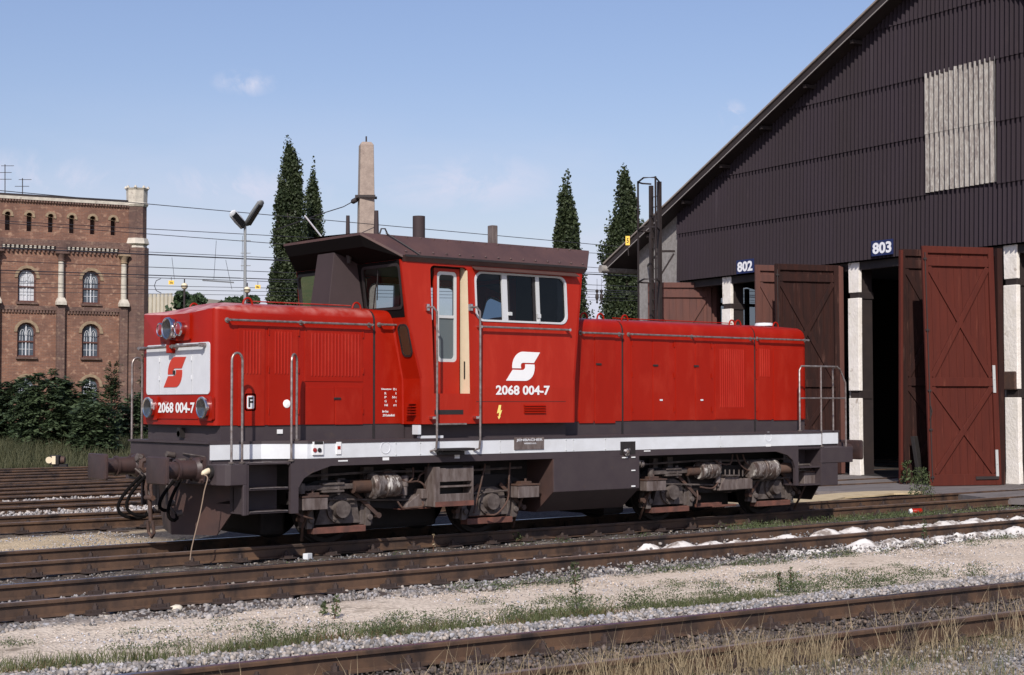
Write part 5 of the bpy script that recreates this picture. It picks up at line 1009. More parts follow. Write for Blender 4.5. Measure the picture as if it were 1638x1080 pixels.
# snow ploughs
for s, x0 in ((1, 0.0), (-1, 12.47)):
    mb = MB(); a = [(-1.18, .66), (-0.72, .16), (0.72, .16), (1.18, .66), (1.18, .86), (-1.18, .86)]
    def pf_(u, v, t, s=s, x0=x0): return V(x0 + s * (0.02 + 0.42 * (abs(u) / 1.18) + 0.06 * (0.86 - v)) + s * t, u, v)
    vs = []
    for u in (-1.18, -0.74, 0.0, 0.74, 1.18):
        k = 0; zb = 0.66 - 0.50 * min(1, (1.18 - abs(u)) / 0.46); vs.append([pf_(u, 0.88, 0), pf_(u, 0.6, 0), pf_(u, zb + (0.02 if zb > 0.3 else 0), 0)])
    mb.loft(vs, closed=False, caps=False); mb.build('snow_plough', mat('plough_brown', (0.075, 0.04, 0.033), 0.6, col2=(0.05, 0.03, 0.027), scale=3) if 'plough_brown' not in MT else MT['plough_brown'], loco, solid=0.02, smooth=False)
# cab bottom base under the doors
# ---------------------------------------------------------------- handrail stanchions
def loop(pts, r=0.0165, name='grab_rail', par=loco, m=STL):
    mb = MB(); mb.tube(pts, r, n=9); o = mb.build(name, m, par, smooth=True)
    return o
def hoop(p, q, ztop, z0p, z0q):
    pts = [V(p[0], p[1], z0p), V(p[0], p[1], ztop - 0.1)]; a, b = V(p[0], p[1], ztop - 0.1), V(q[0], q[1], ztop - 0.1)
    for k in range(1, 8):
        t = math.pi * k / 8; pts.append((a + b) / 2 + (a - b) / 2 * math.cos(t) + V(0, 0, 0.1 * math.sin(t)))
    return pts + [b, V(q[0], q[1], z0q)]
for s in (-1, 1):
    loop(hoop((0.144, s * 1.42), (0.297, s * 1.42), 2.55, 1.13, 1.13)); loop(hoop((1.02, s * 1.43), (1.16, s * 1.33), 2.55, 1.14, 1.41))
    rr = [V(11.15, s * 1.36, 1.41), V(11.15, s * 1.36, 2.46), V(11.20, s * 1.36, 2.53), V(11.62, s * 1.42, 2.53), V(12.06, s * 1.42, 2.53), V(12.15, s * 1.42, 2.49), V(12.30, s * 1.42, 2.25), V(12.30, s * 1.42, 1.13)]
    loop(rr); loop([V(11.64, s * 1.42, 1.13), V(11.64, s * 1.42, 2.53)]); loop([V(11.15, s * 1.36, 1.98), V(11.64, s * 1.42, 1.98), V(12.30, s * 1.42, 1.98)], r=0.013); loop([V(12.30, s * 1.14, 1.41), V(12.30, s * 1.14, 2.50), V(12.1, s * 1.40, 2.53)])
    for x, y, z in ((0.144, 1.42, 1.14), (0.297, 1.42, 1.14), (1.02, 1.43, 1.15), (1.16, 1.33, 1.415), (11.15, 1.36, 1.415), (11.64, 1.42, 1.14)): mb = MB(); mb.cyl((x, s * y, z), (x, s * y, z + 0.02), 0.04, n=10); mb.build('rail_foot', DIRT, loco)
# ---------------------------------------------------------------- CAB
cab = bpy.data.objects.new('cab', None); C.objects.link(cab); cab.parent = loco; cab.location = (4.5 - 6.2, 0, 1.6); bpy.context.view_layer.update()
def fX(z):
    P = [(1.6, 3.10), (2.25, 3.09), (2.95, 2.93), (3.4, 2.87), (3.92, 2.81)]
    for (a, b), (c, d) in zip(P, P[1:]):
        if z <= c: return b + (d - b) * (z - a) / (c - a)
    return P[-1][1]
def rX(z): return 5.90 if z < 2.12 else 5.90 + (z - 2.12) * 0.255 / 1.75
ZF = 2.13
def sY(z): return 1.46 if z <= ZF else 1.46 - (z - ZF) * 0.10 / 1.75
cn = Vector((0, -1.75, 0)).normalized()
def cs(px, py):        # pixel -> (x, z) on the cab side
    n = Vector((0, -1.75, -0.10)) if False else Vector((0, -1, 0.0)); Y = -1.45
    for _ in range(4): p = uy(px, py, Y); Y = -sY(p.z)
    return p.x, p.z
ZT = 3.90
xd0, zd1 = cs(688, 424); xd1, _ = cs(748, 434); _, zd0 = cs(700, 629.5)
print('door', xd0, xd1, zd0, zd1)
xw0, zw1 = cs(758, 427); xw1, zw0 = cs(908, 519.5); _, zw1b = cs(906, 447)
zw1 = (zw1 + 0.0); print('win', xw0, xw1, zw0, zw1)
win = rrect(xw0, xw1, zw0, 3.80, 0.13)
side = lambda s: (lambda u, v, t=0.0: V(u, s * (sY(v) - t), v))
for s in (-1, 1):
    f = side(s)
    mb = MB()
    lo = [(fX(1.6), 1.612), (rX(1.6), 1.612), (rX(ZF), ZF), (xd1, ZF), (xd1, zd0), (xd0, zd0), (xd0, ZF), (fX(ZF), ZF)]
    mb.plate(lo, [], f)
    up = [(xd1, ZF), (rX(ZF), ZF), (rX(ZT), ZT), (fX(ZT), ZT), (fX(3.4), 3.4), (fX(2.95), 2.95), (fX(2.25), 2.25), (fX(ZF), ZF), (xd0, ZF)] + [(xd0, zd1 - 0.06), (xd0 + 0.02, zd1 - 0.02), (xd0 + 0.06, zd1), (xd1 - 0.06, zd1), (xd1 - 0.02, zd1 - 0.02), (xd1, zd1 - 0.06)]
    mb.plate(up, [win], f)
    # make normals point outward and give thickness inward
    o = mb.build('side_wall', CRED, cab, weld=True, normals=False); bm = bmesh.new(); bm.from_mesh(o.data)
    for fc in bm.faces:
        if fc.normal.y * s < 0: fc.normal_flip()
    bm.to_mesh(o.data); bm.free(); md = o.modifiers.new('solid', 'SOLIDIFY'); md.thickness = 0.05; md.offset = -1
def endwall(X, name, sgn):
    mb = MB(); 
    for s in (-1, 1):
        f = lambda u, v, s=s: V(X(v), s * u, v)
        mb.plate([(HW - 0.03, 1.612), (sY(1.7), 1.612), (sY(2.25), 2.25), (HW - 0.03, 2.25)], [], f)
        hole = rrect(1.165, 1.385, 2.56, 2.99, 0.08) if sgn < 0 else []
        mb.plate([(HW - 0.03, 2.25), (sY(2.25), 2.25), (sY(3.12), 3.12), (HW - 0.03, 3.12)], [hole] if hole else [], f)
        mb.plate([(0.0, 3.12), (sY(3.12), 3.12), (sY(ZT), ZT), (0.0, ZT)], [rrect(0.42, 1.325, 3.23, 3.83, 0.07)], f)
    mb.plate([(-HW + 0.04, 2.0), (HW - 0.04, 2.0), (HW - 0.04, 3.12), (-HW + 0.04, 3.12)], [], lambda u, v: V(X(3.12) + 0.02 * -sgn, u, v))
    o = mb.build(name, RED, cab, normals=False, weld=True, solid=0.04, off=0)
    mb = MB()
    mb.plate([(-1.35, 3.10), (1.35, 3.10), (1.345, 3.895), (-1.345, 3.895)], [[(-u, v) for u, v in rrect(0.42, 1.325, 3.23, 3.83, 0.07)], rrect(0.42, 1.325, 3.23, 3.83, 0.07)], lambda u, v: V(X(v) + sgn * 0.024, u, v)); mb.build('black_surround', MBK, o, normals=False); return o
endwall(fX, 'front_wall', -1); endwall(rX, 'rear_wall', 1)
# concave fillets between the hood and the cab front
for s in (-1, 1):
    mb = MB(); secs = []
    for z in (1.612, 2.25, 2.6, 2.95, 3.08, 3.16):
        X = fX(z); r = 0.055; hwz = HW if z < 3.05 else HW - (z - 3.05) * 0.9; pts = []
        for k in range(7):
            t = math.pi / 2 * k / 6; pts.append(V(X - r + r * math.sin(t) - 0.004, s * (hwz + r - r * math.cos(t) - 0.004), z))
        secs.append(pts)
    mb.loft(secs, closed=False, caps=False); mb.build('hood_fillet', RED, cab, smooth=True)
    mb = MB(); z0, z1 = 2.56, 2.99; f = lambda u, v, t, s=s: V(fX(v) + t, s * u, v)
    ring(mb, rrect(1.15, 1.40, 2.545, 3.005, 0.09), rrect(1.170, 1.380, 2.57, 2.98, 0.07), f, -0.035, 0.0); mini = mb.build('mirror_window', BLK, cab, smooth=True)
    mb = MB(); mb.plate(rrect(1.17, 1.38, 2.565, 2.985, 0.06), [], lambda u, v, s=s: V(fX(v) - 0.027, s * u, v)); mb.build('pane', GLST, mini, normals=False)
    mb = MB(); mb.plate(rrect(1.17, 1.38, 2.565, 2.985, 0.06), [], lambda u, v, s=s: V(fX(v) - 0.023, s * u, v)); mb.build('blind', mat('beige_blind', (0.42, 0.29, 0.15), 0.8) if 'beige_blind' not in MT else MT['beige_blind'], mini, normals=False)
    # front and rear windscreens
    for X, sg in ((fX, -1), (rX, 1)):
        for _s in (1,):
            mb = MB(); f2 = lambda u, v, t, s=s, X=X: V(X(v) + t, s * u, v)
            ring(mb, rrect(0.40, 1.345, 3.21, 3.85, 0.08), rrect(0.435, 1.31, 3.25, 3.81, 0.06), f2, sg * 0.0, sg * 0.035); wf = mb.build('windscreen', BLK, cab, smooth=True)
            mb = MB(); mb.plate(rrect(0.42, 1.325, 3.23, 3.83, 0.06), [], lambda u, v, s=s, X=X: V(X(v) + sg * 0.012, s * u, v)); mb.build('pane', GLS, wf, normals=False)
            mb = MB(); mb.tube([V(X(3.2) + sg * 0.05, s * 0.62, 3.17), V(X(3.5) + sg * 0.06, s * 0.75, 3.5), V(X(3.6) + sg * 0.05, s * 0.8, 3.62)], 0.009, n=6); mb.tube([V(X(3.4) + sg * 0.045, s * 0.76, 3.36), V(X(3.7) + sg * 0.045, s * 0.82, 3.78)], 0.008, n=6); mb.build('wiper', BLK, wf)
# side windows
def side_window(s):
    f = side(s); g = lambda u, v, t: f(u, v, t)
    mb = MB(); ring(mb, win, shrink(win, 0.028), g, -0.012, 0.03); wf = mb.build('side_window', WFB, cab, smooth=True)
    x1, x2 = cs(803.5, 480)[0], cs(811.5, 480)[0]; x3, x4 = cs(857.5, 480)[0], cs(863, 480)[0]
    for (a, b, c_) in ((x1, x2, -0.008), (x3, x4, -0.004)):
        mb = MB(); mb.prism([(a, zw0 + 0.02), (b, zw0 + 0.02), (b, 3.78), (a, 3.78)], g, c_, 0.03); mb.build('window_bar', WFB if a < x2 else FRM, wf)
    mb = MB(); mb.prism([(x2, zw0 + 0.03), (x2 + 0.05, zw0 + 0.03), (x2 + 0.05, 3.77), (x2, 3.77)], g, 0.01, 0.04); mb.build('sliding_frame', BLK, wf); mb = MB(); mb.prism([(x3 - 0.05, zw0 + 0.03), (x3, zw0 + 0.03), (x3, 3.77), (x3 - 0.05, 3.77)], g, 0.01, 0.04); mb.build('sliding_frame', BLK, wf)
    mb = MB(); mb.prism([(x2, 3.18), (x2 + 0.06, 3.18), (x2 + 0.06, 3.23), (x2, 3.23)], g, -0.03, 0.0); mb.build('latch', FRM, wf); mb = MB(); mb.prism([(x3, 3.16), (x3 + 0.06, 3.16), (x3 + 0.06, 3.22), (x3, 3.22)], g, -0.03, 0.0); mb.prism([(x3 + 0.02, 3.08), (x3 + 0.05, 3.08), (x3 + 0.05, 3.16), (x3 + 0.02, 3.16)], g, -0.02, 0.0); mb.build('latch', FRM, wf)
    for k, (a, b) in enumerate(((xw0 + 0.03, x1), (x2, x3), (x4, xw1 - 0.03))):
        mb = MB(); mb.plate([(a, zw0 + 0.03), (b, zw0 + 0.03), (b, 3.775), (a, 3.775)], [], lambda u, v, k=k: f(u, v, 0.022)); mb.build('pane', GLS if k == 0 else GLS, wf, normals=False)
for s in (-1, 1): side_window(s)
# doorways
for s in (-1, 1):
    f = side(s); dr = bpy.data.objects.new('cab_door', None); C.objects.link(dr); dr.parent = cab; dr.location = (0, 0, 0.4); bpy.context.view_layer.update()
    Y = 1.22; g = lambda u, v, t: V(u, s * (Y - t), v)
    xl, xr = xd0 - 0.05, xd1 - 0.02
    # leaf window frame position from the photo (x 697-728, y 435-578)
    la = uy(697, 560, -Y); lb_ = uy(729, 445, -Y); lz0 = uy(705, 579, -Y).z; lz1 = uy(715, 435, -Y).z
    ow = rrect(la.x, lb_.x, lz0, lz1, 0.06); iw = shrink(ow, 0.045)
    mb = MB(); ll = uy(692, 600, -Y).x; lt = uy(712, 430, -Y).z; mb.plate([(ll, zd0 - 0.03), (lb_.x + 0.045, zd0 - 0.03), (lb_.x + 0.045, lt), (ll, lt)], [ow], lambda u, v: g(u, v, 0)); mb.build('leaf', CRED, dr, normals=False, solid=0.03)
    mb = MB(); ring(mb, ow, iw, g, -0.02, 0.02); zm = uy(715, 507, -Y).z; mb.prism([(la.x + 0.03, zm - 0.02), (lb_.x - 0.03, zm - 0.02), (lb_.x - 0.03, zm + 0.02), (la.x + 0.03, zm + 0.02)], g, -0.018, 0.018); dw = mb.build('door_window', FRM, dr, smooth=True)
    mb = MB(); mb.plate([(la.x + 0.03, zm), (lb_.x - 0.03, zm), (lb_.x - 0.03, lz1 - 0.03), (la.x + 0.03, lz1 - 0.03)], [], lambda u, v: g(u, v, 0.0)); mb.build('pane', GLST, dw, normals=False)
    mb = MB(); mb.plate([(la.x + 0.03, lz0 + 0.03), (lb_.x - 0.03, lz0 + 0.03), (lb_.x - 0.03, zm), (la.x + 0.03, zm)], [], lambda u, v: g(u, v, 0.0)); mb.build('lower_pane', mat('frosted_pane', (0.09, 0.11, 0.115), 0.35) if 'frosted_pane' not in MT else MT['frosted_pane'], dw, normals=False)
    mb = MB(); h0 = uy(706, 613, -Y); mb.box(h0.x - 0.07, h0.x + 0.07, min(s * Y, s * (Y + 0.012)), max(s * Y, s * (Y + 0.012)), h0.z - 0.06, h0.z + 0.06); mb.build('handle_pocket', BLK, dr)
    mb = MB(); mb.box(la.x - 0.01, la.x + 0.03, min(s * Y, s * (Y + 0.05)), max(s * Y, s * (Y + 0.05)), zm - 0.28, zm - 0.2); mb.build('door_lock', FRM, dr, bevel=0.004)
    mb = MB(); mb.add([V(xd1 - 0.006, s * 1.2, zd0), V(xd1 - 0.006, s * 1.42, zd0), V(xd1 - 0.006, s * 1.40, 2.9), V(xd1 - 0.006, s * 1.36, zd1), V(xd1 - 0.006, s * 1.2, zd1)], [(0, 1, 2, 3, 4)]); mb.build('cream_jamb', CRM, dr, normals=False, solid=0.006, off=0)
    mb = MB(); mb.box(xd1 - 0.02, xd1 - 0.006, min(s * 1.30, s * 1.32), max(s * 1.30, s * 1.32), 2.25, 2.5); mb.build('jamb_slot', BLK, dr)
    mb = MB(); mb.add([V(xd0 + 0.004, s * 1.2, zd0), V(xd0 + 0.004, s * 1.42, zd0), V(xd0 + 0.004, s * 1.36, zd1), V(xd0 + 0.004, s * 1.2, zd1)], [(0, 1, 2, 3)]); mb.build('left_jamb', BLK, dr, normals=False)
    mb = MB(); mb.box(xd0, xd1, min(s * 1.1, s * 1.44), max(s * 1.1, s * 1.44), zd0 - 0.04, zd0); mb.build('sill', CRED, dr)
    mb = MB(); mb.box(xd0, xd1, min(s * 1.1, s * 1.34), max(s * 1.1, s * 1.34), zd1, zd1 + 0.02); mb.build('head', BLK, dr)
    a, b = cs(695, 657), cs(741, 663); mb = MB(); mb.prism([(a[0], b[1]), (b[0], b[1]), (b[0], a[1] + 0.01), (a[0], a[1] + 0.01)], f, -0.003, 0.02); mb.build('step_slot', BLK, dr)
    a, b = cs(693, 676), cs(744, 676); mb = MB(); mb.box(a[0], b[0], min(s * 1.40, s * 1.50), max(s * 1.40, s * 1.50), 1.60, 1.622); mb.build('tread_plate', STL, dr)
    for px in (684, 753):
        a = cs(px, 492); pz = uy(px + 3, 722, -1.53).z
        loop([V(a[0] - 0.03, s * 1.42, a[1]), V(a[0] + 0.0, s * 1.53, a[1]), V(a[0] + 0.05, s * 1.545, a[1] - 0.06), V(a[0] + 0.06, s * 1.54, 2.9), V(a[0] + 0.05, s * 1.55, 1.4), V(a[0] + 0.05, s * 1.53, 1.26), V(a[0] + 0.0, s * 1.46, 1.235)], par=cab)
        mb = MB(); mb.box(a[0] - 0.04, a[0] + 0.01, min(s * 1.38, s * 1.44), max(s * 1.38, s * 1.44), a[1] - 0.05, a[1] + 0.05); mb.box(a[0] - 0.02, a[0] + 0.06, min(s * 1.45, s * 1.55), max(s * 1.45, s * 1.55), 1.68, 1.72); mb.build('rail_bracket', CHR, cab, bevel=0.006)
# cab base in the shade
mb = MB(); mb.box(3.12, 5.88, -1.30, 1.30, 1.412, 1.60); mb.build('cab_base', GRY, cab)
mb = MB(); mb.box(3.12, 3.5, -1.42, -1.32, 1.415, 1.45); q = cs(673, 690); mb.box(q[0] - 0.03, q[0] + 0.02, -1.44, -1.30, 1.47, 1.60); mb.build('base_fitting', LGR, cab)
# interior
mb = MB(); mb.box(3.15, 5.85, -1.38, 1.38, 1.95, 2.0); mb.build('cab_floor', INT, cab)
mb = MB(); mb.box(3.25, 3.65, -1.0, 1.0, 2.0, 3.02); mb.box(5.2, 5.75, -1.0, 1.0, 2.0, 3.0); mb.build('control_desk', INT, cab, bevel=0.03)
mb = MB(); mb.box(4.35, 4.8, 0.35, 0.85, 2.42, 2.5); mb.box(4.72, 4.82, 0.35, 0.85, 2.5, 3.2); mb.box(4.5, 4.62, 0.55, 0.65, 2.0, 2.42); mb.box(4.3, 4.75, -0.85, -0.4, 2.42, 2.5); mb.box(4.3, 4.38, -0.85, -0.4, 2.5, 3.05); mb.build('driver_seat', BLK, cab, bevel=0.03)
mb = MB(); mb.box(5.70, 5.82, -1.33, -0.35, 2.0, 3.86); mb.build('rear_pane_blocker', INT, cab); mb = MB(); mb.box(3.08, 3.2, 0.40, 1.30, 3.0, 3.86); mb.build('front_pane_blocker', BLK, cab)  # boxes added inside the cab to make the panes before them dark
# window visor, side rail, emblem, number, flash
mb = MB(); a = cs(757, 423); b = cs(915, 436); mb.add([V(a[0] - 0.03, -1.36, 3.87), V(b[0] + 0.06, -1.36, 3.87), V(b[0] + 0.06, -1.47, 3.815), V(a[0] - 0.03, -1.47, 3.815)], [(0, 1, 2, 3)]); mb.build('rain_visor', BRN, cab, normals=False, solid=0.012)
a = cs(764, 523); b = cs(906, 531)
mb = MB(); yo = sY(a[1]) + 0.075; mb.tube([(a[0] - 0.02, -yo, a[1]), (b[0] + 0.02, -yo, a[1])], 0.016, n=8); hr = mb.build('handrail', STL, cab, smooth=True); mb = MB()
for x in (a[0], b[0]): mb.cyl((x, -sY(a[1]), a[1]), (x, -yo - 0.018, a[1]), 0.022, n=10)
mb.build('rail_bracket', CHR, hr, smooth=True)
fs_ = side(-1)
a = cs(809.3, 609); b = cs(863.5, 563.3); emblem(lambda u, v, t: fs_(u, v, t), a[0], b[0], a[1], b[1] + 0.0, NW, cab, d=-0.005)
a = cs(793, 632); b = cs(879, 617); text('side_number', '2068 004-7', V(a[0], -1.463, cs(836, 632)[1]), (1, 0, 0), (0, 0, 1), cs(836, 616.5)[1] - cs(836, 632)[1], b[0] - a[0], NW, cab, bold=0.03)
a = cs(795, 671); b = cs(803, 648); w_, h_ = b[0] - a[0], b[1] - a[1]
FL = [(.15, 0), (.30, .06), (.42, .02), (.35, .18), (.62, .5), (1.0, .62), (.62, .66), (.78, 1.0), (.38, 1.0), (.0, .40), (.42, .44), (.22, .14)]
FL = [(.35, 0), (.72, .22), (.56, .20), (1.0, .66), (.66, .58), (.80, 1.0), (.38, 1.0), (.0, .42), (.40, .48), (.36, .20), (.10, .22)]
mb = MB(); mb.prism([(a[0] + u * w_, a[1] + v * h_) for u, v in FL], fs_, -0.004, 0.004); mb.build('lightning_flash', mat('flash_yellow', (0.85, 0.72, 0.2), 0.5), cab)
mb = MB(); p0, p1 = cs(838, 645), cs(872, 660)
for k in range(4): z = p0[1] - 0.02 - k * (p0[1] - p1[1]) / 4; mb.add([V(p0[0], -1.462, z), V(p1[0], -1.462, z), V(p1[0], -1.485, z - 0.02), V(p0[0], -1.485, z - 0.02), V(p1[0], -1.462, z - 0.026), V(p0[0], -1.462, z - 0.026)], [(0, 1, 2, 3), (3, 2, 4, 5)])
mb.build('vent_louvre', RED, cab)
mb = MB(); p0, p1 = cs(762, 643), cs(905, 645); mb.prism([(p0[0], p0[1]), (p1[0], p0[1]), (p1[0], p0[1] + 0.008), (p0[0], p0[1] + 0.008)], fs_, -0.0015, 0.01); mb.build('panel_line', BLK, cab)
# small louvre + inscription on the hood next to the cab
mb = MB(); p0, p1 = hp(622, 646), hp(643, 665)
mb = MB()
a0 = hp(646, 645); b0 = hp(664, 667)
for k in range(5): z = a0.z - k * (a0.z - b0.z) / 5; mb.box(3.1 - 0.10, 3.1 - 0.003, -1.36, -1.2, z - 0.012, z)
mb.build('vent_louvre', RED, H1b)
def small(s_, px0, px1, py0, py1, par=H1b):
    a, b = hp(px0, py1), hp(px1, py0); text('inscription', s_, V(a.x, -HW - 0.002, a.z), (1, 0, 0), (0, 0, 1), b.z - a.z, b.x - a.x, NW, par, bold=0.02)
small('Dienstgew', 610, 626, 621, 624.5); small('73 t', 628.5, 634, 621, 624.5)
for s_, r_, y in (('R', 't', 627.5), ('P', '54 t', 633.7), ('G', 't', 640), ('Hd', 'x t', 646.3)):
    small(s_, 615, 618 + (2 if len(s_) > 1 else 0), y, y + 3.6); small(r_, 634 - 1.7 * len(r_), 634, y, y + 3.6)
small('Bw Graz', 611.5, 621, 656.3, 660); small('Zf Knittelfeld', 612, 631, 662.5, 666.3)
# F badge
def badge(px0, px1, py0, py1, par):
    a, b = hp(px0, py1), hp(px1, py0); e = bpy.data.objects.new('letter_badge', None); C.objects.link(e); e.parent = par; e.location = (0, -HW, 0.3); bpy.context.view_layer.update(); f = XZ(-HW)
    mb = MB(); mb.prism(rrect(a.x, b.x, a.z, b.z, 0.03), f, -0.008, 0); mb.build('white_border', NW, e)
    mb = MB(); mb.prism(rrect(a.x + 0.018, b.x - 0.018, a.z + 0.018, b.z - 0.018, 0.025), f, -0.011, -0.004); mb.build('red_border', RED, e)
    mb = MB(); mb.prism(rrect(a.x + 0.03, b.x - 0.03, a.z + 0.03, b.z - 0.03, 0.02), f, -0.014, -0.004); mb.build('white_field', NW, e)
    text('badge_letter', 'F', V(a.x + 0.05, -HW - 0.014, a.z + 0.05), (1, 0, 0), (0, 0, 1), (b.z - a.z) - 0.10, (b.x - a.x) - 0.095, BLK, e, bold=0.03)
badge(391, 409, 629.5, 657.5, H1)
q = hp(458, 646); mb = MB(); mb.lathe((q.x, -HW - 0.008, q.z), (0, -1, 0), [(0, 0.055), (0.006, 0.055), (0.010, 0.045), (0.012, 0)], 24); mb.build('painted_glint', mat('glint_white', (0.95, 0.95, 0.93), 0.3), H1, smooth=True)  # white disc imitates a sun glint on the hood side
# ---------------------------------------------------------------- ROOF
def roof():
    E, Fz = 3.955, 4.27; ew, cw = 1.42, 1.02; xf, xe, rf, re_ = 2.36, 2.80, 6.62, 6.22
    T = [V(xf, -cw, Fz), V(rf, -cw, Fz), V(rf, cw, Fz), V(xf, cw, Fz)]; Bm = [V(xe, -ew, E), V(re_, -ew, E), V(re_, ew, E), V(xe, ew, E)]
    mid = V(xf, 0, Fz + 0.03), V(rf, 0, Fz + 0.03)
    mb = MB().m(BRN); vs = T + Bm + [mid[0], mid[1]]
    mb.add(vs, [(0, 1, 9, 8), (8, 9, 2, 3), (0, 4, 5, 1), (2, 6, 7, 3)])
    # fascia
    L_ = [V(xe + 0.02, -sY(3.9) - 0.012, 3.875), V(re_ - 0.02, -sY(3.9) - 0.012, 3.875), V(re_ - 0.02, sY(3.9) + 0.012, 3.875), V(xe + 0.02, sY(3.9) + 0.012, 3.875)]
    mb.add([Bm[0], Bm[1], Bm[2], Bm[3]] + L_, [(0, 4, 5, 1), (2, 6, 7, 3)])
    # undersides of the two visors, coloured black to deepen their shade
    zi = 3.90; a, b = V(fX(3.9), -1.36, zi), V(fX(3.9), 1.36, zi); c, d = V(rX(3.9), -1.36, zi), V(rX(3.9), 1.36, zi); dn = V(0, 0, -0.035)
    mb.m(MBK)
    for (t0, t1, w0, w1, e0, e1, sx_) in ((T[0], T[3], a, b, Bm[0], Bm[3], 1), (T[1], T[2], c, d, Bm[1], Bm[2], -1)):
        i0, i1 = t0 + V(sx_ * 0.07, 0.02, -0.19), t1 + V(sx_ * 0.07, -0.02, -0.19); mb.add([t0 + dn, t1 + dn, i1, i0, w0, w1, e0 + dn, e1 + dn], [(0, 1, 2, 3), (3, 2, 5, 4), (0, 3, 6), (3, 4, 6), (1, 7, 2), (2, 7, 5)])
    mb.m(BRN)
    for p, q in ((T[0], T[3]), (T[0], Bm[0]), (T[3], Bm[3]), (T[1], T[2]), (T[1], Bm[1]), (T[2], Bm[2])): mb.add([p, q, q + dn, p + dn], [(0, 1, 2, 3)])
    mb.add([a, b, d, c], [(0, 1, 2, 3)])
    return mb.build('cab_roof', None, cab)
RF = roof()
mb = MB(); mb.box(2.84, 6.18, -1.43, -1.42, 3.935, 3.965); mb.build('drip_rail', BLK, RF)
mb = MB()
for k in range(15):
    for (y, z) in ((-1.05, 4.255), (-1.36, 4.02)): x = 2.9 + k * 0.235; mb.lathe((x, y, z), (0, -0.5, 0.8), [(0, 0.02), (0.008, 0.014), (0.01, 0)], 6)
mb.build('rivet_rows', BRN, RF)['kind'] = 'stuff'
def roofpt(px, py, Y): p = uy(px, py, Y); return p
def stack(px, pyt, pyb, r, Y, name, m=SHR, r1=None, n=20, hollow=True):
    b = uy(px, pyb, Y); t = uy(px, pyt, Y); r = r * b.length * 0 + r; zt = t.z
    mb = MB(); prof = [(0, r), (zt - 4.2, r1 or r)] + ([(zt - 4.2, (r1 or r) * 0.85), (zt - 4.35, (r1 or r) * 0.85)] if hollow else [(zt - 4.2, 0)])
    mb.lathe((t.x, Y, 4.2), (0, 0, 1), prof, n); return mb.build(name, m, RF, smooth=True)
stack(556.5, 345, 372, 0.034, 0.3, 'horn', r1=0.027); stack(602, 337, 372, 0.043, -0.3, 'horn', r1=0.03)
stack(670, 346, 374, 0.092, -0.3, 'exhaust_stack')
mb = MB(); q = uy(788, 380, -0.2); zt = uy(788, 361, -0.2).z; mb.box(q.x - 0.055, q.x + 0.055, -0.26, -0.14, 4.36, zt); mb.box(q.x - 0.12, q.x + 0.1, -0.3, -0.1, 4.27, 4.36); mb.build('roof_vent', GRIM, RF, bevel=0.01)
mb = MB(); a = uy(519, 371.5, 0.2); b = uy(487.5, 345, 0.2); mb.tube([(a.x, .2, 4.27), b], 0.012, n=7); mb.build('whip_aerial', LGR, RF, smooth=True)
mb = MB(); a = uy(610, 371, -1.0); mb.tube([(a.x - 0.03, -1.0, 4.27), (a.x, -1.0, 4.35), (a.x + 0.05, -1.02, 4.35), (a.x + 0.08, -1.04, 4.27)], 0.012, n=6); mb.tube([(a.x + 0.05, -1.04, 4.29), (a.x + 0.2, -1.22, 4.14), (a.x + 0.36, -1.43, 3.97)], 0.01, n=6); mb.build('roof_cable', BLK, RF, smooth=True)
# shrouds in front of and behind the cab
for sg, X, xo in ((-1, fX, 2.33), (1, rX, 6.42)):
    mb = MB(); b0, b1 = xo, xo - sg * 0.12; xw = X(3.5) - sg * 0.02
    bot = [V(b0, -0.25, 3.2), V(b0, 0.25, 3.2), V(xw, 0.36, 3.2), V(xw, -0.36, 3.2)]; top_ = [V(b1, -0.22, 4.06), V(b1, 0.22, 4.06), V(X(4.0), 0.3, 3.93), V(X(4.0), -0.3, 3.93)]
    mb.loft([bot, top_]); mb.build('exhaust_shroud', SHR, cab, bevel=0.008)
mb = MB(); mb.cyl((2.62, -0.35, 4.02), (2.62, -0.35, 3.90), 0.05, 0.035); mb.build('visor_lamp', BLK, RF)
# ---------------------------------------------------------------- plates and details on the stripe
a = uy(822, 700, -OW); b = uy(869, 719, -OW); x0, x1, z0, z1 = a.x, b.x, b.z + 0.005, a.z
pt_ = MB(); pt_.box(x0, x1, -OW - 0.02, -OW, z0, z1); mp_ = pt_.build('maker_plate', GRIM, loco, bevel=0.003)
text('plate_lettering', 'JENBACHER', V(x0 + 0.03, -OW - 0.0215, z1 - 0.065), (1, 0, 0), (0, 0, 1), 0.045, x1 - x0 - 0.06, LGR, mp_, bold=0.02); text('plate_lettering', 'WERKE A.G.', V(x0 + 0.17, -OW - 0.0215, z1 - 0.10), (1, 0, 0), (0, 0, 1), 0.022, 0.24, LGR, mp_)
def sbox(px0, px1, py0, py1, name, m, o=0.014, bev=0.003, par=loco, Y=-OW):
    a, b = uy(px0, py1, Y), uy(px1, py0, Y); mb = MB(); mb.box(a.x, b.x, Y - o, Y + 0.002, a.z, b.z); return mb.build(name, m, par, bevel=bev)
sk = sbox(499, 516, 706.5, 728, 'indicator_box', NW, 0.03); 
for px, m in ((503.5, RLENS), (511, BLK)):
    q = uy(px, 720, -OW - 0.03); mb = MB(); mb.lathe((q.x, -OW - 0.03, q.z), (0, -1, 0), [(0, 0.03), (0.012, 0.028), (0.014, 0)], 14); mb.build('indicator_lens', m, sk, smooth=True)
sbox(501, 515, 706.5, 711, 'indicator_lid', BLK, 0.034); w1 = sbox(537, 545, 707, 727, 'switch_box', NW, 0.02); sbox(538.5, 543.5, 713.5, 719, 'switch_mark', RED, 0.024)
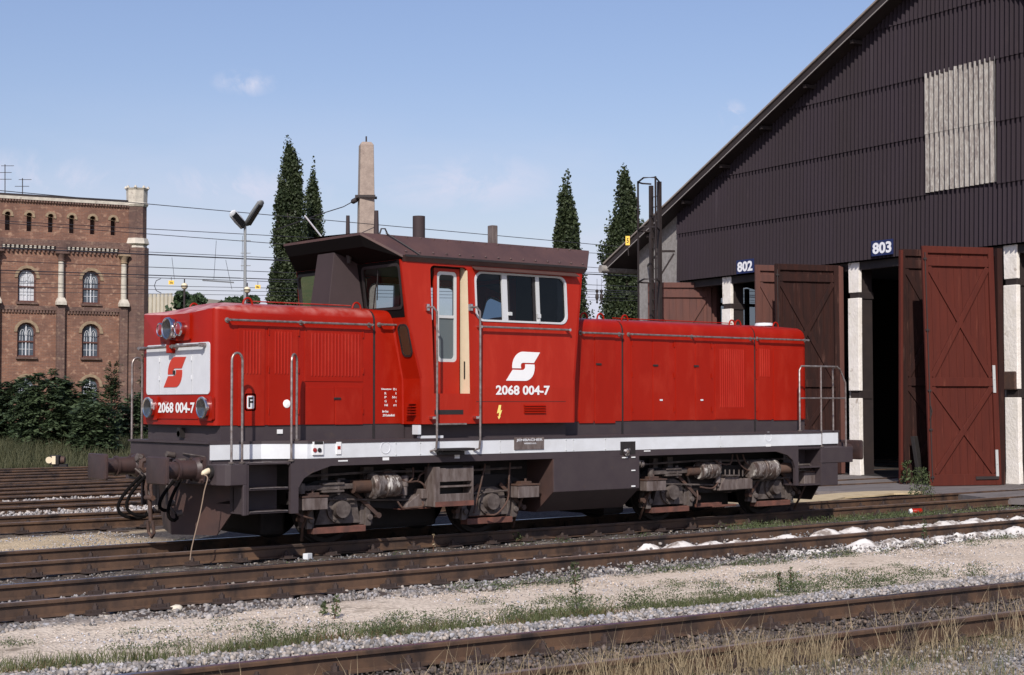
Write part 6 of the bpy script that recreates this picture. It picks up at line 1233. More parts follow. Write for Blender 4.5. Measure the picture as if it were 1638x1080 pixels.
def mark(px0, px1, py0, py1, Y=-OW, m=NW): return sbox(px0, px1, py0, py1, 'white_marking', m, 0.006, 0, Y=Y)
mark(541, 556, 736, 738.5, -OW); mark(612, 622, 731.5, 736.5, -OW); mark(727, 735, 727.5, 733.5, -OW); mark(1030, 1040, 720.5, 722.5); mark(1225, 1233, 711, 714.5); mark(443, 452, 687, 694, -HW); mark(995, 1004, 731, 733, -OW - 0.01); mark(1010, 1016, 730.5, 732.5, -OW - 0.01); mark(1010, 1016, 751.5, 753.5, -OW - 0.01); mark(1010, 1016, 776.5, 779, -OW - 0.01)
for px, py in ((616.5, 716), (1229, 699)):
    q = uy(px, py, -OW); mb = MB(); n = 24
    ring(mb, [(q.x + 0.085 * math.cos(2 * math.pi * k / n), q.z + 0.085 * math.sin(2 * math.pi * k / n)) for k in range(n)], [(q.x + 0.074 * math.cos(2 * math.pi * k / n), q.z + 0.074 * math.sin(2 * math.pi * k / n)) for k in range(n)], XZ(-OW), -0.01, 0); mb.build('jacking_ring', LGR, loco)
mb = MB()
for px in (633, 672, 800, 917, 968, 1152, 905): q = uy(px, 702, -OW); mb.lathe((q.x, -OW - 0.004, 1.355), (0, -1, 0), [(0, 0.012), (0.008, 0.008), (0.009, 0)], 8); mb.lathe((q.x, -OW - 0.004, 1.20), (0, -1, 0), [(0, 0.012), (0.008, 0.008), (0.009, 0)], 8); mb.box(q.x - 0.002, q.x + 0.002, -OW - 0.006, -OW, 1.18, 1.372)
mb.build('stripe_bolts', FRM, loco)
# recess with a lamp in the stripe
sbox(992, 1016, 706, 727, 'lamp_recess', BLK, 0.008, 0.002)
q = uy(1005, 722, -OW - 0.02); mb = MB(); mb.lathe((q.x - 0.05, -OW - 0.01, q.z), (0.3, -1, -0.2), [(0, 0.06), (0.05, 0.065), (0.06, 0.04), (0.065, 0)], 14); mb.build('step_light', CHR, loco, smooth=True)
# folding footboard below the door
mb = MB(); a = uy(697, 719, -1.5); b = uy(749, 719, -1.5); mb.box(a.x, b.x, -1.66, -1.45, a.z - 0.02, a.z + 0.015); mb.box(a.x + 0.05, b.x - 0.1, -1.55, -1.45, a.z - 0.08, a.z - 0.03); mb.build('footboard', BLK, loco, bevel=0.008)
# ---------------------------------------------------------------- fuel tank
mb = MB(); prof = [(-1.45, 1.085), (-1.45, 0.585), (-1.05, 0.27), (1.05, 0.27), (1.45, 0.585), (1.45, 1.085)]
mb.prism(prof, lambda u, v, t: V(t, u, v), 5.52, 7.27); mb.build('fuel_tank', GRY, loco, bevel=0.008)
mb = MB(); mb.prism([(y * 0.998, z) for y, z in prof], lambda u, v, t: V(t, u, v), 5.5, 5.519); mb.build('tank_end_plate', MT['plough_brown'], loco)
q = uy(1025, 743, -1.3); mb = MB(); mb.cyl((7.28, -1.3, 0.97), (7.38, -1.3, 0.97), 0.07, n=14); mb.cyl((7.42, -1.3, 0.95), (7.47, -1.3, 0.95), 0.06, n=14); mb.cyl((7.38, -1.3, 0.97), (7.46, -1.3, 0.95), 0.03, n=8); mb.build('filler_coupling', ALU, loco, smooth=True)
# ladder below the door
mb = MB().m(GRIM); a = uy(695, 747, -1.42); b = uy(757, 808, -1.42); X0, X1, Z0, Z1 = a.x, b.x, 0.455, 1.01
mb.box(X0, X0 + 0.09, -1.43, -1.40, Z0, Z1); mb.box(X1 - 0.03, X1, -1.43, -1.18, Z0, Z1); mb.box(X0, X0 + 0.03, -1.40, -1.18, Z0, Z1)
for z0, z1 in ((0.80, 0.99), (0.46, 0.63)): mb.box(X0 + 0.09, X1 - 0.03, -1.428, -1.40, z0, z1)
mb.box(X0 + 0.03, X1 - 0.03, -1.42, -1.2, 0.46, 0.48); mb.box(X0 + 0.09, X1 - 0.03, -1.43, -1.22, 0.72, 0.745); mb.m(BLK); mb.box(X0 + 0.03, X1 - 0.03, -1.22, -1.20, 0.47, 1.02); mb.build('step_frame', None, loco, bevel=0.004)
mb = MB(); mb.box(X0 + 0.005, X1, -1.436, -1.43, Z0, Z0 + 0.07); mb.build('rusty_step_edge', RUSTR, loco)
# ---------------------------------------------------------------- bogies
def bogie(xa, xb):
    xc = (xa + xb) / 2; bg_ = bpy.data.objects.new('bogie', None); C.objects.link(bg_); bg_.parent = loco; bg_.location = (xc - 6.2, 0, 0.475); bpy.context.view_layer.update()
    mb = MB()
    for s in (-1, 1):
        mb.prism([(xa - 0.75, 0.72), (xa - 0.35, 0.86), (xb + 0.35, 0.86), (xb + 0.75, 0.72), (xb + 0.75, 0.62), (xb + 0.3, 0.62), (xb - 0.2, 0.50), (xc + 0.35, 0.42), (xc - 0.35, 0.42), (xa + 0.2, 0.50), (xa - 0.3, 0.62), (xa - 0.75, 0.62)], lambda u, v, t, s=s: V(u, s * t, v), 0.94, 1.04)
    mb.box(xa - 0.75, xa - 0.65, -1.0, 1.0, 0.55, 0.75); mb.box(xb + 0.65, xb + 0.75, -1.0, 1.0, 0.55, 0.75); mb.box(xc - 0.3, xc + 0.3, -1.0, 1.0, 0.5, 0.85); mb.build('bogie_frame', DRK, bg_, bevel=0.01)
    for x in (xa, xb):
        e = bpy.data.objects.new('wheelset', None); C.objects.link(e); e.parent = bg_; e.location = (x - xc, 0, 0); bpy.context.view_layer.update()
        for s in (-1, 1):
            mb = MB(); mb.lathe((x, s * 0.68, 0.475), (0, s, 0), [(0, 0.0), (0, 0.505), (0.03, 0.505), (0.035, 0.478), (0.13, 0.473), (0.135, 0.41), (0.10, 0.39), (0.07, 0.2), (0.15, 0.12), (0.15, 0)], 32); mb.build('wheel', DRK, e, smooth=True)
            mb = MB(); mb.cyl((x, s * 1.0, 0.47), (x, s * 1.10, 0.47), 0.19, n=20); mb.cyl((x, s * 1.10, 0.47), (x, s * 1.20, 0.47), 0.125, 0.115, n=20)
            for k in range(6): t = k * math.pi / 3; mb.cyl((x + 0.155 * math.cos(t), s * 1.10, 0.47 + 0.155 * math.sin(t)), (x + 0.155 * math.cos(t), s * 1.12, 0.47 + 0.155 * math.sin(t)), 0.018, n=6)
            mb.prism([(x - 0.36, 0.27), (x + 0.36, 0.27), (x + 0.30, 0.62), (x + 0.12, 0.68), (x - 0.12, 0.68), (x - 0.26, 0.52)], lambda u, v, t, s=s: V(u, s * t, v), 0.97, 1.06)
            mb.build('axle_box', GRIM if False else DIRT, e, smooth=True)
            mb = MB(); mb.box(x - 0.42, x + 0.42, min(s * 0.95, s * 1.12), max(s * 0.95, s * 1.12), 0.15, 0.235); mb.build('brake_beam', RUSTR, e, bevel=0.006)
            for d in (-1, 1):
                mb = MB(); xx = x + d * 0.47; f3 = lambda u, v, t, s=s: V(u, s * t, v)
                mb.prism([(xx - 0.11, 0.24), (xx + 0.11, 0.24), (xx + 0.09, 0.46), (xx + 0.03, 0.58), (xx - 0.05, 0.58), (xx - 0.09, 0.46)], f3, 0.97, 1.05); mb.prism([(xx - 0.045, 0.22), (xx + 0.045, 0.22), (xx + 0.03, 0.60), (xx - 0.03, 0.60)], f3, 1.05, 1.10)
                mb.cyl((xx + 0.02, s * 1.05, 0.34), (xx + 0.02, s * 1.13, 0.34), 0.045, n=10); mb.bar((xx, s * 1.08, 0.58), (xx - d * 0.1, s * 1.08, 0.80), 0.03, 0.04); mb.build('suspension_bracket', DIRT, e, bevel=0.008)
                mb = MB(); mb.bar((x + d * 0.2, s * 1.09, 0.72), (x + d * 0.62, s * 1.12, 0.36), 0.022, 0.05); mb.cyl((x + d * 0.62, s * 1.05, 0.36), (x + d * 0.62, s * 1.15, 0.36), 0.04, n=10); mb.build('brake_hanger', RUST, e)
        mb = MB(); mb.cyl((x, -0.68, 0.475), (x, 0.68, 0.475), 0.08, n=12); mb.build('axle', DRK, e)
    return bg_, xc
B1, xc1 = bogie(1.98, 4.58); B2, xc2 = bogie(8.28, 10.75)
def sandbox(x0, x1, z0, z1, par, Y=-1.30, dep=0.30):
    e = MB(); e.prism([(x0, z0), (x1, z0), (x1, z1 - 0.01), (x0, z1)], lambda u, v, t: V(u, -t, v), -Y - dep, -Y); o = e.build('sand_box', GRIM, par, bevel=0.012)
    mb = MB(); mb.obox(((x0 + x1) / 2, Y + dep / 2, z1 + 0.012), ((x1 - x0) / 2 + 0.01, 0, 0), (0, dep / 2 + 0.01, 0), (0, 0, 0.012)); mb.obox(((x0 + x1) / 2, Y + dep / 2, z1 + 0.04), ((x1 - x0) * 0.25, 0, 0), (0, dep * 0.3, 0), (0, 0, 0.02)); mb.cyl(((x0 + x1) / 2, Y + 0.08, z1 + 0.05), ((x0 + x1) / 2, Y + 0.08, z1 + 0.1), 0.02, n=8); mb.build('lid', RUST, o, bevel=0.004)
    mb = MB(); mb.tube([((x0 + x1) / 2, Y + 0.15, z0), ((x0 + x1) / 2 - 0.05, Y + 0.25, 0.25), ((x0 + x1) / 2 + 0.1, Y + 0.5, 0.05)], 0.02, n=7); mb.build('sand_pipe', RUST, o, smooth=True)
for px0, px1, py0, py1, par in ((484, 525, 795, 817, B1), (829, 863, 776, 797, B1), (1287, 1312, 755, 775, B2), (1035, 1066, 768, 786, B2)):
    a, b = uy(px0, py1, -1.32), uy(px1, py0, -1.32); sandbox(a.x, b.x, a.z, b.z, par, -1.32)
def cylinder(px0, px1, pyc, rp, par, Y=-1.22, flip=False, m=ALU):
    a, b = uy(px0, pyc, Y), uy(px1, pyc, Y); L0 = b.x - a.x; r = rp; e = MB()
    z = (a.z + b.z) / 2; x0, d = (a.x, 1) if not flip else (b.x, -1)
    e.lathe((x0, Y, z), (d, 0, 0), [(L0 * .38, 0), (L0 * .38, r * .95), (L0 * .42, r * 1.08), (L0 * .47, r * 1.1), (L0 * .5, r * 1.0), (L0 * .66, r), (L0 * .67, r * 1.06), (L0 * .7, r * 1.06), (L0 * .71, r), (L0 * .93, r * .97), (L0 * 1.0, r * .85), (L0 * 1.0, 0)], 28); o = e.build('brake_cylinder', m, par, smooth=True)
    mb = MB(); pr_ = [(0, 0.02)]
    for k in range(14): pr_ += [(L0 * .38 * k / 14 + 0.002, r * .42), (L0 * .38 * (k + .5) / 14, r * .56)]
    mb.lathe((x0, Y, z), (d, 0, 0), pr_ + [(L0 * .38, r * .4)], 20); mb.build('bellows', RUST, o, smooth=True)
    mb = MB(); xr = x0 - d * 0.85; mb.bar((x0, Y, z + 0.01), (xr, Y, z + 0.0), 0.05, 0.07); mb.cyl((xr + d * 0.05, Y, z - 0.07), (xr + d * 0.05, Y, z + 0.07), 0.05, n=12); mb.bar((x0 - d * 0.15, Y, z + 0.05), (x0 - d * 0.5, Y, z + 0.05), 0.1, 0.03); mb.bar((x0 - d * 0.15, Y, z - 0.05), (x0 - d * 0.5, Y, z - 0.05), 0.1, 0.03); mb.cyl((x0 - d * 0.22, Y, z - 0.1), (x0 - d * 0.22, Y, z + 0.1), 0.03, n=10); mb.build('push_rod', DIRT, o, bevel=0.006)
    return z
cylinder(563, 635, 777, 0.165, B1); cylinder(1098, 1146, 753, 0.135, B2, Y=-1.2)
mb = MB(); 
cylinder(1198, 1262, 750, 0.165, B2, flip=True)
def cyv(px, py0, py1, r, par, name, m, Y=-1.2):
    a, b = uy(px, py1, Y), uy(px, py0, Y); mb = MB(); h = b.z - a.z; mb.lathe((a.x, Y, a.z), (0.05, 0, 1), [(0, 0), (0.0, r * .5), (h * .12, r * .5), (h * .14, r * .85), (h * .5, r * .85), (h * .52, r), (h * .97, r), (h, 0)], 16); return mb.build(name, m, par, smooth=True)
cyv(645, 760, 797, 0.062, B1, 'damper', GRIM); cyv(1148, 737, 778, 0.055, B2, 'damper', GRIM)
def hoses(lst, par, Y=-1.22, r=0.014, m=BLK):
    for L_ in lst:
        pts = [uy(px, py, Y - (0.03 if k % 2 else 0)) for k, (px, py) in enumerate(L_)]; P = []
        for i in range(len(pts) - 1):
            for k in range(4):
                t = k / 4; p0 = pts[max(i - 1, 0)]; p1 = pts[i]; p2 = pts[i + 1]; p3 = pts[min(i + 2, len(pts) - 1)]
                P.append(0.5 * ((2 * p1) + (p2 - p0) * t + (2 * p0 - 5 * p1 + 4 * p2 - p3) * t * t + (3 * p1 - p0 - 3 * p2 + p3) * t ** 3))
        P.append(pts[-1]); mb = MB(); mb.tube(P, r, n=7); mb.build('brake_pipe', m, par, smooth=True)
hoses([[(612, 757), (622, 755), (635, 760), (650, 771), (668, 770), (678, 776), (680, 785)], [(651, 773), (660, 765), (661, 748)], [(668, 770), (672, 760), (682, 753), (686, 741)], [(613, 791), (630, 793), (645, 790)], [(635, 801), (645, 813), (660, 812), (676, 810), (676, 802)], [(776, 742), (770, 770), (760, 812), (758, 820)], [(816, 740), (814, 770), (812, 800), (795, 822), (778, 823)], [(472, 820), (485, 826), (500, 830)]], B1, m=RUST)
hoses([[(1142, 736), (1155, 742), (1168, 742), (1172, 727)], [(1178, 727), (1184, 743), (1195, 752), (1204, 752)], [(1188, 727), (1193, 740), (1200, 746)], [(1120, 779), (1140, 781), (1150, 770)], [(1115, 785), (1116, 795), (1114, 806)]], B2, m=RUST)
def dbox(px0, px1, py0, py1, par, name='equipment_box', m=GRIM, Y=-1.25, dep=0.2, bev=0.01):
    a, b = uy(px0, py1, Y), uy(px1, py0, Y); mb = MB(); mb.box(a.x, b.x, Y, Y + dep, a.z, b.z); return mb.build(name, m, par, bevel=bev)
dbox(675, 688, 782, 798, B1); a, b = uy(647, 813, -1.2), uy(680, 790, -1.2)
mb = MB(); mb.prism([(a.x, a.z), (b.x, a.z), (b.x, b.z), (b.x - 0.12, b.z), (a.x + 0.04, a.z + 0.06)], lambda u, v, t: V(u, -t, v), 1.0, 1.21); mb.build('bracket_casting', GRIM, B1, bevel=0.012)
dbox(640, 690, 811, 816, B1, 'rusty_ledge', RUSTR, -1.2)
a, b = uy(1151, 785, -1.24), uy(1182, 762, -1.24); mb = MB(); mb.prism([(a.x, a.z), (b.x, a.z), (b.x, b.z), (a.x + 0.14, b.z), (a.x + 0.06, b.z - 0.1)], lambda u, v, t: V(u, -t, v), 1.0, 1.24); mb.build('bracket_casting', GRIM, B2, bevel=0.01); dbox(1179, 1204, 765, 783, B2)
mb = MB(); mb.bar(uy(1157, 760.5, -1.24), uy(1180, 760.5, -1.24), 0.1, 0.02); 
for px in (1160, 1167, 1174, 1182, 1188): q = uy(px, 760, -1.2); mb.cyl((q.x, -1.2, q.z - 0.02), (q.x, -1.2, q.z + 0.09), 0.012, n=6)
mb.build('valve_block', DIRT, B2)
dbox(1115, 1155, 803, 812, B2, 'rail_guard', RUSTR, -1.05, 0.06); dbox(1140, 1178, 806, 812, B2, 'rail_guard', RUSTR, -1.05, 0.06); dbox(750, 800, 818, 827, B1, 'rail_guard', RUSTR, -1.05, 0.06)
for par, x in ((B1, xc1), (B2, xc2)):
    mb = MB()
    for k in range(9): xx = x - 1.5 + k * 0.36 + random.uniform(-.06, .06); mb.box(xx - random.uniform(.03, .09), xx + random.uniform(.03, .09), -1.0, -0.9, 0.45 + random.uniform(-.1, .1), 0.95 + random.uniform(-.12, .1))
    mb.tube([(x - 1.9, -1.12, 0.93), (x - 0.6, -1.12, 0.96), (x + 0.7, -1.12, 0.93), (x + 1.9, -1.1, 0.95)], 0.018, n=6); mb.tube([(x - 1.7, -1.14, 0.62), (x - 0.2, -1.14, 0.55), (x + 1.6, -1.14, 0.62)], 0.015, n=6)
    mb.build('pipework', DIRT, par)
mb = MB(); mb.box(0.6, 11.9, -0.85, 0.85, 0.75, 1.1); mb.build('underframe', DRK, loco)
for x0, x1 in ((1.05, 1.45), (2.55, 4.0), (5.1, 5.5), (7.3, 7.75), (8.85, 10.2), (11.2, 11.8)): mb = MB(); mb.box(x0, x1, -0.6, 0.6, 0.12, 0.8); mb.build('underside_blocker', DRK, loco, bevel=0.06)  # dark boxes added to block the view through and keep the underside black
# cable hanging from the front corner to the ground
CBL = mat('pale_cable', (0.24, 0.17, 0.12), 0.7)
pz = uy(343, 756, -1.19); t = thing('cable', (pz.x - 0.1, -1.3, GZ), 'thin pale cable hanging from the front corner socket of the locomotive down to the rail', 'cable')
mb = MB(); mb.lathe((-0.03, -1.17, 1.05), (-1, -0.3, -0.3), [(0, 0), (0, 0.036), (0.05, 0.04), (0.11, 0.034), (0.14, 0.015), (0.14, 0)], 14); mb.build('plug', CRM, t, smooth=True)
P = [V(-0.15, -1.20, 1.005)] + [uy(px, py, -1.25) for px, py in ((332, 764), (327, 785), (322, 812), (316, 838), (310, 862), (306, 880), (304, 896))]
P2 = []
for i in range(len(P) - 1):
    for k in range(4):
        tt = k / 4; p0 = P[max(i - 1, 0)]; p1 = P[i]; p2 = P[i + 1]; p3 = P[min(i + 2, len(P) - 1)]; P2.append(0.5 * ((2 * p1) + (p2 - p0) * tt + (2 * p0 - 5 * p1 + 4 * p2 - p3) * tt * tt + (3 * p1 - p0 - 3 * p2 + p3) * tt ** 3))
P2.append(P[-1]); mb = MB(); mb.tube(P2, 0.0075, n=7); mb.build('cable_line', CBL, t, smooth=True)
# ================================================================== VEGETATION
def leafmat(name, col, col2, rough=0.55, tr=0.25):
    m = bpy.data.materials.new(name); m.use_nodes = True; nt = m.node_tree; b = nt.nodes['Principled BSDF']; b.inputs['Roughness'].default_value = rough; b.inputs['Specular IOR Level'].default_value = 0.35
    a = nt.nodes.new('ShaderNodeAttribute'); a.attribute_name = 'tone'; s = nt.nodes.new('ShaderNodeSeparateXYZ'); nt.links.new(a.outputs['Color'], s.inputs[0])
    x = nt.nodes.new('ShaderNodeMix'); x.data_type = 'RGBA'; x.inputs[6].default_value = (*col, 1); x.inputs[7].default_value = (*col2, 1); nt.links.new(s.outputs[0], x.inputs[0]); nt.links.new(x.outputs[2], b.inputs['Base Color'])
    t = nt.nodes.new('ShaderNodeBsdfTranslucent'); nt.links.new(x.outputs[2], t.inputs[0]); mx_ = nt.nodes.new('ShaderNodeMixShader'); mx_.inputs[0].default_value = tr
    o = nt.nodes['Material Output']; nt.links.new(b.outputs[0], mx_.inputs[1]); nt.links.new(t.outputs[0], mx_.inputs[2]); nt.links.new(mx_.outputs[0], o.inputs[0]); return m
def fastmesh(name, Vx, F, tone, material, parent=None, loc=None):
    # Vx (n,k,3) per leaf vertices, F (m,j) local face index lists of equal length
    n, k, _ = Vx.shape; me = bpy.data.meshes.new(name); off = np.array(loc if loc is not None else (0, 0, 0), dtype=float)
    me.vertices.add(n * k); me.vertices.foreach_set('co', (Vx - off).reshape(-1).astype(np.float32)); F = np.array(F); j = F.shape[1]
    FF = (F[None] + (np.arange(n) * k)[:, None, None]).reshape(-1, j); me.loops.add(FF.size); me.loops.foreach_set('vertex_index', FF.reshape(-1).astype(np.int32)); me.polygons.add(len(FF)); me.polygons.foreach_set('loop_start', np.arange(0, FF.size, j, dtype=np.int32))
    at = me.color_attributes.new('tone', 'FLOAT_COLOR', 'POINT'); cc = np.ones((n * k, 4), np.float32); cc[:, :3] = np.repeat(tone, k)[:, None]; at.data.foreach_set('color', cc.reshape(-1))
    me.update(); me.materials.append(material); o = bpy.data.objects.new(name, me); C.objects.link(o)
    if parent is not None: o.parent = parent
    elif loc is not None: o.location = loc
    return o
def rndrot(n): q = RNG.normal(size=(n, 3)); q /= np.linalg.norm(q, axis=1)[:, None]; r = RNG.normal(size=(n, 3)); r -= (r * q).sum(1)[:, None] * q; r /= np.linalg.norm(r, axis=1)[:, None]; return q, r
def leaves(P, size, up=0.0, asp=0.6):
    n = len(P); a, b = rndrot(n); a[:, 2] += up; a /= np.linalg.norm(a, axis=1)[:, None]; b -= (b * a).sum(1)[:, None] * a; b /= np.linalg.norm(b, axis=1)[:, None]
    s = size * RNG.uniform(0.6, 1.3, n); a = a * s[:, None]; b = b * (s * asp)[:, None]; c = np.cross(a, b); c /= np.linalg.norm(c, axis=1)[:, None]; c *= (s * 0.12)[:, None]
    return np.stack([P - a * 0.5, P + b * 0.5 + c, P + a * 0.5, P - b * 0.5 + c], 1)
LQ = [(0, 1, 2, 3)]
POP = leafmat('poplar_leaf', (0.018, 0.030, 0.012), (0.075, 0.095, 0.042)); BARK = mat('bark', (0.09, 0.075, 0.06), 0.9, col2=(0.05, 0.04, 0.035), scale=4)
BSH = leafmat('bush_leaf', (0.024, 0.042, 0.018), (0.10, 0.135, 0.065)); FARL = leafmat('far_leaf', (0.035, 0.065, 0.03), (0.07, 0.11, 0.05))
def poplar(px, ptop, pbot_depth, halfw_px, label, spires, seed, n=15000, ybot=720):
    global RNG
    RNG = np.random.default_rng(seed); r = random.Random(seed); D = pbot_depth; base = ud(px, 645, D); top = ud(px, ptop, D); H = top.z; R = halfw_px * D / FPX
    t = thing('poplar_tree', (base.x, base.y, -0.2), label, 'tree', 'dark columnar poplars behind the yard')
    mb = MB(); mb.tube([(base.x, base.y, -0.2), (base.x + 0.1, base.y, H * 0.4), (base.x, base.y, H * 0.85)], 0.35, n=8, r1=0.05)
    lobes = []
    for dxp, dz, sc in spires:      # main spires: x offset (px), height drop, radius scale
        sx_ = dxp * D / FPX; Hs = H - dz; nl = int(44 * sc) + 12
        for k in range(nl):
            f = (k + r.random() * 0.8) / nl; z = 0.8 + f * (Hs - 1.6); env = R * sc * 1.22 * (0.90 + 0.16 * math.sin(f * 13 + seed + dxp)) * (1 - (max(0, f - 0.84) / 0.16) ** 1.2 * 0.66) * r.uniform(0.72, 1.12)
            ang = r.uniform(0, 2 * math.pi); rad = env * r.uniform(0.15, 0.80); lobes.append((base.x + sx_ * RV.x + rad * math.cos(ang), base.y + sx_ * RV.y + rad * math.sin(ang), z, env * r.uniform(0.22, 0.44) + 0.12, r.uniform(0.9, 1.9) * (0.5 + 0.6 * sc)))
        for k in range(14): zz = Hs - 0.9 - r.random() * 3.2; ang = r.uniform(0, 6.28); rad = R * sc * (0.16 + 0.42 * (Hs - zz) / 4.1) * r.random(); lobes.append((base.x + sx_ * RV.x + rad * math.cos(ang), base.y + sx_ * RV.y + rad * math.sin(ang), zz, R * sc * r.uniform(0.26, 0.46) * (0.5 + 0.5 * (Hs - zz) / 4.1) + 0.08, r.uniform(0.6, 1.0)))
        lobes.append((base.x + sx_ * RV.x, base.y + sx_ * RV.y, Hs - 0.6, R * sc * 0.30, 0.8)); lobes.append((base.x + sx_ * RV.x, base.y + sx_ * RV.y, Hs - 1.6, R * sc * 0.6, 1.0))
    for (x, y, z, w_, h_) in lobes[::3]: mb.tube([(base.x, base.y, max(0.5, z - 2.0)), (x, y, z)], 0.05, n=5)
    mb.build('trunk', BARK, t)
    L_ = np.array(lobes); wgt = L_[:, 3] ** 1.5; idx = RNG.choice(len(L_), n, p=wgt / wgt.sum()); q = RNG.normal(size=(n, 3)); q /= np.linalg.norm(q, axis=1)[:, None]; rr = RNG.uniform(0.25, 1.05, n) ** 0.55
    rr = rr * RNG.uniform(0.8, 1.25, n); P = L_[idx, :3] + q * rr[:, None] * np.stack([L_[idx, 3], L_[idx, 3], L_[idx, 4]], 1)
    lt_ = RNG.uniform(0, 1, len(L_))[idx] * 0.5 + RNG.uniform(0, 0.5, n)
    fastmesh('crown', leaves(P, 0.18, 0.2, 0.9), LQ, lt_, POP, t, loc=t.location)
poplar(462, 226, 112, 28, 'tallest poplar of the left pair, straight above the front hood', [(0, 0, 0.8), (-14, 2.6, 0.6), (10, 1.0, 0.6), (-20, 8.2, 0.6), (6, 5.5, 0.85)], 3, n=70000)
poplar(499, 268, 116, 18, 'shorter poplar of the left pair, close to the right side of the tallest one', [(0, 0, 0.9), (6, 1.4, 0.8), (-6, 3.5, 0.7), (9, 6, 0.8)], 5, n=40000)
poplar(905, 280, 112, 26, 'poplar rising just behind the rear end of the cab roof', [(0, 0, 0.75), (11, 1.7, 0.65), (-11, 3.0, 0.65), (18, 4.2, 0.6), (20, 8.5, 0.9)], 8, n=58000)
poplar(1001, 267, 104, 31, 'poplar behind the caged ladder at the left corner of the shed', [(0, 0, 0.8), (-14, 3.0, 0.65), (11, 1.2, 0.65), (20, 3.6, 0.6), (-18, 6.5, 0.7)], 11, n=64000)
def roundtree(px, py, D, wpx, hpx, label, seed, n=1800, m=FARL, nm='far_tree', grp='small trees far behind the wires', size=0.3):
    global RNG
    RNG = np.random.default_rng(seed); c = ud(px, py, D); W, H = wpx * D / FPX, hpx * D / FPX; t = thing(nm, (c.x, c.y, 0), label, 'tree', grp)
    mb = MB(); mb.tube([(c.x, c.y, -0.2), (c.x, c.y, c.z)], 0.2, n=6, r1=0.06); mb.build('trunk', BARK, t)
    L_ = np.array([(c.x + RNG.uniform(-W, W) * RV.x, c.y + RNG.uniform(-W, W) * RV.y, c.z + RNG.uniform(-H, H * 0.7), W * 0.35, H * 0.45) for _ in range(16)] + [(c.x + RNG.uniform(-W, W) * 1.3 * RV.x, c.y + RNG.uniform(-W, W) * 1.3 * RV.y, RNG.uniform(1.2, c.z - H), W * 0.6, 0.8) for _ in range(40)]); n = n * 3; idx = np.where(RNG.uniform(0, 1, n) < 0.4, RNG.integers(0, 16, n), RNG.integers(16, 56, n)); q = RNG.normal(size=(n, 3)); q /= np.linalg.norm(q, axis=1)[:, None]
    P = L_[idx, :3] + q * (RNG.uniform(0.2, 1, n) ** 0.5)[:, None] * np.stack([L_[idx, 3], L_[idx, 3], L_[idx, 4]], 1); fastmesh('crown', leaves(P, size, 0, 0.8), LQ, RNG.uniform(0, 1, n), m, t, loc=t.location)
roundtree(303, 481, 90, 26, 13, 'rounded green tree top above the front of the red hood', 21)
roundtree(366, 486, 95, 16, 8, 'low green tree top left of the lamp pole', 22); roundtree(398, 482, 92, 15, 9, 'green tree top just right of the lamp pole', 23)
# bushes with feathery leaves in front of the brick building
def bush(px, ptop, pbase, D, wpx, label, seed, nf=340, name='bush', upright=False, cat='bush'):
    global RNG
    D = D + 7; RNG = np.random.default_rng(seed); b = ud(px, pbase, D); b.z = -0.1; Ht = ud(px, ptop, D).z + 0.1; W = wpx * D / FPX
    t = thing(name, tuple(b), label, cat, 'bushes before the brick building'); n = nf
    u = RNG.uniform(0, 1, n); ang = RNG.uniform(0, 2 * np.pi, n); f = RNG.uniform(0.05, 1, n); prof = (np.sqrt(np.clip(1 - (f * 1.02 - 0.38) ** 2 / 0.42, 0.02, 1)) if not upright else np.clip((1 - f) * 1.3, 0.12, 1) ** 0.8)
    lump = 0.72 + 0.28 * np.sin(ang * 3 + f * 7 + seed); rad = W * prof * (0.35 + 0.65 * u ** 0.45) * lump
    Q = np.stack([b.x + rad * np.cos(ang), b.y + rad * np.sin(ang) * 0.8, b.z + f * Ht * (0.9 + 0.1 * np.sin(ang * 2 + seed))], 1)
    out_ = np.stack([np.cos(ang), np.sin(ang), RNG.uniform(-0.25, 0.7, n) + (1.0 if upright else 0)], 1) + RNG.normal(0, 0.35, (n, 3)); out_ /= np.linalg.norm(out_, axis=1)[:, None]
    side_ = np.cross(out_, np.array([0, 0, 1.0])); side_ /= np.linalg.norm(side_, axis=1)[:, None]; nl = 8; Ls = RNG.uniform(0.35, 0.62, n) * (0.6 if upright else 1.1); VV = []; tone = []
    bt = RNG.uniform(0, 1, n)
    for k in range(nl):
        for s in (-1, 1):
            tt = (k + 0.5) / nl; c0 = Q + out_ * (Ls * tt)[:, None] - np.array([0, 0, 1.0]) * (Ls * tt * tt * 0.35)[:, None]
            ll = Ls * 0.42 * (1 - 0.45 * abs(tt - 0.35)); d = side_ * s * 0.85 + out_ * 0.5 + np.array([0, 0, -0.25]) + RNG.normal(0, 0.15, (n, 3)); d /= np.linalg.norm(d, axis=1)[:, None]; w_ = np.cross(d, RNG.normal(0, 0.4, (n, 3)) + np.array([0, 0, 1.0])); w_ /= np.linalg.norm(w_, axis=1)[:, None]; ww = (ll * 0.2)[:, None] * np.cross(d, w_); ww = (ll * 0.2)[:, None] * w_
            VV.append(np.stack([c0, c0 + d * (ll * .5)[:, None] + ww, c0 + d * ll[:, None], c0 + d * (ll * .5)[:, None] - ww], 1)); tone.append(np.clip(bt * 0.7 + RNG.uniform(0, 0.3, n), 0, 1))
    fastmesh('foliage', np.concatenate(VV), LQ, np.concatenate(tone), BSH, t, loc=t.location)
    mb = MB()
    for k in range(14): i = int(RNG.integers(0, n)); mb.tube([tuple(b), tuple((np.array(b) + Q[i]) / 2 + np.array([0, 0, 0.2])), tuple(Q[i])], 0.035, n=5, r1=0.01)
    mb.build('stems', BARK, t)
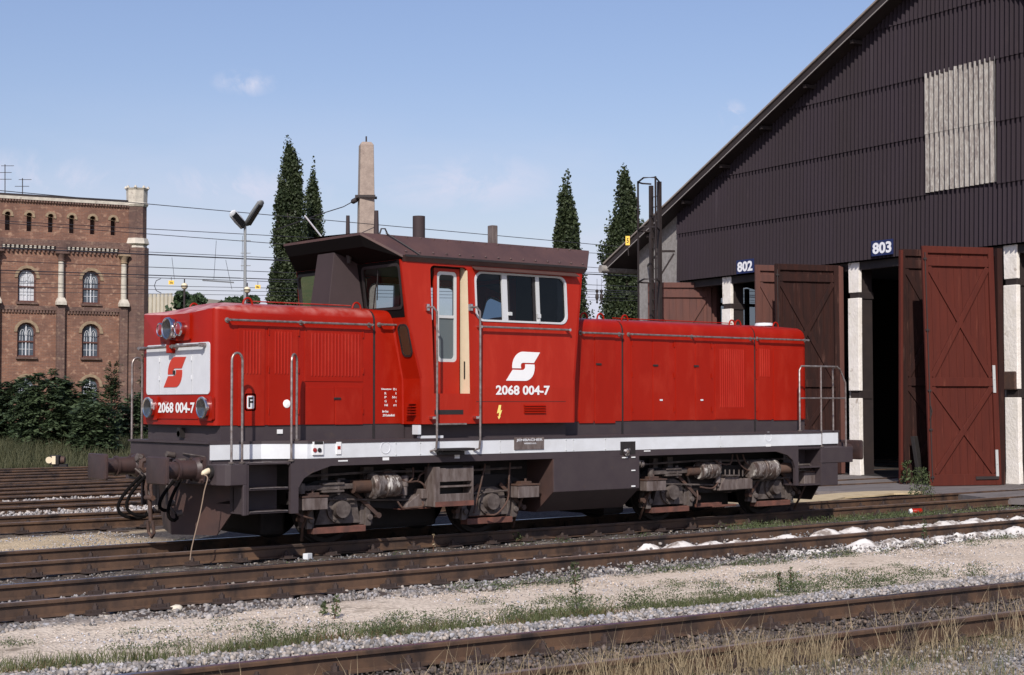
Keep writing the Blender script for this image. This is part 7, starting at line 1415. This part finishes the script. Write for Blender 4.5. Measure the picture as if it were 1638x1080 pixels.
bush(25, 608, 722, 52, 42, 'spreading dark bush at the far left edge', 31, 520); bush(72, 596, 722, 49, 48, 'broad tree of heaven bush with drooping feathery leaves, left of centre', 32, 720)
bush(120, 606, 722, 50, 40, 'bushy shrub growing in front of the middle of the brick wall', 33, 560); bush(178, 580, 722, 51, 20, 'tall narrow shrub rising highest against the brick wall', 34, 420, upright=True)
bush(150, 640, 726, 47.5, 30, 'low spreading shrub with arching fronds, below the tall narrow shrub', 35, 380); bush(212, 632, 720, 53, 22, 'shrub partly hidden behind the front handrail of the locomotive', 36, 300)
bush(232, 560, 720, 60, 14, 'creeping greenery between the brick turret and the red hood', 37, 220, upright=True); bush(-20, 600, 720, 51, 30, 'dark bush cut off by the left edge of the picture', 38, 260)
# grasses
def blades(name, P, h, w_, lean, tone, material, label, cat='grass', kind='stuff', curl=0.5, segs=3):
    n = len(P); ang = RNG.uniform(0, 2 * np.pi, n); d = np.stack([np.cos(ang), np.sin(ang), np.zeros(n)], 1); sd_ = np.stack([-np.sin(ang), np.cos(ang), np.zeros(n)], 1)
    a2 = RNG.uniform(0, 2 * np.pi, n); sd_ = np.stack([np.cos(a2), np.sin(a2), np.zeros(n)], 1); rows_ = []
    for k in range(segs + 1):
        t = k / segs; c0 = P + np.array([0, 0, 1.0]) * (h * t * (1 - 0.15 * lean * t))[:, None] + d * (h * lean * t ** 2 * curl * 1.4)[:, None]; ww = (w_ * (1 - t ** 2 * 0.9))[:, None] * sd_ * 0.5; rows_ += [c0 - ww, c0 + ww]
    VV = np.stack(rows_, 1); F = [(2 * k, 2 * k + 1, 2 * k + 3, 2 * k + 2) for k in range(segs)]
    o = fastmesh(name, VV, F, tone, material); return tag(o, label, cat, kind=kind)
DRY = leafmat('dry_grass', (0.26, 0.20, 0.12), (0.44, 0.35, 0.22), 0.7, 0.3); GRN = leafmat('green_grass', (0.075, 0.095, 0.035), (0.16, 0.165, 0.075), 0.6, 0.3); WEED = leafmat('weed_leaf', (0.055, 0.082, 0.032), (0.125, 0.15, 0.068), 0.6, 0.3); BANK = leafmat('bank_grass', (0.05, 0.058, 0.026), (0.12, 0.115, 0.058), 0.7, 0.3)
REDG = leafmat('reddish_stems', (0.13, 0.06, 0.035), (0.20, 0.13, 0.06), 0.7, 0.2)
RNG = np.random.default_rng(99)
def clump_pts(n, nc, x0, x1, cf, a, b, spread, z=GZ, seed=1):
    r = np.random.default_rng(seed); cx = r.uniform(x0, x1, nc); cy = cf(cx) + r.uniform(a, b, nc); i = r.integers(0, nc, n); x = cx[i] + r.normal(0, spread, n); y = cy[i] + r.normal(0, spread * 0.55, n); return np.stack([x, y, np.full(n, z - 0.01)], 1)
# dry grass in front of the nearest track
x = RNG.uniform(-8, 7, 15000); y = cff(x) - 0.82 - RNG.uniform(0, 1, 15000) ** 1.1 * (1.75 + 0.3 * np.sin(x * 2)); keep = (y > -19) & ~((x > 1.0) & (y < cff(x) - 1.9 - 0.3 * np.sin(x * 3))); P = np.stack([x, y, np.full_like(x, GZ)], 1)[keep]; n = len(P)
blades('dry_grass', P, RNG.uniform(0.05, 0.12, n) + 0.12 * RNG.uniform(0, 1, n) ** 4, RNG.uniform(0.0025, 0.005, n), RNG.uniform(0.2, 1.4, n), RNG.uniform(0, 1, n), DRY, 'straw coloured dry grass growing along the near rail at the bottom of the picture', segs=4)
P = clump_pts(5200, 330, -8, 9, cff, -2.5, -0.95, 0.07, seed=4); n = len(P); blades('low_grass', P, RNG.uniform(0.05, 0.16, n), RNG.uniform(0.003, 0.007, n), RNG.uniform(0.2, 1.2, n), RNG.uniform(0, 1, n), GRN, 'short greenish grass mixed into the dry grass at the bottom of the picture')
P = clump_pts(700, 150, -5.5, 4.5, cff, -1.15, -0.6, 0.06, seed=5); n = len(P); blades('tall_dry_stalks', P, RNG.uniform(0.22, 0.50, n), RNG.uniform(0.004, 0.008, n), RNG.uniform(0.1, 0.9, n), RNG.uniform(0.2, 1, n), DRY, 'tall bent dry stalks standing over the near rail at the bottom of the picture', segs=5)
P = clump_pts(1500, 55, -3.2, 0.4, cff, -0.9, -0.75, 0.08, seed=15); n = len(P); blades('tall_dry_stalks', P, RNG.uniform(0.12, 0.36, n), RNG.uniform(0.003, 0.007, n), RNG.uniform(0.1, 0.8, n), RNG.uniform(0.2, 1, n), DRY, 'dense tuft of dry stalks at the bottom right of the centre', segs=4)
# green strip north of the ballast shoulder
x = RNG.uniform(-9.5, 3.2, 11000); y = cff(x) + 2.42 + 0.10 * np.sin(x * 2.3) + RNG.normal(0, 0.17, 11000); P = np.stack([x, y, np.full_like(x, GZ)], 1); dens = (np.sin(x * 3.7) + np.sin(x * 8.1 + 2) + RNG.uniform(-1, 1.6, 11000)) > -0.7; P = P[dens]; n = len(P)
blades('green_grass_strip', P, RNG.uniform(0.04, 0.15, n), RNG.uniform(0.005, 0.010, n), RNG.uniform(0.2, 1.2, n), RNG.uniform(0, 1, n), GRN, 'strip of short green grass between the beige path and the grey ballast')
P = clump_pts(1800, 60, -9, 1, cff, 2.2, 2.6, 0.12, seed=16); n = len(P); blades('reddish_weeds', P, RNG.uniform(0.03, 0.12, n), RNG.uniform(0.004, 0.009, n), RNG.uniform(0.2, 1.2, n), RNG.uniform(0, 1, n), REDG, 'reddish stems among the green grass strip')
def leafy(n, nc, x0, x1, cf, a, b, spread, h, size, label, seed, m=WEED, name='low_weeds'):
    P = clump_pts(n, nc, x0, x1, cf, a, b, spread, seed=seed); P[:, 2] += 0.015 + RNG.uniform(0, 1, n) ** 1.5 * h; o = fastmesh(name, leaves(P, size, 0.3, 0.45), LQ, RNG.uniform(0, 1, n), m); tag(o, label, 'weeds', kind='stuff')
leafy(12000, 120, -9, 7, cff, 2.6, 4.2, 0.10, 0.05, 0.022, 'scattered patches of low green weeds on the beige path', 41)
leafy(9500, 90, -3.0, 7, cff, 2.3, 2.8, 0.09, 0.15, 0.026, 'leafier weeds along the top of the ballast, right of the centre', 42)
leafy(4200, 45, 1.0, 12, cfm, -1.75, -1.35, 0.14, 0.08, 0.028, 'weeds beside the lime heaps on the second track', 43)
leafy(1800, 40, -7, 8, cf0, -2.6, -1.2, 0.12, 0.07, 0.035, 'sparse weeds in the dark gravel under the locomotive', 44)
leafy(5200, 36, 9.5, 15.5, cf0, -1.9, -0.9, 0.25, 0.10, 0.036, 'green weeds along the track behind the rear of the locomotive', 45)
leafy(2400, 30, 12.5, 18, cf0, -3.0, -1.6, 0.3, 0.13, 0.05, 'yellowish weeds near the right edge beyond the second track', 46, m=GRN)
leafy(900, 60, -6, 2, cf0, 1.2, 2.8, 0.12, 0.04, 0.03, 'tiny weeds on the sandy strip behind the locomotive', 47)
P = clump_pts(1500, 60, 9.5, 18, cf0, -2.2, -0.9, 0.25, seed=48); n = len(P); blades('grass_tufts', P, RNG.uniform(0.05, 0.18, n), RNG.uniform(0.006, 0.012, n), RNG.uniform(0.2, 1, n), RNG.uniform(0, 1, n), GRN, 'grass tufts along the track right of the locomotive')
# individual weeds one can point to
def plant(px, py, h, label, seed, z=GZ, nl=60, w_=0.05, leafsz=0.05, m=WEED):
    global RNG
    RNG = np.random.default_rng(seed); b = uz(px, py, z); t = thing('weed_plant', tuple(b), label, 'weed'); mb = MB(); dx = random.uniform(-0.03, 0.03); mb.tube([tuple(b), (b.x + dx, b.y, b.z + h * 0.6), (b.x + dx * 1.5, b.y, b.z + h)], 0.006, n=5, r1=0.002); mb.build('stem', REDG, t)
    f = RNG.uniform(0.1, 1, nl); a = RNG.uniform(0, 6.28, nl); r_ = w_ * (1.1 - f * 0.6) * RNG.uniform(0.3, 1, nl); P = np.stack([b.x + dx * f + r_ * np.cos(a), b.y + r_ * np.sin(a), b.z + f * h], 1); fastmesh('foliage', leaves(P, leafsz, 0.5, 0.35), LQ, RNG.uniform(0, 1, nl), m, t, loc=t.location)
plant(535, 990, 0.22, 'upright single green weed in the grass strip at left of the centre', 51, nl=70, w_=0.06); plant(923, 975, 0.48, 'tallest upright weed, on the edge of the ballast below the fuel tank', 52, nl=160, w_=0.09)
plant(516, 985, 0.14, 'small bushy weed just left of the upright single weed', 57); plant(1248, 948, 0.22, 'left one of two feathery weeds on the ballast edge at right', 53); plant(1268, 944, 0.26, 'right one of two feathery weeds on the ballast edge at right', 54)
plant(1480, 872, 0.38, 'thin weed standing in front of the lime heaps', 55, nl=80); plant(1474, 806, 0.75, 'big feathery yellow flowered weed clump in front of the bright red door', 56, nl=520, w_=0.30, leafsz=0.07)
plant(1450, 775, 0.55, 'broad leaved green weed at the foot of the folded red door', 58, z=-0.03, nl=60, w_=0.16, leafsz=0.16); plant(827, 868, 0.16, 'leafy green weed between the tracks, below the sand box left of the fuel tank', 59, nl=110, w_=0.13, leafsz=0.06)
plant(1006, 922 - 4, 0.1, 'small round weed on the beige path near the centre right', 60, nl=60, w_=0.08); plant(693, 905, 0.4, 'thin dry stalk between the tracks left of the centre', 61, nl=14, w_=0.03, m=DRY)
# grass bank beyond the tracks
RNG = np.random.default_rng(123); n = 30000; x = RNG.uniform(2, 24, n); y = 27.8 + RNG.uniform(0, 1, n) ** 0.8 * 9 ; P = np.stack([x, y, np.full(n, GZ)], 1)
blades('bank_grass', P, RNG.uniform(0.2, 0.55, n) + np.clip((y - 29) * 0.12, 0, 0.5), RNG.uniform(0.015, 0.04, n), RNG.uniform(0.1, 0.8, n), RNG.uniform(0, 1, n), BANK, 'rough green grass growing between the last track and the bushes', segs=2)
x = RNG.uniform(-2, 12, 900); P = np.stack([x, 14.8 + 0 * x + RNG.uniform(-0.2, 0.4, 900), np.full(900, GZ)], 1)
# low scenery closing the view between the buildings
FARW = leafmat('far_hedge_leaf', (0.03, 0.055, 0.02), (0.06, 0.095, 0.035)); n = 16000; u = RNG.uniform(-60, 150, n); P = np.stack([38 + u * 0.98, 122 - u * 0.19 + RNG.uniform(-3, 3, n), RNG.uniform(0, 1, n) * (5.0 + 1.2 * np.sin(u * 0.25) + 0.8 * np.sin(u * 0.7))], 1)
tag(fastmesh('far_treeline', leaves(P, 1.1, 0, 0.8), LQ, RNG.uniform(0, 1, n), FARW), 'far low line of trees closing the view behind the yard', 'trees', kind='stuff')
print('objects', len(bpy.data.objects))
